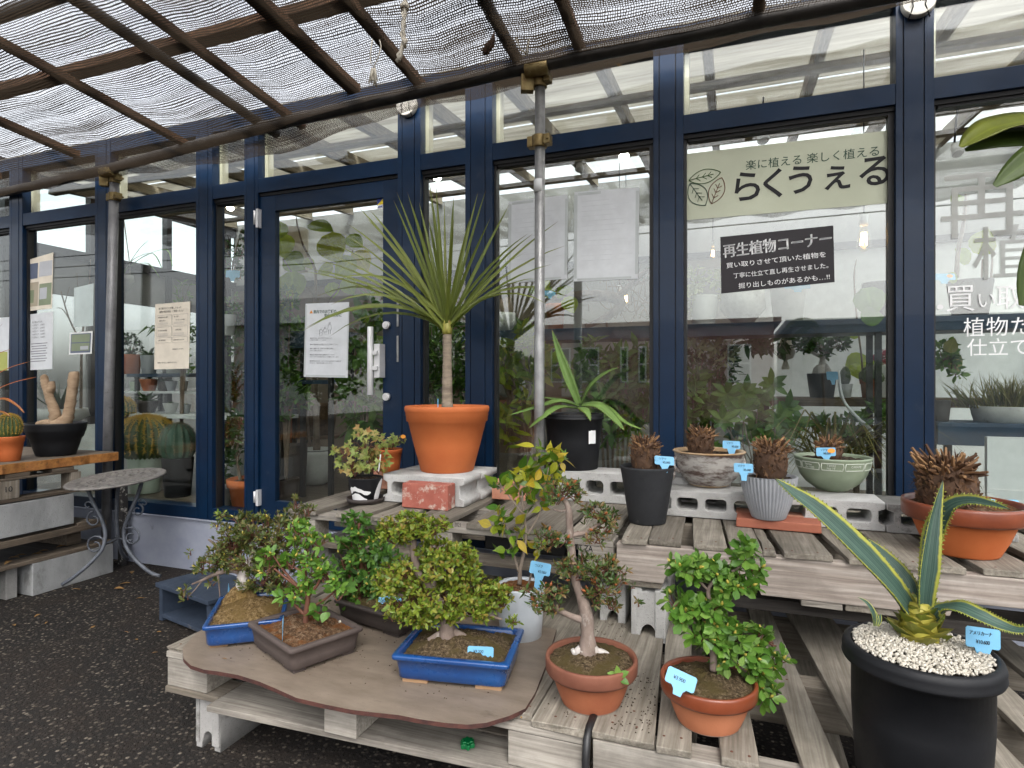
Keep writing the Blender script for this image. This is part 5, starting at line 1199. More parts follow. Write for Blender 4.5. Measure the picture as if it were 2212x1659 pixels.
m = MB().lathe([(rr * .90, h * .93), (rr * 1.0, h * .95), (rr * 1.03, h * .985), (rr * 1.0, h * 1.01), (rr * .88, h * .99), (rr * .86, h * .9)], c, 56); m.build('rim', 'rusticrim', t)
MB().lathe([(rr * .50, .0), (rr * .56, .004), (rr * .55, h * .10), (rr * .5, h * .14)], c, 40).build('foot_ring', 'rusticrim', t)
for sg in (-1, 1):
    m = MB(); p = c + RIGHT * sg * rr * .93 + UP * h * .62; m.tube([p + RIGHT * sg * (.026 * sin(k * pi / 5) - .01) + UP * .032 * cos(k * pi / 5) for k in range(-1, 7)], .0095, 10)
    m.tube([p + RIGHT * sg * (.018 + .003 * cos(k * 2 * pi / 12)) - UP * (.034 + .03 * sin(k * 2 * pi / 12)) - FWD * .024 * cos(k * 2 * pi / 12) for k in range(13)], .0075, 8); m.build('handle', 'rustic', t)
cycad(t, s + RIGHT * -.035, .10, .054, 170, (0, 0), .035)
price_tag(1580, 961, d - .02, [('ソテツ', -.3, .1), ('¥5.000', 0, -.32)], 'blue price tag standing in the brown handled bowl', yaw=4, roll=-3, pitch=-8, stem=.05)
t, c, rr, h, d, s = round_pot('potted_cycad', 'trimmed cycad in a pale grey vertically ribbed pot on terracotta slabs', 1660, 1125, .739, 66, 124, 1027, 'plain', ['greypot'], soil_drop=.07, group='trimmed cycads in pots')
bpy.data.objects.remove([o for o in t.children if o.name.startswith('pot')][0])
prof = [(rr * .53, 0), (rr * .6, h * .04), (rr * .78, h * .35), (rr * .93, h * .7), (rr * .99, h * .95), (rr, h)]
MB().lathe(prof, c, 264, rib=lambda th, z: .028 * (1 if cos(th * 44) > -.45 else -1)).lathe([(rr * 1.0, h), (rr * .95, h * 1.003), (rr * .93, h * .9), (rr * .85, h * .6)], c, 64).build('pot', 'greypot', t)
cycad(t, s + RIGHT * .008, .135, .058, 210, (.02, 0), .045)
price_tag(1606, 1011, d - .06, [('ソテツ', -.32, .1), ('¥5.000', -.02, -.32)], 'blue price tag at the left edge of the ribbed grey pot', yaw=10, roll=-4, pitch=-10, stem=.03)
t, c, rr, h, d, s = round_pot('potted_cycad', 'trimmed cycad in a sage green bowl with embossed panels', 1798, 1062, .812, 72, 172, 985, 'bowl', ['greenglaze'], soil_drop=.1, group='trimmed cycads in pots')
ins = MB(); a0 = math.atan2(-c.y, -c.x)
MAT['chalk'] = plain('chalky relief', (0.55, 0.58, 0.50), 0.7)
def rim_r(z): 
    pr2 = [(.0, .42), (.22, .68), (.45, .85), (.72, .94), (.93, .98), (1.0, 1.0)]
    for (za, ra), (zb, rb2) in zip(pr2, pr2[1:]):
        if z <= zb: return ra + (rb2 - ra) * (z - za) / (zb - za)
    return 1
for k in range(-2, 3):
    a1, a2 = a0 + k * .62 - .27, a0 + k * .62 + .27
    ring = []
    for i in range(9): ring.append((a1 + (a2 - a1) * i / 8, .88))
    ring += [(a2 + .02, .8), (a2, .72)] + [(a2 + (a1 - a2) * i / 8, .68) for i in range(9)] + [(a1 - .02, .76), (a1, .88)]
    ins.tube([c + Vector((rr * rim_r(z) * 1.003 * cos(a), rr * rim_r(z) * 1.003 * sin(a), h * z)) for a, z in ring], .0018, 5)
ins.build('relief', 'chalk', t)
for s_, k, z in (('Ferme', -.62, .79), ('d\'e 1880', -.62, .71), ('TERRE', 0, .79), ('No 19', 0, .71), ('CARAFE', .62, .77)):
    a = a0 + k; p = c + Vector((rr * rim_r(z) * 1.012 * cos(a), rr * rim_r(z) * 1.012 * sin(a), h * z)); x = Vector((-sin(a), cos(a), 0)); y = Vector((cos(a) * .25, sin(a) * .25, 1))
    text(s_, .013, 'chalk', p - x * .02, x, y, t, sx=.9, name='embossed_lettering')
cycad(t, s + RIGHT * -.015 + UP * -.01, .085, .05, 150, (0, 0), .035)
price_tag(1784, 976, d - .075, [('ソテツ', -.3, .1), ('¥8.000', -.15, -.32)], 'blue price tag with an orange sticker in the sage green bowl', yaw=2, roll=0, pitch=-6, stem=.02, sticker=True, w=.08)
t, c, rr, h, d, s = round_pot('potted_cycad', 'largest trimmed cycad with orange stubs in a wide terracotta bowl', 2080, 1207, .702, 165, 285, 1083, 'bonsai', ['terra_new', 'terra_rim', 'terra_new'], soil_drop=.1, soil='orangesoil', group='trimmed cycads in pots')
cycad(t, s + RIGHT * -.035 + FWD * .02 + UP * -.01, .155, .083, 300, (-.05, 0), .055)
price_tag(2168, 1093, d + .05, [], 'blank looking blue price tag leaning in the wide terracotta bowl', yaw=8, roll=-3, pitch=-30, w=.13, hgt=.045, stem=.02)

# --- ivy pots
def ivy(t, d, clusters, n, L):
    lv = MB(); tw = MB()
    star = [(0, -.05), (.18, -.28), (.52, -.30), (.38, -.02), (.62, .28), (.24, .26), (0, .85), (-.24, .26), (-.62, .28), (-.38, -.02), (-.52, -.30), (-.18, -.28)]
    for u, v, ru, rv, n in clusters:
        c = atD(u, v, d); k = d / F
        for i in range(n):
            q = rvec() * rnd(.3, 1) ** .5; p = c + RIGHT * q.x * ru * k + UP * q.z * rv * k + FWD * q.y * ru * k * .8
            nn = (UP * .6 - FWD * .8 + rvec() * .7).normalized(); y = (-UP * .5 + RIGHT * q.x + rvec() * .7); y = (y - nn * y.dot(nn)).normalized(); x = y.cross(nn); l = L * rnd(.55, 1.1)
            b = lv.add([p + (x * a + y * b_) * l + nn * l * (.12 * abs(a) - .2 * max(0, b_)) for a, b_ in star] + [p + nn * l * .05])
            for i2 in range(12): lv.face((b + i2, b + (i2 + 1) % 12, b + 12), 0, ((.5 + star[i2][0], .5), (.5 + star[(i2 + 1) % 12][0], .5), (.5, .5)), True)
            if i % 2 == 0: tw.tube([c - UP * rv * k * .9 + rvec() * .01, c.lerp(p, .5) + rvec() * .01, p], .0014, 4, cap=False)
    lv.build('leaves', 'lf_ivy', t); tw.build('stems', 'twig', t)
t, c, rr, h, d, s = round_pot('potted_ivy', 'yellow green ivy in a black pot with white paint splashes on a saucer', 790, 1082, .718, 58, 76, 1030, 'plain', ['blackpot'], soil_drop=.1, group='potted ivies beside the door')
MB().lathe([(rr * .84, -.014), (rr * 1.05, -.012), (rr * 1.12, .008), (rr * 1.06, .008), (rr * 1.0, -.006), (.001, -.006)], c, 40).build('saucer', 'darkclay', t)
a0 = math.atan2(-c.y, -c.x)
def patch(pts, mat='whiteplain'):
    m = MB(); rb2 = rr * 58 / 76
    def P(a, z): r = (rb2 + (rr - rb2) * (z / h)) * 1.008 + .0005; return c + Vector((r * cos(a0 + a), r * sin(a0 + a), z))
    n = len(pts); lo = m.add([P(a, z0 * h) for a, z0, z1 in pts]); hi = m.add([P(a, z1 * h) for a, z0, z1 in pts])
    for i in range(n - 1): m.face((lo + i, lo + i + 1, hi + i + 1, hi + i))
    m.build('paint_splash', mat, t)
patch([(-1.25, .30, .52), (-1.05, .32, .62), (-.9, .42, .60), (-.7, .44, .66), (-.5, .40, .58), (-.3, .38, .54), (-.1, .28, .46), (.1, .26, .44), (.25, .3, .42), (.33, .36, .40)])
patch([(-1.2, .02, .22), (-.95, .02, .28), (-.75, .02, .34), (-.5, .02, .33), (-.3, .02, .24), (-.1, .02, .13), (.1, .02, .08)])
patch([(.62, .03, .2), (.72, .02, .5), (.85, .02, .74), (1.0, .02, .9), (1.12, .02, .95), (1.25, .3, .9)])
ivy(t, d, [(790, 958, 42, 30, 30), (760, 985, 38, 28, 26), (805, 995, 40, 26, 28), (742, 968, 28, 22, 12), (765, 1015, 34, 12, 18), (815, 1010, 32, 14, 16), (790, 935, 26, 16, 12)], 0, .036)
MB().box(atD(820, 1000, d - .03), (.005, .002, .08), .3, 0, .1, .15).build('label_stick', 'whiteplain', t)
t, c, rr, h, d, s = round_pot('potted_ivy', 'small ivy with browned leaves in a little terracotta pot on a brick', 848, 1018, .803, 42, 56, 968, 'collar', ['terra_new'], soil_drop=.08, group='potted ivies beside the door', dy=-.03)
ivy(t, d, [(845, 952, 30, 15, 26), (832, 962, 24, 10, 14), (822, 945, 16, 10, 6)], 0, .03)
ob = MB().box(atD(867, 949, d), (.028, .002, .045), TH, 0, -.2).build('plant_card', 'ink', None); tag(ob, 'small black plant card with an orange sticker in the little ivy pot', 'plant card')
m = MB(); p = atD(871, 943, d - .004); b = m.add([p + RIGHT * .013 * cos(k * pi / 8) + UP * .010 * sin(k * pi / 8) for k in range(16)]); m.face(list(range(16))); m.build('sticker', 'sticker', ob)

# --- bonsai on the wavy board
BZ = .3597
# 1 rear left in blue pot with mossy cone
t, s, d = rect_pot('potted_azalea', 'bronze leaved azalea on a tall mossy root mound in a small blue pot', (-1.642, 1.71, BZ), .255, .31, .082, radians(36), ['blueglaze', 'footclay'], 'sphag', dome=.03, group='bonsai azaleas on the front pallets')
d = 2.28
m = MB(); cn = atD(520, 1330, d); m.lathe([(.092, -.01), (.086, .02), (.072, .05), (.05, .085), (.028, .11), (.01, .12)], cn, 30, rib=lambda th, z: .12 * sin(3 * th + 1) + .06 * sin(7 * th) + rnd(-.04, .04)); m.build('moss_mound', 'sphag', t)
trunk(t, d, [[(515, 1310, 22), (520, 1288, 19), (524, 1262, 14), (528, 1235, 11), (548, 1205, 9), (575, 1175, 7), (600, 1150, 5)], [(520, 1290, 10), (500, 1305, 8), (490, 1316, 5)], [(532, 1284, 9), (552, 1298, 7), (566, 1312, 4)]], 'barkpale', name='root_base')
trunk(t, d, [[(526, 1240, 8), (505, 1232, 6), (470, 1238, 5), (440, 1252, 3), (415, 1262, 2)], [(530, 1236, 7), (500, 1205, 5), (470, 1180, 3.5), (450, 1165, 2)], [(535, 1230, 8), (575, 1225, 5), (610, 1200, 4), (640, 1150, 3), (650, 1110, 2)], [(548, 1205, 6), (540, 1160, 4), (530, 1125, 2)], [(470, 1238, 3), (473, 1262, 1.5), (476, 1298, 1.2)], [(440, 1250, 2), (420, 1275, 1.2), (408, 1288, 1)]], 'barkpink', name='branches')
foliage(t, d, [(585, 1150, 70, 45, 120), (545, 1140, 55, 38, 80), (505, 1165, 46, 36, 80), (600, 1200, 60, 34, 90), (540, 1205, 60, 35, 85), (478, 1205, 46, 28, 60), (632, 1125, 34, 34, 40), (640, 1085, 14, 24, 7), (560, 1250, 50, 26, 50), (445, 1222, 30, 20, 26), (520, 1120, 25, 14, 10), (478, 1115, 14, 8, 4), (470, 1135, 10, 8, 3), (490, 1165, 14, 8, 4), (455, 1255, 20, 10, 5), (397, 1272, 12, 8, 4), (400, 1290, 14, 8, 5), (474, 1315, 9, 7, 3), (610, 1250, 44, 30, 44), (665, 1105, 18, 16, 8)], .022, .0075, (6, 7, 8), 'lf_dark', bud=('bud', .10), spread=(25, 70))
foliage(t, d + .005, [(478, 1113, 12, 7, 3), (412, 1192, 8, 5, 2), (467, 1134, 8, 5, 2), (430, 1220, 12, 8, 3), (573, 1115, 16, 7, 4)], .02, .0065, (6, 7), 'lf_yel', name='young_leaves')
price_tag(494, 1275, d + .05, [], 'pale blue price tag seen edge on behind the mossy mound pot', yaw=-62, pitch=-4, roll=-6, w=.06, stem=.04)
# 2 front brown square pot
t, s, d = rect_pot('potted_azalea', 'sparse bright green azalea in a square brown clay pot turned cornerwise', (-1.345, 1.645, BZ), .32, .255, .085, radians(-24), ['brownclay', 'brownclay'], 'orangesoil', dome=.02, group='bonsai azaleas on the front pallets')
d = depth(s)
trunk(t, d, [[(660, 1358, 7), (661, 1330, 6), (665, 1290, 5.5), (661, 1255, 5), (656, 1215, 4), (662, 1180, 3)], [(664, 1290, 4), (690, 1255, 3), (690, 1215, 2.2), (676, 1180, 1.6)], [(661, 1330, 4), (640, 1310, 3), (628, 1298, 2)], [(655, 1275, 4), (620, 1250, 3), (592, 1228, 2)], [(650, 1275, 3.6), (615, 1235, 2.6), (590, 1200, 1.8)], [(668, 1315, 3), (705, 1292, 2.2), (732, 1270, 1.5)], [(662, 1240, 3), (640, 1228, 2.2), (628, 1222, 1.6)]], 'twig', 8, wob=.05)
foliage(t, d, [(660, 1150, 26, 20, 10), (640, 1150, 26, 18, 8), (690, 1168, 22, 20, 8), (668, 1195, 30, 26, 13), (582, 1198, 22, 12, 6), (578, 1225, 26, 18, 8), (632, 1215, 26, 22, 9), (668, 1235, 30, 26, 12), (662, 1260, 22, 18, 7), (618, 1282, 30, 20, 10), (645, 1280, 20, 16, 6), (705, 1245, 28, 24, 9), (730, 1258, 26, 20, 7), (692, 1225, 24, 22, 8), (638, 1302, 16, 12, 3)], .030, .0128, (5, 6, 7), 'lf_bright', bud=('bud', .4), spread=(35, 80))
foliage(t, d - .02, [(700, 1312, 26, 16, 5), (735, 1282, 22, 18, 5), (682, 1330, 20, 12, 3)], .04, .028, (2, 3), 'lf_mid', name='lower_leaves', shape=(0, .8, 1, .85, .45, 0))
price_tag(612, 1345, d - .09, [], 'blue price tag edge on at the left inside the square brown pot', yaw=-72, pitch=-2, roll=8, w=.055, stem=.04)
wl = MB()
for (u, v) in ((742, 1340), (746, 1348), (739, 1350), (735, 1343)):
    p = atD(u, v, d + .05); wl.lathe([(.0005, -.005), (.006, -.002), (.006, .003), (.0005, .006)], p, 8)
wl.build('white_pebbles', 'pebble', t)
# 3 dark pot behind
t, s, d = rect_pot('potted_azalea', 'dense mid green azalea in a dark brown pot behind the square one', (-1.215, 1.97, BZ), .34, .26, .082, radians(-13), ['darkclay', 'darkclay'], 'mossy', dome=.025, group='bonsai azaleas on the front pallets')
d = depth(s)
trunk(t, d, [[(772, 1320, 8), (774, 1280, 6), (780, 1230, 5), (778, 1180, 4), (775, 1130, 2.5)], [(776, 1260, 4), (810, 1225, 3), (830, 1200, 2)], [(776, 1270, 4), (748, 1235, 3), (738, 1210, 2)]], 'twig', 8)
foliage(t, d, [(772, 1125, 32, 22, 15), (790, 1150, 36, 26, 19), (762, 1170, 30, 24, 14), (800, 1185, 44, 30, 25), (755, 1210, 38, 28, 18), (790, 1220, 45, 32, 27), (830, 1230, 34, 30, 18), (765, 1250, 40, 28, 21), (810, 1262, 44, 28, 23), (840, 1190, 24, 24, 10), (785, 1290, 36, 18, 13), (745, 1270, 26, 20, 9)], .032, .0148, (6, 7), 'lf_mid', bud=('bud', .25), spread=(35, 85))
foliage(t, d - .03, [(770, 1310, 40, 14, 8)], .036, .027, (2, 3), 'lf_mid', name='lower_leaves', shape=(0, .8, 1, .85, .45, 0))
price_tag(842, 1299, d - .06, [('¥2500', -.35, -.1)], 'blue price tag reading 2500 in the dark brown pot half behind foliage', yaw=5, pitch=-12, roll=-8, w=.082, stem=.05)
# 4 big blue rectangular pot
t, s, d = rect_pot('potted_azalea', 'wide layered yellow green azalea bonsai in a large blue glazed rectangular pot', (-.797, 1.705, BZ), .358, .27, .086, radians(9.5), ['blueglaze', 'footclay'], 'mossy', dome=.035, group='bonsai azaleas on the front pallets')
d = depth(s)
trunk(t, d, [[(968, 1375, 20), (965, 1350, 16), (958, 1320, 13), (940, 1290, 11), (922, 1262, 10), (905, 1238, 9), (896, 1205, 8.5), (892, 1175, 8), (894, 1150, 6)], [(935, 1270, 7), (938, 1245, 6), (945, 1222, 4)], [(950, 1305, 8), (900, 1292, 5), (860, 1285, 3)], [(958, 1320, 8), (1010, 1310, 6), (1060, 1330, 4), (1085, 1338, 2)], [(968, 1365, 10), (945, 1372, 7), (925, 1382, 4)], [(972, 1362, 10), (1000, 1374, 7), (1020, 1385, 4)]], 'barkpink')
foliage(t, d, [(880, 1135, 62, 26, 112), (860, 1155, 48, 20, 66), (925, 1142, 50, 22, 72), (955, 1130, 16, 12, 8), (945, 1190, 50, 24, 72), (985, 1195, 50, 30, 90), (960, 1222, 62, 28, 93), (1010, 1235, 40, 28, 54), (870, 1238, 54, 30, 84), (840, 1258, 40, 26, 51), (905, 1265, 50, 24, 66), (880, 1290, 66, 30, 99), (950, 1290, 66, 34, 111), (1010, 1275, 56, 34, 87), (1055, 1285, 46, 34, 66), (1085, 1300, 24, 26, 24), (900, 1322, 56, 22, 66), (965, 1320, 50, 22, 60), (1010, 1310, 50, 18, 45), (855, 1330, 20, 14, 8), (925, 1340, 34, 12, 18), (955, 1345, 16, 10, 5), (1075, 1275, 36, 20, 27), (1110, 1340, 18, 12, 7), (1040, 1325, 30, 12, 15), (1085, 1272, 20, 14, 8)], .0195, .0085, (5, 6, 7), 'lf_yel', bud=None, spread=(30, 75), zs=1.0)
price_tag(1038, 1408, d - .085, [('¥9.200', -.28, -.1)], 'blue price tag reading 9200 standing in the large blue rectangular pot', yaw=-4, pitch=-8, roll=-1, w=.078, hgt=.031, stem=.045)
# 5 camellia in tall white pot
t, c, rr, h, d, s = round_pot('potted_camellia', 'young camellia with yellowing leaves in a tall grey white glazed pot', 1125, 1393, .353, 90, 106, 1262, 'tall', ['whiteglaze'], soil='orangesoil', soil_drop=.05)
trunk(t, d, [[(1122, 1262, 5), (1124, 1230, 4.4), (1132, 1190, 3.6), (1136, 1150, 3), (1130, 1100, 2.4), (1128, 1060, 2)], [(1120, 1235, 3), (1108, 1190, 2.2), (1098, 1160, 1.6)], [(1136, 1160, 2.4), (1165, 1110, 1.8), (1175, 1060, 1.4), (1185, 1010, 1.2)], [(1130, 1110, 2), (1105, 1080, 1.5), (1085, 1050, 1.2)], [(1142, 1262, 2.4), (1150, 1230, 2), (1158, 1200, 1.4)]], 'twiggrey', 8)
cl = [(1065, 1125, 26, 18, 4), (1085, 1105, 22, 20, 4), (1100, 1130, 22, 18, 4), (1130, 1080, 26, 34, 6), (1085, 1050, 26, 20, 5), (1120, 1040, 22, 20, 5), (1150, 1040, 26, 22, 6), (1180, 1020, 26, 26, 7), (1180, 985, 22, 18, 5), (1160, 970, 18, 14, 3), (1205, 995, 18, 16, 4), (1165, 1080, 26, 20, 5), (1195, 1060, 20, 16, 3), (1110, 1165, 22, 24, 5), (1095, 1185, 14, 14, 3), (1160, 1180, 18, 12, 3), (1150, 1005, 20, 16, 4), (1125, 1010, 18, 14, 3)]
foliage(t, d, cl, .066, .029, (2, 3), 'lf_cam', 'twiggrey', shape=(0, .75, 1, .92, .6, .2, 0), up=.2, spread=(40, 100), bend=.5)
price_tag(1167, 1228, d - .06, [('つばき', -.3, .1), ('¥2.000', -.1, -.35)], 'blue price tag reading 2000 in the tall grey white pot of the camellia', yaw=-4, pitch=-8, roll=-10, w=.072, hgt=.042, stem=.05)
# 6 thick trunk azalea, terracotta
t, c, rr, h, d, s = round_pot('potted_azalea', 'thick trunked azalea bonsai with bronze leaf pads in a dull round terracotta pot', 1277, 1548, .3525, 128, 200, 1416, 'bonsai', ['terra_old', 'terra_dull', 'lime'], soil='mossy', soil_drop=.10, dome=.025, group='bonsai azaleas on the front pallets')
trunk(t, d, [[(1268, 1425, 24), (1270, 1398, 18), (1269, 1370, 15), (1268, 1338, 14.5), (1262, 1308, 13), (1252, 1280, 10), (1243, 1255, 9.5), (1237, 1215, 9), (1233, 1175, 8.5), (1230, 1130, 8), (1227, 1095, 6.5), (1213, 1072, 5), (1208, 1052, 3)], [(1262, 1340, 9), (1240, 1333, 7), (1214, 1322, 6), (1195, 1312, 4)], [(1237, 1155, 6), (1265, 1150, 5), (1290, 1135, 3.5), (1320, 1120, 2)], [(1228, 1100, 3.5), (1212, 1104, 2.5), (1195, 1100, 2)]], 'barkpink', 12)
trunk(t, d, [[(1262, 1402, 14), (1262, 1425, 9), (1275, 1442, 5)], [(1278, 1400, 12), (1298, 1418, 7), (1318, 1440, 4)], [(1285, 1408, 9), (1310, 1412, 6), (1322, 1432, 3)], [(1255, 1400, 9), (1243, 1410, 7), (1236, 1402, 4)]], 'barkpale', 9, name='surface_roots')
foliage(t, d, [(1212, 1055, 44, 24, 34), (1195, 1075, 24, 16, 12), (1245, 1070, 26, 14, 10), (1295, 1105, 40, 20, 28), (1320, 1120, 24, 18, 12), (1300, 1140, 40, 16, 20), (1185, 1160, 36, 18, 22), (1210, 1170, 26, 14, 12), (1180, 1175, 30, 12, 12), (1290, 1165, 32, 12, 10), (1225, 1225, 32, 18, 20), (1255, 1210, 36, 20, 24), (1290, 1225, 44, 22, 30), (1320, 1215, 26, 24, 14), (1245, 1240, 46, 14, 24), (1180, 1285, 34, 20, 24), (1205, 1270, 22, 18, 10), (1165, 1305, 26, 18, 12), (1195, 1310, 24, 14, 9), (1300, 1265, 44, 24, 34), (1330, 1250, 28, 18, 12), (1285, 1290, 36, 20, 22), (1320, 1305, 24, 12, 8), (1345, 1232, 12, 8, 3), (1368, 1270, 9, 7, 2), (1378, 1300, 9, 7, 2), (1140, 1275, 12, 10, 3)], .0195, .0066, (5, 6, 7), 'lf_bronze', bud=('budred', .16), spread=(30, 75), zs=.9)
sp = MB(); q = atD(1335, 1462, d - .1)
for a in (.4, 1.7, 2.9, -.9): sp.leaf(q, RIGHT * cos(a) + UP * (.35 + .8 * sin(a)) - FWD * .3, UP - FWD, .035, .018, .2, .15, (.3, .8, 1, .7, 0))
sp.build('seedling', 'lf_fresh', t)
# 7 right terracotta azalea
t, c, rr, h, d, s = round_pot('potted_azalea', 'fresh green twisting azalea with yellow buds in a glazed rim terracotta pot', 1530, 1592, .3525, 138, 213, 1463, 'bonsai', ['terra_mid', 'terra_rim', 'lime'], soil='mossy', soil_drop=.10, dome=.022, group='bonsai azaleas on the front pallets')
trunk(t, d, [[(1541, 1448, 8), (1541, 1415, 7), (1538, 1392, 6.5), (1525, 1360, 5.5), (1522, 1330, 5), (1532, 1302, 5), (1530, 1275, 4.5), (1545, 1250, 3.5), (1580, 1235, 3), (1604, 1215, 2.5), (1598, 1185, 2)], [(1525, 1360, 4), (1495, 1340, 3), (1470, 1310, 2)], [(1538, 1392, 5), (1580, 1400, 4), (1620, 1395, 3), (1650, 1370, 2)], [(1545, 1405, 4.5), (1600, 1440, 3.5), (1640, 1480, 2.5)], [(1530, 1275, 3), (1500, 1245, 2.5), (1475, 1225, 2)]], 'barkpink', 9)
foliage(t, d, [(1475, 1225, 30, 20, 11), (1505, 1220, 26, 14, 8), (1545, 1235, 30, 20, 10), (1575, 1262, 36, 26, 15), (1605, 1250, 30, 26, 10), (1610, 1195, 26, 20, 8), (1600, 1180, 18, 10, 4), (1632, 1230, 16, 22, 5), (1458, 1295, 24, 24, 8), (1480, 1325, 30, 20, 9), (1520, 1320, 34, 24, 11), (1545, 1305, 30, 22, 9), (1550, 1340, 36, 28, 13), (1510, 1365, 30, 20, 8), (1575, 1375, 44, 30, 17), (1545, 1395, 36, 18, 9), (1600, 1410, 44, 30, 16), (1565, 1425, 34, 16, 7), (1630, 1430, 36, 28, 11), (1640, 1375, 22, 16, 4), (1672, 1385, 26, 18, 5), (1670, 1425, 28, 20, 6), (1640, 1470, 30, 26, 9), (1660, 1500, 24, 18, 6), (1500, 1245, 20, 14, 5)], .038, .0185, (6, 7, 8), 'lf_fresh', bud=('bud', .6), spread=(40, 85), shape=SP, zs=.8, bend=.15)
price_tag(1471, 1468, d - .085, [('¥3.900', -.26, -.12)], 'blue price tag reading 3900 leaning at the left of the glazed rim pot', yaw=-14, pitch=-30, roll=-20, w=.075, hgt=.038, stem=.02)
# 8 variegated agave
t, c, rr, h, d, s = round_pot('potted_agave', 'yellow edged blue green agave in a big black tub topped with white pebbles', 1987, 1755, .3525, 296, 362, 1398, 'roll', ['blackpot'], soil_drop=.05, dome=.015)
pb_ = MB()
for k in range(2000):
    a = rnd(0, 6.28); r = rr * .85 * math.sqrt(random.random()); p = s + Vector((r * cos(a), r * sin(a), .006 + .015 * (1 - (r / rr) ** 2) + rnd(0, .005)))
    R1 = Matrix.Rotation(rnd(0, 6), 3, rvec()); q = rnd(.0036, .0058); sc = (q * rnd(.9, 1.5), q * rnd(.8, 1.1), q * rnd(.55, .8)); b = pb_.add([p + R1 @ Vector((x * sc[0], y * sc[1], z * sc[2])) for x, y, z in ((1, 0, 0), (.5, .8, .1), (-.5, .8, 0), (-1, 0, .1), (-.5, -.8, 0), (.5, -.8, .1), (.3, .1, .9), (-.3, -.1, .9), (0, 0, -.9))])
    for i in range(6):
        j = (i + 1) % 6; pb_.face((b + i, b + j, b + 6 if i in (0, 1, 5) else b + 7), 0, None, True); pb_.face((b + j, b + i, b + 8), 0, None, True)
    pb_.face((b + 2, b + 7, b + 6), 0, None, True); pb_.face((b + 5, b + 6, b + 7), 0, None, True)
o = pb_.build('pebbles', 'pebble', t); tag(o, kind='stuff')
lv = MB(); sn = MB(); D8 = d + .03
agave_leaf([(1975, 1335), (1930, 1270), (1850, 1185), (1770, 1108), (1712, 1064), (1675, 1034)], .058, [0, -.01, -.02, -.02, -.01, 0], nf + UP * .3, .5, .014, 2, D8)
agave_leaf([(1980, 1330), (1955, 1265), (1915, 1210), (1873, 1163)], .056, [.03, .05, .08, .1], nf, .3, .010, 2, D8)
agave_leaf([(1992, 1335), (1994, 1270), (2004, 1190), (2018, 1110), (2037, 1038)], .043, [-.01, -.02, -.02, -.01, 0], nf, .9, .012, 2, D8)
agave_leaf([(2000, 1330), (2003, 1230), (2018, 1150), (2050, 1100), (2090, 1084), (2140, 1090), (2182, 1100)], .044, [.02, .03, .02, -.01, -.05, -.10, -.14], UP - FWD * .9 - RIGHT * .5, .5, .009, 2, D8)
agave_leaf([(2002, 1350), (2030, 1318), (2070, 1312), (2115, 1330), (2165, 1352), (2205, 1362), (2250, 1350)], .040, [-.01, -.04, -.08, -.11, -.13, -.15, -.17], UP * .8 - FWD * .7, .3, .008, 2, D8)
agave_leaf([(1890, 1352), (1886, 1325), (1872, 1302), (1853, 1290)], .012, None, nf, .5, .004, 0, D8 - .03)
agave_leaf([(1892, 1352), (1893, 1335), (1890, 1318)], .011, None, nf, .5, .004, 0, D8 - .03); agave_leaf([(1894, 1352), (1899, 1338), (1903, 1326)], .011, None, nf, .5, .004, 0, D8 - .03)
lv.build('leaves', ['lf_agavar', 'lf_stub'], t)
lv = MB(); cb = atD(1985, 1378, D8)
for k in range(22):
    a = k * 2.4; z = .005 + .075 * k / 22; r = .050 * (1 - .45 * k / 22); dd = Vector((cos(a), sin(a), .55 + .7 * k / 22))
    lv.leaf(cb + Vector((r * .35 * cos(a), r * .35 * sin(a), z - .03)), dd, Vector((-cos(a), -sin(a), .8)), rnd(.06, .085) * (1.1 - .4 * k / 22), .07, -.25, .5, (1, 1, .8, .4, 0))
lv.build('leaf_bases', 'lf_stub', t)
MB().lathe([(.036, -.03), (.038, .01), (.032, .05), (.024, .085)], cb, 20, close=True, rib=lambda a, z: rnd(-.08, .08)).build('stem', 'lf_stub', t)
price_tag(2123, 1378, d - .03, [('アメリカーナ', -.42, .12), ('¥10.600', -.22, -.3)], 'brighter blue price tag reading 10600 in the pebble topped black tub', yaw=4, pitch=-10, roll=-9, w=.082, hgt=.043, stem=.04, ts=.0115)

# --- left stack plants
t, c, rr, h, d, s = round_pot('potted_cactus', 'short golden cactus in a terracotta pot on the orange edged slab', 20, 997, .797, 50, 72, 942, 'collar', ['terra_new'], soil_drop=.08)
def barrel(t, c, R_, H_, mat, smat, ribs=16, n=900, sl=.018, taper=.9, flat=1.0):
    m = MB(); prof = []
    for i in range(13):
        a = -pi / 2 + pi * i / 12; prof.append((max(.001, R_ * cos(a) ** .8 if cos(a) > 0 else .001), H_ / 2 + H_ / 2 * sin(a)))
    m.lathe(prof, c, ribs * 6, rib=lambda th, z: .06 * cos(th * ribs)); m.build('body', mat, t)
    k = MB()
    for i in range(n):
        r_ = int(rnd(0, ribs)); th = 2 * pi * r_ / ribs + rnd(-.02, .02); a = rnd(-.35, 1) * pi / 2; rr_ = R_ * 1.06 * max(.02, cos(a)) ** .8; p = Vector(c) + Vector((rr_ * cos(th), rr_ * sin(th), H_ / 2 + H_ / 2 * sin(a)))
        k.cone(p, Vector((cos(th) * cos(a), sin(th) * cos(a), sin(a) * .8)) + rvec() * .9, sl * rnd(.6, 1.2), sl * .065, 3)
    k.build('spines', smat, t)
MAT['cactus'] = grunge('cactus skin', (0.04, 0.075, 0.02), (0.07, 0.11, 0.03), 10, 0.6, 0, 60, 0.2)
MAT['cactblue'] = grunge('blue green cactus skin', (0.035, 0.075, 0.05), (0.055, 0.10, 0.065), 10, 0.6, 0, 60, 0.2)
MAT['gold'] = plain('golden spine', (0.60, 0.38, 0.06), 0.6)
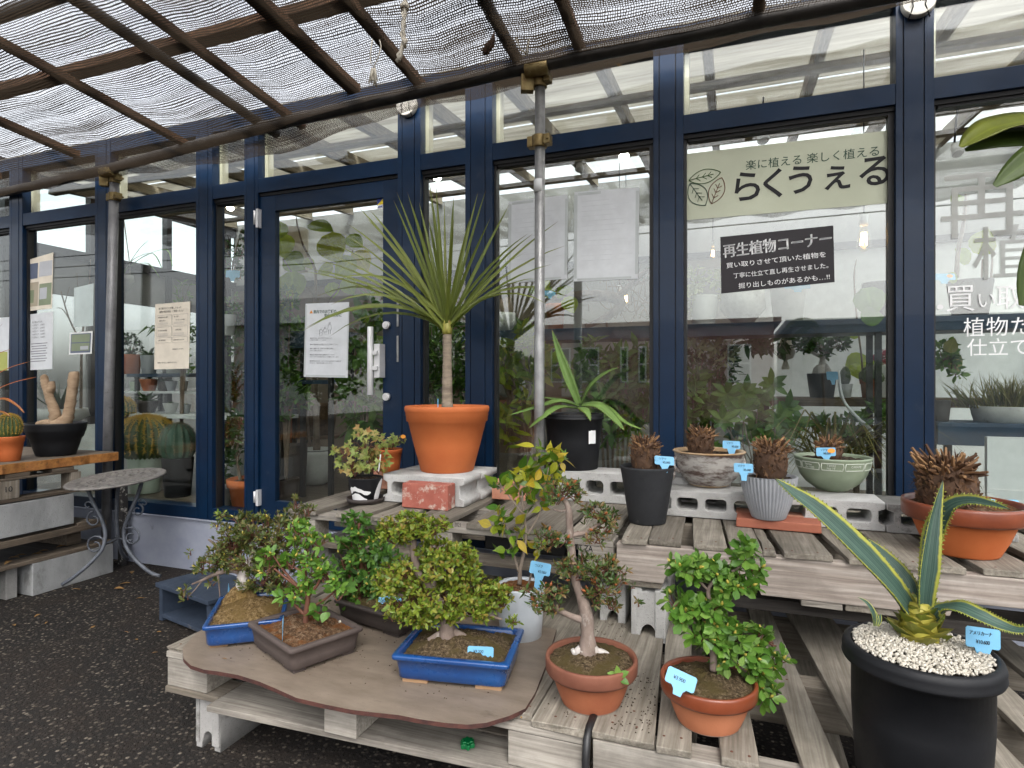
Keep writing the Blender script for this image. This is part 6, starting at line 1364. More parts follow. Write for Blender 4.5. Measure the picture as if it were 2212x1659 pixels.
MAT['greyspine'] = plain('grey spine', (0.22, 0.19, 0.13), 0.7)
barrel(t, s + UP * -.01, .058, .15, 'cactus', 'gold', 20, 2200, .012)
MAT['caudexbark'] = grunge('tan ringed stem bark', (0.22, 0.145, 0.085), (0.36, 0.26, 0.17), 12, 0.85, 0, 60, 0.7, sc3=(1, 1, 3), dirt=((0.14, 0.09, 0.055), 22, 0.6))
t, c, rr, h, d, s = round_pot('potted_caudex', 'fat cut grey stems sprouting from a wide stepped black bowl on the slab', 121, 986, .797, 90, 142, 913, 'step', ['blackpot'], soil_drop=.06)
d = depth(s)
m_ = trunk(t, d, [[(104, 920, 8), (118, 906, 11), (117, 885, 10), (108, 862, 8.5), (104, 845, 9), (98, 828, 8), (95, 815, 7), (93, 811, 5)], [(104, 850, 9), (110, 838, 8), (112, 828, 6), (112, 824, 5)], [(116, 918, 14), (138, 912, 14), (148, 896, 11), (152, 870, 10), (156, 845, 10), (159, 822, 10.5), (160, 806, 9), (160, 803, 8)], [(118, 914, 10), (95, 914, 8), (80, 916, 5)]], 'caudexbark', 12, 'stems', .10)
MAT['lf_brom'] = G('orange and green strap leaf', [(0.16, 0.14, 0.02), (0.26, 0.13, 0.03), (0.36, 0.10, 0.03)], 0.4, 0.2, ((0.36, 0.09, 0.02), 0.3), ((0.08, 0.02, 0.01), 0.9))
t = thing('potted_bromeliad', atD(-70, 1000, 3.4), 'plant with orange edged strap leaves reaching in from the left edge', 'potted plant')
lv = MB()
for pts, w in (([(-70, 930), (-40, 840), (10, 800), (66, 781)], .03), ([(-70, 930), (-30, 860), (20, 830), (78, 815)], .026), ([(-70, 930), (-40, 880), (5, 862), (35, 875), (52, 892)], .03), ([(-70, 930), (-50, 820), (-10, 770), (22, 755)], .028), ([(-70, 930), (-60, 790), (-20, 730), (5, 700)], .02), ([(-70, 930), (-40, 900), (0, 890), (22, 900)], .03)):
    P = smooth([(u, v, 0) for u, v in pts], 4); n = len(P); lv.blade([atD(u, v, 3.4) for u, v, _ in P], [w * min(1, 1.15 - i / n) for i in range(n)], UP - FWD * .5, .4)
lv.build('leaves', 'lf_brom', t)
p = atD(-70, 940, 3.4); MB().lathe([(.07, .797 - p.z), (.1, 0)], p, 24, close=True).build('pot', 'terra_old', t)
# --- large leaves reaching in from the right
t = thing('overhanging_plant', (1.15, 1.05, 0), 'large thick leaves hanging into the top right corner', 'plant')
trunk(t, 1.05, [[(2420, 1900, 18), (2400, 1200, 14), (2370, 600, 10), (2330, 380, 7), (2290, 300, 5)], [(2330, 380, 4), (2290, 360, 4), (2250, 345, 3)]], 'twiggrey', 8, 'stem')
def bigleaf(path, w, mat, nrm, dz=0.0, fold=.25, name='leaf'):
    m = MB(); P = smooth([(u, v, 0) for u, v in path], 5); n = len(P); P3 = [atD(u, v, 1.05 + dz) for u, v, _ in P]
    m.blade(P3, [w * max(.02, sin(pi * min(.97, (.12 + .88 * i / (n - 1)))) ** .75) for i in range(n)], nrm, fold, 0, .0015); m.build(name, mat, t)
bigleaf([(2330, 300), (2250, 262), (2160, 272), (2110, 295), (2076, 318)], .062, 'lf_big', UP - FWD * .8)
bigleaf([(2330, 330), (2240, 300), (2150, 305), (2085, 325)], .040, 'lf_bigd', UP * .3 - FWD, .02)
bigleaf([(2330, 250), (2265, 318), (2205, 358), (2148, 402)], .050, 'lf_bigd', UP * .5 - FWD, -.05)
bigleaf([(2340, 400), (2280, 470), (2225, 580), (2205, 660)], .06, 'lf_bigd', UP * .2 - FWD, .03)
# ---------------------------------------------------------------- inside the shop
MAT['bluebar'] = grunge('blue shelf paint', (0.010, 0.028, 0.055), (0.018, 0.045, 0.085), 5, 0.5, 0, 60, 0.1)
MAT['shelfwood'] = wood('brown shelf wood', (0.09, 0.055, 0.03), (0.15, 0.095, 0.055), (0.22, 0.145, 0.09), 0, 0.7)
MAT['whitepot'] = grunge('white pot', (0.52, 0.52, 0.50), (0.64, 0.64, 0.62), 6, 0.5, 0, 60, 0.08)
MAT['crackpot'] = grunge('crackled white pot', (0.48, 0.47, 0.44), (0.66, 0.65, 0.61), 12, 0.7, 0, 60, 0.4, dirt=((0.24, 0.22, 0.19), 20, 0.58))
MAT['greypot2'] = grunge('light grey cement pot', (0.34, 0.34, 0.32), (0.44, 0.44, 0.42), 5, 0.8, 0, 80, 0.15)
MAT['palegreen'] = grunge('pale green pot', (0.34, 0.40, 0.32), (0.42, 0.47, 0.39), 4, 0.5, 0, 60, 0.05)
MAT['darkband'] = plain('dark grey band', (0.06, 0.06, 0.062), 0.6)
MAT['wicker'] = wood('brown wicker', (0.06, 0.035, 0.018), (0.12, 0.075, 0.04), (0.19, 0.12, 0.07), 0, 1.5)
MAT['trunkbrown'] = grunge('grey brown trunk', (0.12, 0.085, 0.06), (0.24, 0.18, 0.135), 14, 0.9, 0, 60, 0.7)
MAT['lf_in'] = G('indoor green leaf', [(0.04, 0.10, 0.015), (0.065, 0.15, 0.02), (0.095, 0.19, 0.028), (0.13, 0.22, 0.04)], 0.4, 0.35)
MAT['lf_indark'] = G('indoor dark leaf', [(0.018, 0.057, 0.015), (0.033, 0.083, 0.021), (0.053, 0.120, 0.030)], 0.4, 0.3)
MAT['lf_heart'] = G('heart shaped yellow green leaf', [(0.13, 0.20, 0.012), (0.19, 0.27, 0.016), (0.27, 0.32, 0.02), (0.36, 0.31, 0.03)], 0.45, 0.45)
MAT['lf_straw'] = G('yellowish grass blade', [(0.10, 0.11, 0.025), (0.16, 0.15, 0.04), (0.24, 0.20, 0.07)], 0.6, 0.3)
MAT['lf_pale'] = G('cream variegated leaf', [(0.30, 0.33, 0.20), (0.42, 0.42, 0.28), (0.22, 0.27, 0.14)], 0.5, 0.3)
MAT['lf_blue'] = G('blue green succulent leaf', [(0.05, 0.085, 0.06), (0.075, 0.115, 0.085)], 0.5, 0.1)
MAT['pinkflower'] = G('pink flower petal', [(0.40, 0.07, 0.13), (0.50, 0.13, 0.20)], 0.6, 0.3)
MAT['brightlamp'] = emit('lit spot lamp', (1.0, 0.97, 0.90), 30)
MAT['warmlamp'] = emit('warm filament', (1.0, 0.55, 0.18), 11)
def ishelf(x0, x1, y0, y1, z, th, mat, label, legs=()):
    t = thing('shelf', ((x0 + x1) / 2, y1, FL), label, 'shelf')
    MB().box2((x0, y0, z - th), (x1, y1, z)).build('shelf_board', mat, t, .002)
    for x in legs:
        for y in (y0 + .03, y1 - .03): MB().box2((x - .015, y - .015, FL), (x + .015, y + .015, z - th)).build('leg', 'black', t)
    return t
SZ = 1.605
ishelf(-1.78, 1.75, 3.70, 3.98, SZ, .075, 'bluebar', 'long blue shelf board with pots behind the right hand panes', (-1.7, -.3, .74, 1.7))
ishelf(-3.15, -2.62, 3.5, 3.8, 1.63, .12, 'bluebar', 'short blue shelf box behind the narrow pane and door', (-3.1, -2.66))
ishelf(-5.3, -3.55, 4.0, 4.3, 1.345, .03, 'bluebar', 'thin blue shelf with plant pots behind the left panes', (-5.2, -3.6))
ishelf(-5.3, -3.55, 3.95, 4.25, 1.185, .02, 'whitewall', 'white shelf with small succulents behind the left panes', ())
ishelf(-5.3, -3.5, 3.75, 4.2, .99, .03, 'whitewall', 'low white bench behind the barrel cactus', (-5.2, -3.6))
ishelf(.15, 1.75, 4.05, 4.5, 1.165, .05, 'shelfwood', 'dark wooden plant bench behind the green bowl', (.2, 1.7))
ishelf(-1.9, -.95, 4.2, 4.6, 1.15, .03, 'shelfwood', 'wooden bench behind the galvanised post', (-1.85, -1.0))
ishelf(.95, 2.3, 3.5, 3.8, 1.06, .11, 'bluebar', 'low blue bench behind the rightmost pane', (1.0, 2.2))
ishelf(-2.3, -1.62, 5.0, 5.4, 1.3, .04, 'tanwall', 'tan wooden counter deep inside behind the door', (-2.25, -1.66))

def ipot(u, Z, Y, wt, wb, hp, mat, label, name='potted_plant', cat='potted plant', belly=False, soil='soil', band=None, collar=False, rib=None, mk=True):
    b = onY(u, 800, Y); d = depth(b); k = d / F; kk = math.sqrt(1 + ((u - CX) / F) ** 2); c = Vector((b.x, Y, Z)); rt, rb, h = wt / 2 * k / kk, wb / 2 * k / kk, hp * k
    t = thing(name, c, label, cat)
    if belly: prof = [(rb * .7, 0), (rb, h * .08), (max(rt, rb) * 1.08, h * .45), (rt * 1.02, h * .85), (rt, h), (rt * .9, h), (rt * .88, h * .85)]
    elif collar: prof = [(rb, 0), (rt * .9, h * .74), (rt * .98, h * .76), (rt, h * .98), (rt * .92, h), (rt * .9, h * .85)]
    else: prof = [(rb * .97, 0), (rb, h * .02), ((rb + rt) / 2 * 1.01, h * .5), (rt, h * .97), (rt * .99, h), (rt * .91, h), (rt * .9, h * .85)]
    MB().lathe(prof, c, 30, mat=0, close=True, rib=rib).build('pot', mat, t)
    if band:
        MB().lathe([(rt * 1.004, h * band[1]), (rt * 1.006, h * .985)], c, 30).build('rim_band', band[0], t)
    if soil: MB().disc(c + UP * h * .87, rt * .91, seg=18, rings=3, rough=.003).build('soil', soil, t)
    return t, c + UP * h * .87, d
def ilv(t, d, cl, L, Wd, per, mat, **k): return foliage(t, d, cl, L, Wd, per, mat, **k)
BR = (0, .8, 1, .85, .45, 0)
def stems(t, d, chains, mat='trunkbrown', name='stem'): return trunk(t, d, chains, mat, 7, name)

# left panes
t, s, d = ipot(126, .90, 3.62, 132, 90, 32, 'whitepot', 'wide pale planter with blue green agave behind the leftmost full pane', belly=True)
lv = MB()
for i in range(26):
    a = i * 2.4; q = i / 26; dd = Vector((cos(a) * (1 - .5 * q), sin(a) * (1 - .5 * q), .5 + .9 * q)); lv.leaf(s + Vector((cos(a), sin(a), 0)) * .03, dd, Vector((-cos(a), -sin(a), 1.2)), rnd(.22, .36), .035, -.15, .4, (.6, 1, .8, .4, 0))
lv.build('leaves', 'lf_blue', t)
stems(t, d, [[(175, 885, 3), (176, 760, 2.4), (182, 690, 2), (190, 640, 1.4), (196, 560, .8)], [(176, 740, 2), (150, 690, 1.6), (128, 620, 1.2), (110, 590, .8)], [(150, 690, 1.2), (135, 668, .9), (122, 665, .6)], [(182, 690, 1.2), (200, 670, .8)], [(186, 660, 1.1), (170, 630, .8), (166, 590, .5)], [(140, 655, 1), (150, 620, .6)]], name='bare_branch')
MB().box2((-5.25, 3.4, FL), (-4.4, 3.8, .90)).build('plinth_box', 'greypot2', None); tag(bpy.data.objects['plinth_box'], 'grey display box carrying the wide pale planter', 'display box')
t, s, d = ipot(315, FL, 3.50, 84, 66, 82, 'palegreen', 'big golden barrel cactus in a pale green pot behind the iron table')
bc = Vector((s.x, s.y, s.z - .02)); barrel(t, bc, .205, .36, 'cactus', 'gold', 26, 4200, .035)
t, s, d = ipot(384, FL, 3.46, 72, 58, 84, 'blackpot', 'blue green ribbed cactus in a black pot right of the golden barrel')
barrel(t, Vector((s.x, s.y, s.z - .01)), .125, .31, 'cactblue', 'greyspine', 14, 1200, .022)
t, s, d = ipot(262, FL, 3.75, 52, 38, 160, 'darkclay', 'tall tapering dark pot with a small golden cactus left of the barrel cactus')
barrel(t, Vector((s.x, s.y, s.z - .02)), .10, .20, 'cactus', 'gold', 20, 1500, .03)
sm = [(283, 1.345, 4.1, 46, 38, 42, 'terra_old', 'terracotta pot with a bushy dark plant on the thin blue shelf', 'bush'), (322, 1.345, 4.1, 40, 30, 40, 'greypot', 'grey pot with a spiky aloe on the thin blue shelf', 'aloe'), (375, 1.345, 4.15, 40, 32, 36, 'greypot2', 'pale pot with a fern on the thin blue shelf behind the printed notice', 'fern'),
      (322, 1.185, 4.05, 44, 26, 26, 'terra_old', 'round orange brown pot on the white shelf', 'ball'), (290, 1.185, 4.05, 22, 17, 20, 'palegreen', 'small pale pot on the white shelf left of the orange one', 'ball'), (352, 1.185, 4.05, 24, 18, 20, 'darkclay', 'small dark pot on the white shelf', 'aloe'), (370, 1.185, 4.08, 30, 16, 22, 'greypot', 'small round grey bowl on the white shelf', 'ball'), (395, 1.185, 4.05, 24, 17, 22, 'greypot2', 'little beige cup pot on the white shelf', 'ball'), (258, 1.185, 4.05, 22, 18, 20, 'greypot2', 'little square pot on the white shelf beside the post', 'ball'),
      (318, .99, 3.95, 56, 34, 26, 'darkclay', 'low dark bowl with a spreading blue green aloe behind the barrel cactus', 'aloe'), (369, .99, 3.95, 36, 22, 22, 'greypot2', 'beige bowl with a small dark succulent right of the aloe', 'ball'), (402, .99, 3.95, 22, 14, 20, 'greypot', 'tiny grey goblet pot with a succulent at the bench end', 'ball')]
for u, Z, Y, wt, wb, hp, mt, lab, kind in sm:
    t, s, d = ipot(u, Z, Y, wt, wb, hp, mt, lab); k = d / F
    if kind == 'bush': vb = CY - (s.z - H) * F / d; ilv(t, d, [(u, vb - 22, 24, 24, 40), (u - 10, vb - 40, 18, 14, 18)], .045, .018, (3, 4), 'lf_indark')
    elif kind == 'fern':
        lv = MB()
        for i in range(12):
            a = i * .52; P = [s, s + Vector((cos(a) * .1, sin(a) * .1, .22)), s + Vector((cos(a) * .24, sin(a) * .2, .30)), s + Vector((cos(a) * .36, sin(a) * .26, .22))]; lv.blade(P, [.02, .05, .04, .004], UP, .1)
        lv.build('leaves', 'lf_in', t)
    else:
        lv = MB(); n = 16 if kind == 'aloe' else 22; l = wt * k * (.85 if kind == 'aloe' else .3)
        for i in range(n):
            a = i * 2.4; q = i / n; dd = Vector((cos(a), sin(a), .25 + 1.2 * q)); lv.leaf(s, dd, Vector((-cos(a), -sin(a), 1)), l * rnd(.7, 1.1), l * (.22 if kind == 'aloe' else .5), -.2 if kind != 'aloe' else .2, .4, (.8, 1, .8, .4, 0))
        lv.build('leaves', 'lf_blue' if random.random() < .6 else 'lf_indark', t)
t = thing('hanging_planter', atD(268, 600, 4.6), 'knotted hanging planter with arching strap leaves behind the second pane', 'hanging planter')
w_ = MB()
for k in (-1, 0, 1): w_.tube([atD(265, 455, 4.6), atD(265 + 14 * k, 560, 4.6 + .03 * k), atD(266 + 16 * k, 600, 4.6)], .004, 5)
w_.build('cords', 'rope', t); MB().lathe([(.03, -.10), (.075, -.02), (.07, .02), (.06, .02)], atD(266, 600, 4.6), 18, close=True).build('pot', 'whitepot', t)
lv = MB()
for pts in ([(266, 590), (290, 560), (330, 548), (350, 580)], [(266, 590), (310, 555), (360, 540), (372, 575)], [(266, 592), (285, 575), (320, 570), (345, 600)], [(266, 590), (300, 540), (320, 520)], [(266, 590), (258, 560), (250, 548)]):
    P = smooth([(u, v, 0) for u, v in pts], 4); lv.blade([atD(u, v, 4.6) for u, v, _ in P], [.03 * min(1, 1.1 - i / len(P)) for i in range(len(P))], UP - FWD * .3, .3)
lv.build('leaves', 'lf_in', t)
# narrow pane and door
t, s, d = ipot(492, 1.63, 3.62, 38, 26, 44, 'whitepot', 'white pot with a small round leaved shrub on the short blue shelf')
stems(t, d, [[(500, 600, 2), (505, 560, 1.6), (515, 520, 1.2), (522, 495, .8)], [(504, 570, 1.5), (490, 540, 1), (485, 515, .7)]]); ilv(t, d, [(500, 575, 22, 24, 30), (515, 545, 20, 24, 26), (522, 510, 12, 18, 12), (490, 530, 10, 14, 8), (520, 590, 18, 20, 20)], .03, .02, (3, 4), 'lf_indark', shape=BR)
price_tag(503, 592, d - .14, [], 'blue price tag in the white pot on the short blue shelf', yaw=8, w=.10, hgt=.055, stem=.03)
t, s, d = ipot(515, 1.28, 3.7, 30, 24, 30, 'crackpot', 'white marbled square pot behind the narrow pane'); ilv(t, d, [(518, 745, 22, 24, 26), (525, 700, 18, 30, 24), (505, 690, 22, 40, 36), (500, 650, 18, 20, 12)], .045, .018, (3, 4), 'lf_in')
o_sh = MB().box2((-3.4, 3.6, 1.25), (-2.65, 3.85, 1.278)).build('shelf', 'bluebar', None); tag(o_sh, 'narrow blue ledge carrying the marbled pot', 'shelf')
t, s, d = ipot(488, 1.28, 3.72, 28, 22, 34, 'blackpot', 'small black pot with a leafy climber behind the narrow pane'); ilv(t, d, [(486, 735, 18, 22, 24), (490, 690, 20, 26, 26)], .045, .02, (3, 4), 'lf_indark')
t, s, d = ipot(547, FL, 3.26, 116, 86, 70, 'terra_new', 'ribbed orange clay pot inside the glass split by the door frame', collar=True, rib=lambda th, z: .006 * sin(z * 420)); stems(t, d, [[(520, 1040, 4), (512, 990, 3), (515, 940, 2)]]); ilv(t, d, [(500, 940, 24, 34, 26), (520, 900, 18, 30, 20), (515, 985, 16, 20, 10)], .07, .02, (3, 4), 'lf_indark')
t, s, d = ipot(476, FL, 3.3, 46, 40, 38, 'whitepot', 'plain white pot with a dark umbrella plant at the foot of the narrow pane'); ilv(t, d, [(478, 985, 26, 30, 24), (482, 940, 22, 26, 16), (470, 1030, 20, 24, 14)], .08, .026, (4, 5), 'lf_in')
t, s, d = ipot(505, FL, 3.55, 60, 50, 150, 'crackpot', 'tall grey patterned pot with a leafy shrub behind the narrow pane'); ilv(t, d, [(500, 860, 34, 40, 46), (520, 820, 26, 40, 40), (490, 830, 24, 40, 36)], .06, .024, (3, 4), 'lf_indark'); stems(t, d, [[(515, 930, 4), (518, 860, 3), (522, 800, 2)]])
t, s, d = ipot(680, FL, 4.30, 87, 66, 76, 'whitepot', 'grey white pot with a dark band and a tall heart leaved plant behind the door', belly=True, band=('darkband', .74))
stems(t, d, [[(684, 975, 8), (683, 900, 6.5), (680, 800, 5), (679, 690, 4), (682, 600, 3.2), (678, 575, 2.8), (655, 530, 2.2), (643, 488, 1.6), (640, 470, 1)], [(679, 690, 3), (710, 650, 2.2), (745, 600, 1.6), (762, 540, 1.2)], [(680, 640, 2.4), (640, 600, 1.6), (612, 560, 1.2)], [(670, 965, 3), (664, 900, 2.4), (672, 860, 2), (690, 860, 1.4)]])
def heart(t, d, spec, mat, L=.26, name='leaves'):
    lv = MB()
    for u, v, r, a, tl in spec:
        c = atD(u, v, d + rnd(-.25, .25)); l = r * 2 * d / F; dd = RIGHT * cos(a) + UP * sin(a) - FWD * .1; nn = (-FWD + UP * tl + RIGHT * rnd(-.3, .3)); lv.leaf(c - dd * l * .5, dd, nn, l, l * .95, rnd(-.1, .3), rnd(-.1, .25), (.35, .85, 1, .95, .75, .4, 0))
    return lv.build(name, mat, t)
heart(t, d, [(610, 532, 30, -1.3, .3), (603, 500, 20, -2, .5), (638, 568, 28, -.6, .4), (632, 620, 32, -1.5, .2), (719, 538, 34, -1.2, .2), (695, 492, 30, -.3, 1.2), (743, 578, 28, -2.4, .6), (718, 628, 18, -1.4, .2), (782, 565, 26, -.9, .5), (768, 522, 22, -.6, .9), (668, 570, 14, -1, .4), (620, 655, 20, -2.4, .8), (700, 582, 20, -2.8, .7), (755, 620, 20, -1.1, .3), (808, 700, 26, -1.5, .2), (812, 760, 34, -1.1, .2), (800, 820, 30, -1.4, .3), (620, 730, 28, -1.2, .3), (600, 790, 30, -1.3, .3)], 'lf_heart')
t, s, d = ipot(630, FL, 3.8, 70, 60, 110, 'darkclay', 'dark pot with dense green foliage low behind the door poster'); ilv(t, d, [(615, 760, 30, 50, 50), (640, 720, 40, 40, 50), (625, 830, 36, 40, 40), (760, 870, 30, 40, 30)], .09, .04, (3, 4), 'lf_in', shape=BR)
t = thing('wicker_basket', onY(688, 900, 5.0), 'brown wicker basket standing on a round table behind the door', 'basket')
c = onY(682, 938, 5.0); k = depth(c) / F
MB().lathe([(36 * k, 0), (40 * k, 12 * k), (46 * k, 62 * k), (44 * k, 66 * k), (42 * k, 60 * k)], c, 40, close=True, rib=lambda th, z: .02 * sin(z * 300)).build('basket', 'wicker', t)
t = thing('round_table', Vector((c.x, 5.0, FL)), 'small round brown table under the wicker basket', 'table')
MB().tube([c + UP * -.03, c + UP * -.004], 60 * k, 32).build('table_top', 'shelfwood', t)
for a in (.5, 2.6, 4.7): MB().tube([c + Vector((cos(a) * .12, sin(a) * .12, -.03)), Vector((c.x + cos(a) * .25, c.y + sin(a) * .25, FL))], .012, 7).build('leg', 'black', t)
t, s, d = ipot(606, FL, 4.7, 60, 44, 150, 'terra_old', 'tall terracotta jar at the left edge behind the door', soil=None, name='terracotta_jar', cat='jar')
t, s, d = ipot(800, FL, 4.6, 70, 60, 120, 'darkclay', 'dark pot with spiky dracaena behind the door handle')
lv = MB()
for i in range(50):
    a = i * 2.4; q = i / 50; p = s + UP * (.1 + .25 * q); dd = Vector((cos(a), sin(a), .1 + 1.1 * q)); lv.leaf(p, dd, UP, rnd(.3, .45), .03, .5, .3, (.7, 1, .8, .4, 0))
lv.build('leaves', 'lf_indark', t)
# pane right of the door
t, s, d = ipot(955, FL, 4.0, 80, 60, 110, 'greypot2', 'grey pot with a dark mixed shrub behind the orange pot'); ilv(t, d, [(930, 800, 34, 40, 44), (980, 830, 32, 36, 36), (950, 760, 36, 30, 30), (925, 860, 26, 26, 20), (1000, 780, 30, 40, 30)], .075, .022, (4, 5), 'lf_indark')
t, s, d = ipot(955, SZ, 3.82, 46, 36, 40, 'whitepot', 'white pot on the blue shelf behind the sword leaves'); ilv(t, d, [(950, 640, 26, 24, 18)], .07, .03, (3, 4), 'lf_in')
# centre pane
t, s, d = ipot(1090, SZ, 3.80, 48, 30, 40, 'crackpot', 'crackled white pot with a swollen brown stem on the blue shelf', belly=True)
m = MB(); 
for du, h_, r in ((-8, 34, 12), (6, 38, 13), (12, 26, 9)): 
    p = s + RIGHT * du * d / F; m.lathe([(r * .9 * d / F, 0), (r * d / F, h_ * .5 * d / F), (r * .5 * d / F, h_ * d / F), (.001, h_ * 1.05 * d / F)], p, 12, rib=lambda th, z: rnd(-.05, .05))
m.build('swollen_stem', 'trunkbrown', t)
t, s, d = ipot(1200, SZ, 3.80, 44, 32, 56, 'terra_new', 'orange terracotta pot with broad green leaves on the blue shelf', collar=True); heart(t, d, [(1232, 660, 20, -1.2, .2), (1210, 630, 16, .6, .6), (1180, 628, 16, 2.2, .6), (1225, 625, 15, .1, .7), (1170, 610, 18, 2, .5), (1150, 625, 14, 2.8, .5)], 'lf_heart'); stems(t, d, [[(1200, 645, 2.4), (1203, 615, 1.8), (1210, 600, 1)]])
price_tag(1188, 633, d - .12, [], 'blue price tag in the terracotta pot on the blue shelf', yaw=0, w=.07, stem=.02)
t, s, d = ipot(1100, 1.15, 4.35, 66, 36, 46, 'whitepot', 'white urn on the wooden bench behind the galvanised post', belly=True); ilv(t, d, [(1095, 745, 30, 34, 26), (1115, 720, 26, 30, 20)], .10, .032, (4, 5), 'lf_in')
t = thing('potted_tree', onY(1110, 1000, 3.7), 'thick brown forked trunk with pruned top behind the galvanised post', 'potted plant')
d = depth(onY(1110, 1000, 3.7)); stems(t, d, [[(1106, 1045, 13), (1108, 1000, 12), (1112, 940, 11), (1110, 880, 10), (1116, 810, 9), (1122, 770, 8)], [(1110, 1000, 9), (1140, 960, 8), (1148, 925, 8)], [(1112, 870, 7), (1090, 820, 6), (1105, 760, 5)]], name='trunk'); ilv(t, d, [(1090, 830, 30, 26, 14), (1075, 900, 18, 26, 10)], .10, .04, (2, 3), 'lf_heart')
p = onY(1110, 1050, 3.7); MB().lathe([(.14, FL - p.z), (.17, FL - p.z + .15), (.155, FL - p.z + .15)], p, 24, close=True).build('pot', 'greypot2', t)
t, s, d = ipot(1330, FL, 3.55, 96, 84, 30, 'whitepot', 'low white pot with many thin stems and dense dark leaves behind the agave')
stems(t, d, [[(1330 + a, 1010, 3), (1330 + a * 1.2, 930, 2.6), (1330 + a * 1.6, 860, 2)] for a in (-26, -16, -6, 4, 14, 24)]); ilv(t, d, [(1300, 860, 50, 40, 48), (1350, 830, 44, 50, 56), (1385, 870, 30, 60, 46), (1330, 790, 44, 36, 40), (1280, 820, 30, 30, 26), (1385, 780, 30, 40, 30), (1320, 920, 60, 30, 36), (1280, 760, 20, 30, 12), (1250, 810, 22, 30, 14)], .095, .032, (3, 4), 'lf_in', shape=BR, up=.1, spread=(50, 110))
t = thing('bare_branch', onY(1330, 650, 4.4), 'dark gnarled branch with fine twigs added indoors in place of a reflected tree', 'branch')  # branch added indoors where the glass would mirror a street tree
d = depth(onY(1330, 650, 4.4)); ch = [[(1180, 640, 9), (1240, 642, 13), (1300, 640, 13), (1340, 650, 12), (1330, 670, 10), (1300, 690, 8), (1265, 705, 6)], [(1330, 650, 9), (1360, 618, 7), (1390, 590, 5), (1420, 570, 3)], [(1310, 680, 3), (1312, 710, 2), (1330, 725, 1.4), (1370, 720, .8)], [(1360, 620, 3), (1410, 600, 2), (1440, 598, 1)]]
for i in range(26):
    a = rnd(1270, 1400); b = rnd(590, 690); e = rnd(-50, 70); ch.append([(a, b, 1.6), (a + e * .5, b + rnd(-40, 40), 1.1), (a + e, b + rnd(-60, 60), .5)])
stems(t, d, ch, 'bark', 'branch'); ilv(t, d, [(1370, 580, 60, 50, 26), (1400, 660, 30, 40, 12)], .03, .014, (2, 3), 'lf_indark')
# main right pane
for u, wt, wb, hp, mt, lab, bel in ((1605, 92, 50, 74, 'crackpot', 'big speckled white bowl pot on the blue shelf below the black notice', True), (1702, 82, 62, 86, 'greypot2', 'pale grey cone pot on the blue shelf', False), (1520, 60, 48, 64, 'whitepot', 'pale pot with cream leaved climber on the blue shelf at the left of the pane', False)):
    t, s, d = ipot(u, SZ, 3.84, wt, wb, hp, mt, lab, belly=bel)
    if u == 1520: ilv(t, d, [(1500, 600, 26, 30, 26), (1590, 640, 34, 26, 24), (1560, 600, 40, 18, 18), (1490, 650, 16, 30, 16), (1500, 740, 24, 40, 30), (1560, 760, 30, 30, 26)], .06, .022, (3, 4), 'lf_pale', up=-.1)
t, s, d = ipot(1895, SZ, 3.82, 70, 56, 80, 'blackpot', 'black pot with one big scalloped leaf at the right end of the blue shelf'); heart(t, d - .15, [(1880, 655, 34, -1.4, .1), (1885, 685, 24, 0, .3)], 'lf_in')
price_tag(1722, 617, 3.25, [], 'blue price tag in the pale grey cone pot', yaw=0, w=.14, hgt=.035, stem=.02)
t, s, d = ipot(1640, FL, 3.62, 90, 80, 60, 'darkclay', 'dark pot with a big umbrella leaved plant behind the handled bowl')
lv = MB(); st_ = MB()
for u, v in ((1560, 905), (1600, 880), (1640, 860), (1680, 905), (1620, 930), (1660, 945), (1700, 880), (1590, 940), (1570, 850), (1640, 905), (1690, 940), (1610, 845), (1540, 870), (1665, 830), (1720, 915)):
    p = atD(u, v, d + rnd(-.15, .2)); st_.tube([s + rvec() * .03, s.lerp(p, .6) + rvec() * .05, p], [.006, .004, .003], 5)
    for k in range(8):
        a = k * pi / 4 + rnd(-.1, .1); dd = RIGHT * cos(a) + UP * sin(a) * .75 - FWD * .35; lv.leaf(p, dd, UP * .5 - FWD, rnd(.07, .12), .042, .25, .15, (.2, .7, 1, .9, .5, 0))
lv.build('leaves', 'lf_in', t); st_.build('stems', 'twiggrey', t)
t, s, d = ipot(1530, FL, 4.0, 90, 80, 100, 'darkclay', 'dark pot with tangled brown stems behind the left of the banner pane'); stems(t, d, [[(1520 + a, 960, 4), (1518 + a * 1.3, 860, 3), (1520 + a * 1.8, 760, 2)] for a in (-14, -2, 10, 20)]); ilv(t, d, [(1510, 780, 34, 50, 40), (1560, 800, 36, 50, 40), (1530, 850, 40, 30, 30)], .06, .025, (3, 4), 'lf_indark'); ilv(t, d, [(1600, 740, 50, 20, 16), (1670, 735, 30, 26, 16)], .12, .03, (4, 5), 'lf_indark', up=-.3, name='drooping_leaves')
t, s, d = ipot(1775, 1.165, 4.2, 66, 52, 52, 'blackpot', 'ginseng ficus bonsai with swollen roots in a black pot on the wooden bench'); vb = CY - (s.z - H) * F / d
stems(t, d, [[(1768, vb, 14), (1770, vb - 14, 13), (1776, vb - 26, 8), (1776, vb - 50, 5), (1770, vb - 70, 3)], [(1782, vb, 12), (1784, vb - 14, 10), (1778, vb - 28, 6)], [(1776, vb - 45, 4), (1800, vb - 62, 3), (1815, vb - 68, 2)], [(1775, vb - 42, 4), (1750, vb - 55, 3), (1740, vb - 70, 2)]], 'barkpale', 'swollen_trunk'); ilv(t, d, [(1770, vb - 75, 34, 20, 32), (1810, vb - 68, 24, 16, 20), (1740, vb - 65, 24, 18, 20), (1778, vb - 50, 20, 10, 8)], .05, .022, (4, 5), 'lf_indark', shape=BR)
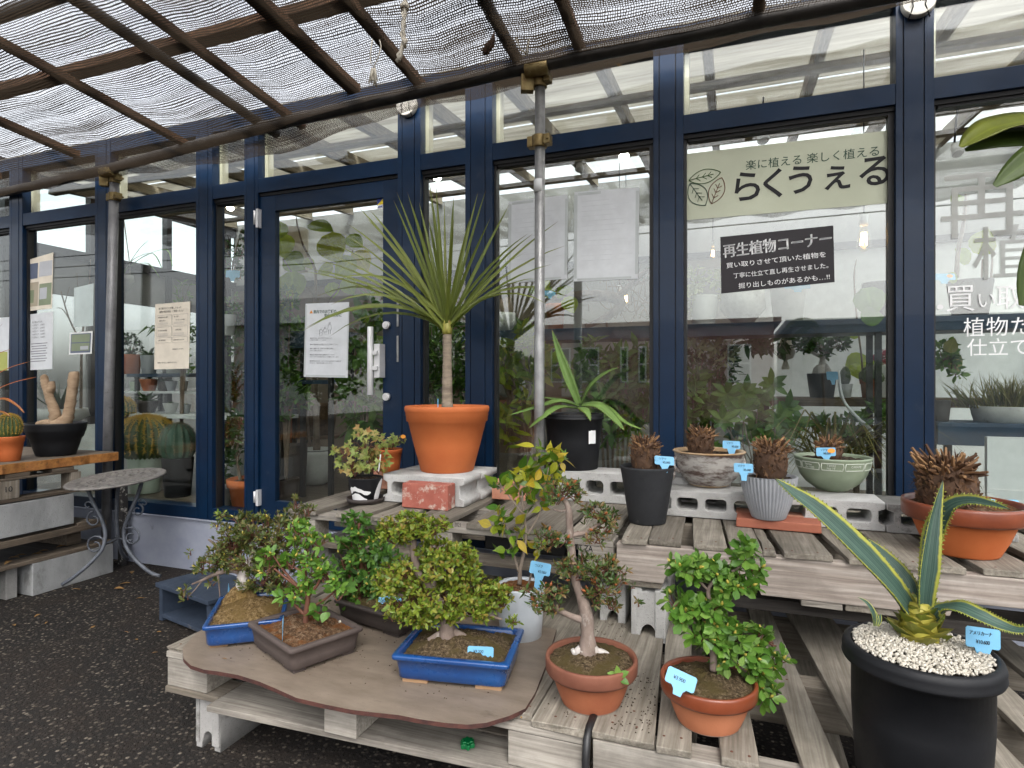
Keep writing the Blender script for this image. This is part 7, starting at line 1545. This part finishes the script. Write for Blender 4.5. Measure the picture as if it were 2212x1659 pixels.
price_tag(1798, vb - 2, d - .15, [], 'dark blue price tag in the ginseng ficus pot', yaw=0, w=.07, hgt=.05, stem=.03)
for u, wt, wb, hp, mt, lab, kind in ((1826, 32, 24, 30, 'whitepot', 'small white pot with an upright cactus on the wooden bench', 'col'), (1880, 48, 36, 40, 'terra_old', 'small terracotta pot with a clumping cactus on the wooden bench', 'clump'), (1908, 60, 50, 70, 'whitepot', 'white square pot with pink bromeliad flowers on the wooden bench', 'pink')):
    t, s, d = ipot(u, 1.165, 4.18 if kind != 'pink' else 4.38, wt, wb, hp, mt, lab, collar=kind == 'clump'); k = d / F
    if kind == 'col': barrel(t, s, 10 * k, 40 * k, 'cactus', 'greyspine', 10, 150, .012)
    elif kind == 'clump':
        for a in range(3): barrel(t, s + Vector((cos(a * 2.1) * .04, sin(a * 2.1) * .04, -.01)), 12 * k, (24 + 6 * a) * k, 'cactus', 'greyspine', 10, 150, .012)
    else:
        vb = CY - (s.z - H) * F / d; ilv(t, d, [(1905, vb - 28, 16, 16, 20)], .035, .02, (4, 5), 'pinkflower'); heart(t, d, [(1862, 788, 34, .35, .3), (1845, 715, 18, .7, .3), (1880, 705, 20, 2, .4)], 'lf_heart'); stems(t, d, [[(1905, vb, 5), (1900, vb - 20, 4)], [(1866, 860, 2), (1862, 780, 2), (1852, 700, 2), (1845, 600, 2), (1850, 560, 1)]])
t, s, d = ipot(1800, FL, 3.75, 80, 70, 90, 'darkclay', 'dark pot with yellowing arching grass behind the sage green bowl')
lv = MB()
for i in range(130):
    a = rnd(0, 6.28); l = rnd(.35, .75); o_ = Vector((cos(a), sin(a) * .6, 0)); P = [s, s + o_ * l * .25 + UP * l * .55, s + o_ * l * .62 + UP * l * .72, s + o_ * l * 1.0 + UP * l * rnd(.35, .6)]; lv.blade(P, [.010, .014, .010, .001], UP, .3)
lv.build('leaves', 'lf_straw', t)
stems(t, d, [[(1897, 1060, 9), (1896, 980, 8), (1885, 935, 5), (1850, 900, 3.5), (1820, 860, 3), (1812, 800, 2)], [(1896, 960, 5), (1860, 910, 3)]], 'whitewall', 'slim_trunk')
t = thing('garlic_net', atD(1697, 740, 3.9), 'cream woven net bag hanging among the plants behind the banner pane', 'net bag')
MB().lathe([(.004, .13), (.015, .07), (.05, -.02), (.06, -.05), (.045, -.085), (.01, -.10), (.025, -.15), (.02, -.16)], atD(1697, 745, 3.9), 16).build('net_bag', 'rope', t)
MB().tube([atD(1697, 560, 3.9), atD(1697, 705, 3.9)], .002, 5).build('string', 'rope', t)
# rightmost pane
t, s, d = ipot(2095, 1.60, 3.82, 106, 80, 80, 'blackpot', 'large black pot with bare stems behind the white window writing')
stems(t, d, [[(2066, 600, 5), (2070, 540, 4.5), (2082, 480, 4), (2086, 420, 3)], [(2120, 610, 2), (2122, 560, 1.6)], [(2140, 620, 2.5), (2145, 540, 2), (2150, 520, 1)]], 'trunkbrown'); heart(t, d, [(2125, 520, 30, 1.2, .2), (2080, 550, 24, 2.4, .3), (2056, 598, 14, 2.6, .3), (2070, 430, 14, .4, .3)], 'lf_heart')
price_tag(2038, 598, d - .1, [], 'blue price tag with an orange dot beside the large black pot at the right', yaw=0, w=.12, hgt=.035, stem=.02, sticker=True)
t, s, d = ipot(2180, 1.06, 3.68, 180, 160, 34, 'crackpot', 'low speckled trough with a mound of straw coloured grass at the right edge')
lv = MB()
for i in range(420):
    a = rnd(0, 6.28); r = rnd(0, .22); p = s + Vector((cos(a) * r, sin(a) * r * .5, 0)); dd = Vector((cos(a) * r * 3, sin(a) * r * 2, 1)) + rvec() * .4; lv.leaf(p, dd, rvec(), rnd(.12, .22), .006, .6, .2, (.8, 1, .6, 0))
lv.build('leaves', 'lf_straw', t)
t, s, d = ipot(2035, 1.06, 3.62, 40, 30, 46, 'darkclay', 'small dark pot with a white flowering plant beside the right mullion'); ilv(t, d, [(2040, 770, 24, 34, 30), (2062, 790, 16, 30, 8)], .05, .022, (3, 4), 'lf_in'); heart(t, d - .05, [(2064, 785, 26, -1.2, .2), (2055, 745, 16, 1.2, .3)], 'lf_straw'); heart(t, d - .06, [(2040, 746, 4, 0, 0), (2052, 752, 4, 1, 0), (2034, 757, 3, 1, 0)], 'whiteplain', name='flowers')
o = MB().box2((1.04, 3.16, FL), (1.62, 3.19, 1.02)).build('white_board', 'whitewall', None); tag(o, 'white board leaning inside the lower right corner of the rightmost pane', 'board')
o = MB().box2((.815, 3.2, .6), (.86, 3.22, 1.02)).build('white_strip', 'whitewall', None); tag(o, 'narrow white strip inside the glass beside the right mullion', 'board')
# more greenery close behind the glass
def bush(u, Y, wt, mt, lab, cl, L, Wd, mat, per=(4, 5), **k):
    t, s, d = ipot(u, FL, Y, wt, wt * .8, wt * 1.0, mt, lab); stems(t, d, [[(u, CY - (s.z - H) * F / d + 4, 3), (u + (c[0] - u) * .4, (c[1] + 960) / 2, 2.4), (c[0], c[1], 1.6)] for c in cl[:5]], 'trunkbrown'); ilv(t, d, cl, L, Wd, per, mat, **k)
bush(618, 3.45, 60, 'darkclay', 'dense bright shrub just inside the hinge side of the door', [(610, 700, 22, 44, 40), (612, 790, 24, 50, 44), (640, 850, 30, 36, 36), (606, 880, 20, 30, 20), (628, 640, 20, 26, 16)], .07, .028, 'lf_in', shape=BR)
bush(790, 3.55, 56, 'terra_old', 'leafy rubber plant just inside the handle side of the door', [(800, 680, 24, 40, 16), (775, 760, 30, 40, 20), (810, 830, 26, 50, 24), (770, 860, 30, 40, 22), (790, 910, 34, 24, 18)], .13, .06, 'lf_in', (2, 3), shape=BR, up=.3, spread=(40, 100))
bush(958, 3.4, 54, 'greypot2', 'bright arching palm behind the big orange pot', [(950, 760, 30, 50, 26), (985, 800, 26, 50, 24), (925, 820, 24, 40, 20), (960, 700, 30, 30, 12)], .16, .022, 'lf_in', (4, 5), up=.5, spread=(20, 70), bend=.6)
bush(1150, 3.45, 56, 'darkclay', 'tall yellow green shrub between the galvanised post and the white urn', [(1140, 740, 26, 40, 22), (1165, 790, 30, 40, 26), (1085, 780, 24, 40, 18), (1140, 850, 30, 36, 22), (1090, 930, 26, 40, 18)], .11, .045, 'lf_heart', (2, 3), shape=BR, up=.3)
bush(1500, 3.42, 60, 'terra_old', 'broad leaved shrub at the left foot of the banner pane', [(1500, 900, 26, 36, 22), (1510, 960, 30, 30, 20), (1495, 840, 20, 36, 16)], .10, .04, 'lf_in', (3, 4), shape=BR)
bush(1850, 3.9, 60, 'darkclay', 'mid green shrub behind the arching grass at the right of the banner pane', [(1840, 930, 40, 40, 30), (1890, 900, 26, 50, 26), (1800, 920, 30, 30, 20)], .08, .03, 'lf_in', (3, 4), shape=BR)
bush(390, 3.9, 50, 'greypot2', 'green leafy shrub at the right edge of the second full pane', [(400, 720, 18, 40, 26), (395, 640, 18, 36, 20), (402, 780, 14, 30, 14)], .06, .022, 'lf_in', (3, 4))
# lamps
def spot(u, v, Y, lit, label, dv=-1):
    p = onY(u, v, Y); t = thing('spot_lamp', p, label, 'ceiling lamp', 'ceiling spot lamps'); k = depth(p) / F
    dd = Vector((.15, -.5, -.85)).normalized()
    m = MB(); m.tube([p - dd * .075, p - dd * .05, p], [.018, .026, .032], 16); m.build('shade', 'whitepot', t)
    MB().tube([p - dd * .07, Vector((p.x, p.y, ceil_z(p.y) - .05))], .006, 6).build('stem', 'black', t)
    MB().tube([p + dd * .001, p + dd * .012], [.036, .026], 16).build('bulb', 'brightlamp' if lit else 'whitepot', t)
spot(944, 383, 4.4, 1, 'lit spot lamp above the sword leaves'); spot(1348, 338, 4.3, 1, 'lit spot lamp above the white papers'); spot(497, 449, 4.6, 1, 'lit spot lamp behind the narrow pane'); spot(1649, 302, 3.9, 0, 'unlit white spot lamp above the banner'); spot(1252, 365, 4.6, 0, 'unlit white spot lamp right of the galvanised post'); spot(2070, 330, 4.4, 0, 'unlit spot lamp behind the large leaves')
def pendant(u, v, Y, label, s=1.0):
    p = onY(u, v, Y); t = thing('pendant_bulb', p, label, 'hanging bulb', 'warm hanging bulbs')
    MB().tube([p + UP * .09 * s, Vector((p.x, p.y, ceil_z(p.y) - .05))], .003, 6).build('cord', 'black', t); MB().tube([p + UP * .05 * s, p + UP * .10 * s], .017 * s, 12).build('socket', 'whitepot', t)
    MB().lathe([(.012 * s, .055 * s), (.018 * s, .03 * s), (.030 * s, -.02 * s), (.028 * s, -.045 * s), (.012 * s, -.062 * s), (.001, -.064 * s)], p, 18).build('bulb', 'clearbulb', t)
    m = MB()
    for k in range(5): a = k * 1.257; m.tube([p + Vector((cos(a) * .009, sin(a) * .009, .02)) * s, p + Vector((cos(a + .4) * .013, sin(a + .4) * .013, -.035)) * s], .0026 * s, 5)
    m.build('filament', 'warmlamp', t)
MAT['clearbulb'] = glassmat('bulb glass', (1, .93, .8), .04)
pendant(1866, 512, 3.45, 'warm filament bulb hanging right of the black notice', 1.15); pendant(1338, 640, 4.9, 'left one of two small warm bulbs above the dark branch', .9); pendant(1352, 643, 5.1, 'right one of two small warm bulbs above the dark branch', .9); pendant(1540, 545, 5.3, 'warm bulb far inside left of the black notice', .9)
# extra hanging things at the back
for u, v, Y, w_, h_, mt, lab in ((640, 540, 5.2, 50, 90, 'cream', 'tan hanging cylinder shade behind the heart leaved plant'),):
    p = onY(u, v, Y); k = depth(p) / F; t = thing('lamp_shade', p, lab, 'lamp shade'); MB().lathe([(w_ / 2 * k, -h_ / 2 * k), (w_ / 2 * k, h_ / 2 * k)], p, 24).build('shade', mt, t); MB().tube([p + UP * h_ / 2 * k, Vector((p.x, p.y, ceil_z(p.y) - .05))], .003, 5).build('cord', 'black', t)
# ---------------------------------------------------------------- papers, banner and writing on the glass
MAT['paper'] = plain('white paper', (0.60, 0.62, 0.64), 0.6)
MAT['paper2'] = plain('cream paper', (0.66, 0.60, 0.50), 0.6)
MAT['tape'] = plain('grey tape', (0.45, 0.48, 0.48), 0.5)
MAT['faint'] = plain('faint print showing through', (0.565, 0.585, 0.605), 0.6)
MAT['banner'] = grunge('pale green banner cloth', (0.50, 0.525, 0.40), (0.54, 0.565, 0.44), 3, 0.8, 0, 150, 0.15)
MAT['noticeblack'] = plain('black chalk card', (0.018, 0.015, 0.018), 0.7)
MAT['chalkwhite'] = plain('white marker', (0.85, 0.85, 0.85), 0.7)
MAT['ghost'] = polycarb('pale translucent lettering', (0.92, 0.94, 0.96), 0.5, 0.4)
MAT['inkgreen'] = plain('dark green ink', (0.03, 0.075, 0.05), 0.7)
MAT['logogreen'] = plain('leaf green ink', (0.055, 0.12, 0.03), 0.7)
MAT['logobrown'] = plain('brown red ink', (0.16, 0.05, 0.025), 0.7)
MAT['grey_ink'] = plain('grey print', (0.2, 0.2, 0.22), 0.7)
MAT['warn'] = plain('orange print', (0.75, 0.28, 0.03), 0.6)
MAT['secblue'] = plain('sticker blue', (0.02, 0.05, 0.30), 0.4); MAT['secyel'] = plain('sticker yellow', (0.80, 0.60, 0.02), 0.4)
MAT['ph1'] = plain('photo dark blue', (0.10, 0.12, 0.18), 0.5); MAT['ph2'] = plain('photo green', (0.20, 0.24, 0.15), 0.5); MAT['ph3'] = plain('photo sky grey', (0.42, 0.43, 0.46), 0.5); MAT['ph4'] = plain('photo brown', (0.38, 0.33, 0.25), 0.5)
YS = YG - .0055
class Sheet:
    def __init__(s, name, label, cat, cor, mat, Y=YS, th=.0012, group=None):
        P = [onY(u, v, Y) for u, v in cor]; s.o0 = P[3]; s.x = P[2] - P[3]; s.y = P[0] - P[3]; s.P = P; s.Y = Y; s.w = s.x.length; s.h = s.y.length
        m = MB(); b = m.add(P + [p + Vector((0, th, 0)) for p in P])
        for q in ((3, 2, 1, 0), (4, 5, 6, 7), (0, 1, 5, 4), (1, 2, 6, 5), (2, 3, 7, 6), (3, 0, 4, 7)): m.face([b + i for i in q])
        s.ob = m.build(name, mat, None); tag(s.ob, label, cat, group)
    def at(s, a, b, k=1): return s.o0 + s.x * a + s.y * b + Vector((0, -.0007 * k, 0))
    def text(s, st, a, b, size, mat='ink', **k): return text(st, size * s.h, mat, s.at(a, b), s.x, s.y, s.ob, ext=.0001, **k)
    def rect(s, a0, b0, a1, b1, mat, name='print', k=1):
        m = MB(); q = m.add([s.at(a0, b0, k), s.at(a1, b0, k), s.at(a1, b1, k), s.at(a0, b1, k)]); m.face((q, q + 1, q + 2, q + 3)); return m.build(name, mat, s.ob)
# banner
Bn = Sheet('shop_banner', 'pale green cloth banner with leaf logo and large dark lettering inside the glass', 'banner', [(1478, 333), (1925, 281), (1925, 438), (1478, 476)], 'banner')
for i, (ch, u, v, sz) in enumerate((('ら', 1574, 433, 82), ('く', 1634, 425, 78), ('う', 1692, 417, 78), ('ぇ', 1768, 408, 80), ('る', 1848, 400, 84))):
    p = onY(u, v, YS - .001); text(ch, sz * depth(p) / F, 'ink', p, Bn.x, Bn.y, Bn.ob, ext=.0001, bold=.0022)
p = onY(1610, 366, YS - .001); text('楽に植える 楽しく植える', 25.5 * depth(p) / F, 'inkgreen', p, Bn.x, Bn.y, Bn.ob, ext=.0001)
def leaflogo(cu, cv, L, Wd, ang, mat):
    c = onY(cu, cv, YS - .0012); k = depth(c) / F; x = RIGHT.copy(); x = Vector((1, 0, 0)); z = UP; ca, sa = cos(ang), sin(ang); m = MB(); n = 14
    f = lambda a, b: c + x * ((a * ca - b * sa) * k) + z * ((a * sa + b * ca) * k)
    for sg in (-1, 1): m.tube([f(-L / 2 + L * i / n, sg * Wd / 2 * sin(pi * i / n) ** .8) for i in range(n + 1)], .0018, 5)
    m.tube([f(-L / 2, 0), f(L * .28, 0)], .0016, 5)
    for q in (-.15, .05, .22): 
        for sg in (-1, 1): m.tube([f(L * q - L * .12, 0), f(L * q, sg * Wd * .22)], .0014, 5)
    m.build('leaf_logo', mat, Bn.ob)
leaflogo(1522, 381, 66, 30, .15, 'logogreen'); leaflogo(1507, 420, 60, 38, -1.0, 'inkgreen'); leaflogo(1548, 412, 58, 32, 1.2, 'logobrown')
# black notice
Nt = Sheet('chalk_notice', 'black hand lettered notice card on the glass below the banner', 'notice', [(1556, 512), (1800, 487), (1803, 609), (1558, 634)], 'noticeblack')
for dx_ in (0, .006): Nt.text('再生植物コーナー', .02 + dx_, .64 + dx_ * .8, .29, 'chalkwhite', sx=.86, space=.96)
Nt.text('買い取りさせて頂いた植物を', .05, .44, .118, 'chalkwhite', sx=1.17); Nt.text('丁寧に仕立て直し再生させました。', .115, .25, .112, 'chalkwhite', sx=.98); Nt.text('掘り出しものがあるかも…!!', .16, .06, .12, 'chalkwhite', sx=1.08)
# white papers seen from the back
for lab, cor in (('blank white paper with taped edges left of its twin, crossed by the galvanised post', [(1099, 436), (1226, 420), (1225, 602), (1097, 612)]), ('blank white paper with taped edges beside the middle mullion', [(1241, 415), (1381, 404), (1378, 602), (1239, 608)])):
    S_ = Sheet('white_paper', lab, 'paper', cor, 'paper', group='blank papers taped to the glass'); S_.rect(.0, .03, .05, .97, 'tape', 'tape_strip'); S_.rect(.06, .008, .9, .03, 'tape', 'tape_strip'); S_.rect(.06, .955, .42, .985, 'tape', 'tape_strip'); S_.rect(.955, .05, 1, .95, 'tape', 'tape_strip'); [S_.rect(.12, .88 - .055 * q, .55 + .06 * ((q * 5) % 7), .89 - .055 * q, 'faint', 'show_through_print') for q in range(13)]
# door poster
D_ = Sheet('door_poster', 'white customer safety poster with an orange warning triangle on the door glass', 'poster', [(660, 656), (754, 652.5), (751, 816), (656, 814)], 'paper', Y=YD + .0165)
m = MB(); b = m.add([D_.at(.10, .865), D_.at(.18, .865), D_.at(.14, .91)]); m.face((b, b + 1, b + 2)); m.build('warning_triangle', 'warn', D_.ob)
D_.text('店内でのお客様の', .19, .868, .056, 'inkgreen', bold=.0006, sx=.95); D_.text('安全のために', .44, .815, .056, 'inkgreen', bold=.0006, sx=.95)
m = MB()
def line(m, S_, pts, r=.0009): m.tube([S_.at(a, b, 1.5) for a, b in pts], r, 4)
for cx_, y0, hh in ((.57, .58, .15), (.47, .58, .085)):
    line(m, D_, [(cx_ + .02 * cos(k), y0 + hh + .012 * sin(k)) for k in range(8)]); line(m, D_, [(cx_ - .03, y0 + hh * .85), (cx_ - .045, y0 + hh * .4), (cx_ + .045, y0 + hh * .4), (cx_ + .03, y0 + hh * .85), (cx_ - .03, y0 + hh * .85)]); line(m, D_, [(cx_ - .02, y0 + hh * .4), (cx_ - .02, y0)]); line(m, D_, [(cx_ + .02, y0 + hh * .4), (cx_ + .02, y0)])
line(m, D_, [(.34, .60), (.35, .56), (.40, .56), (.41, .60), (.34, .60)]); line(m, D_, [(.345, .605), (.34, .63), (.375, .655), (.41, .63), (.405, .605)]); m.build('drawing', 'grey_ink', D_.ob)
for i, st in enumerate(('❶店内では、お子さまが走らないよう', 'ご協力をお願いいたします。', '❷必ず保護者の方が側についてご利用ください。', '❸鉢・硬物・枝・商品などに触れる際は、', '十分ご注意ください。', '❹商品の破損や転倒の危険がありますので、', 'お子さまから目を離さないようお願いいたします。', '❺危険防止のため、スタッフからお声がけする場合が', 'あります。ご協力をお願いいたします。')):
    D_.text(st, .13, (.52, .495, .435, .38, .352, .295, .268, .21, .182)[i], .024, 'grey_ink')
D_.rect(.0, .02, .035, .98, 'tape', 'tape_strip'); D_.rect(.97, .1, 1, .95, 'tape', 'tape_strip'); D_.rect(.05, .005, .95, .03, 'tape', 'tape_strip')
# security sticker
S5 = Sheet('security_sticker', 'small blue and yellow security sticker at the top corner of the door glass', 'sticker', [(815, 427.5), (832, 425), (832, 450), (815, 452.5)], 'whiteplain', Y=YD + .0165)
for c_, q in (('secblue', ((.0, .38), (.95, 1), (0, 1))), ('secyel', ((.0, .38), (.95, .38), (.95, 1)))):
    m = MB(); b = m.add([S5.at(*k) for k in q]); m.face((b, b + 1, b + 2)); m.build('emblem', c_, S5.ob)
S5.text('ALSOK', .05, .13, .2, 'secblue', bold=.0008, sx=.75, shear=.2)
# left posters
L1 = Sheet('photo_poster', 'poster of photographs at the top of the leftmost full pane', 'poster', [(56, 563), (115, 545), (112, 666), (51, 673)], 'paper2')
for a0, b0, a1, b1, c_ in ((.04, .62, .45, .92, 'ph1'), (.5, .64, .95, .93, 'ph3'), (.55, .70, .8, .85, 'warn'), (.12, .66, .4, .8, 'ph3'), (.04, .08, .5, .55, 'ph4'), (.53, .08, .96, .5, 'ph2'), (.55, .2, .8, .42, 'ph3'), (.1, .15, .35, .4, 'ph2')): L1.rect(a0, b0, a1, b1, c_, 'photo_print', k=1 + b0 * a1)
L2 = Sheet('price_poster', 'white price list poster under the photo poster on the leftmost full pane', 'poster', [(59, 680), (114.5, 673), (112.5, 797), (55, 800)], 'paper')
for i, st in enumerate(('植え替え代金表', '〜3号以下：2,000円', '〜5号以下：2,300円', '〜8号以下：4,200円', '〜10号以下：4,800円', '〜12号以上：5,800円')): L2.text(st, .2, .84 - .055 * i, .042, 'grey_ink', sx=1.05)
for i in range(8): L2.rect(.18 + .02 * (i % 3), .46 - .045 * i, .8 - .05 * (i % 2), .475 - .045 * i, 'grey_ink', 'text_line')
L3 = Sheet('white_sheet', 'plain white sheet hanging inside the leftmost full pane', 'paper', [(160, 622), (202, 612), (201, 704), (159, 706)], 'paper', Y=YG + .02)
L4 = Sheet('green_photo_card', 'green photograph card with a white border low on the leftmost full pane', 'card', [(151, 719), (200, 715), (198, 764), (149, 766)], 'whiteplain')
L4.rect(.06, .06, .94, .94, 'ph1'); L4.rect(.10, .55, .9, .9, 'ph2', k=2); L4.rect(.1, .15, .9, .5, 'ph2', k=2); L4.rect(.5, .2, .85, .36, 'ph3', k=3); L4.text('相談OK', .5, .3, .16, 'chalkwhite', sx=.8)
L5 = Sheet('plant_notice', 'cream printed notice with boxed text on the second full pane', 'poster', [(335.5, 657), (411, 651), (408, 796), (333, 798)], 'paper2')
L5.text('育て続けることが難しくなった', .10, .91, .042, 'ink', sx=.9); L5.text('植物や園芸用品、ご相談ください', .13, .86, .042, 'ink', sx=.88)
def boxline(S_, a0, b0, a1, b1):
    m = MB(); pts = [(a0, b0), (a1, b0), (a1, b1), (a0, b1), (a0, b0)]; m.tube([S_.at(a, b, 1.2) for a, b in pts], .0006, 4); m.build('box_outline', 'grey_ink', S_.ob)
for r, (b0, b1) in enumerate(((.66, .82), (.50, .64), (.40, .48))):
    for c_, (a0, a1) in enumerate(((.06, .49), (.52, .95))): boxline(L5, a0, b0, a1, b1)
for st, a, b in (('観葉植物の引き取り', .1, .78), ('鉢・用土・', .56, .78), ('出張引き取り', .12, .73), ('ガーデニング用品', .6, .73), ('引っ越し前の整理', .1, .58), ('ご自宅の剪定', .58, .58), ('LINEで簡単査定', .1, .43), ('店頭お持ち込みもOK', .55, .43), ('LINE査定はこちらから', .52, .29), ('植物を「捨てない」選択肢があります。', .1, .09)): L5.text(st, a, b, .027, 'ink', sx=.95)
for i in range(10): L5.rect(.1 + .45 * (i % 2), .70 - .016 * (i // 2) - (.13 if i > 3 else 0), .38 + .47 * (i % 2), .703 - .016 * (i // 2) - (.13 if i > 3 else 0), 'grey_ink', 'text_line')
# white writing on the rightmost pane
MAT['limeprint'] = plain('lime print', (0.36, 0.38, 0.10), 0.6)
RW = Sheet('far_left_poster', 'pale green edged poster on the far left sliver of glass', 'poster', [(-60, 690), (20, 685), (18, 800), (-60, 802)], 'paper'); RW.rect(0, 0, .98, .35, 'limeprint')
t = thing('window_lettering', onY(2110, 640, YS), 'white hand lettering painted on the rightmost pane', 'window lettering')
xd, yd = Vector((1, 0, 0)), Vector((0, 0, 1))
for st, u, v, sz, mt, bo in (('買', 2040, 668, 70, 'chalkwhite', 0), ('い', 2108, 664, 46, 'chalkwhite', 0), ('取り', 2150, 664, 64, 'chalkwhite', 0), ('植物た', 2080, 724, 50, 'chalkwhite', 0), ('仕立て', 2088, 766, 46, 'chalkwhite', 0), ('再', 2026, 505, 178, 'ghost', 0), ('植', 2098, 596, 140, 'ghost', 0)):
    p = onY(u, v, YS - .001); text(st, sz * depth(p) / F, mt, p, xd, yd, t, ext=.0002, bold=bo, sx=.92 if sz < 100 else 1)
m = MB(); p = onY(2031, 663, YS - .001); b = m.add([p + xd * .012 * cos(k * pi / 8) + yd * .012 * sin(k * pi / 8) for k in range(16)]); m.face(list(range(16))); m.build('dot', 'chalkwhite', t)
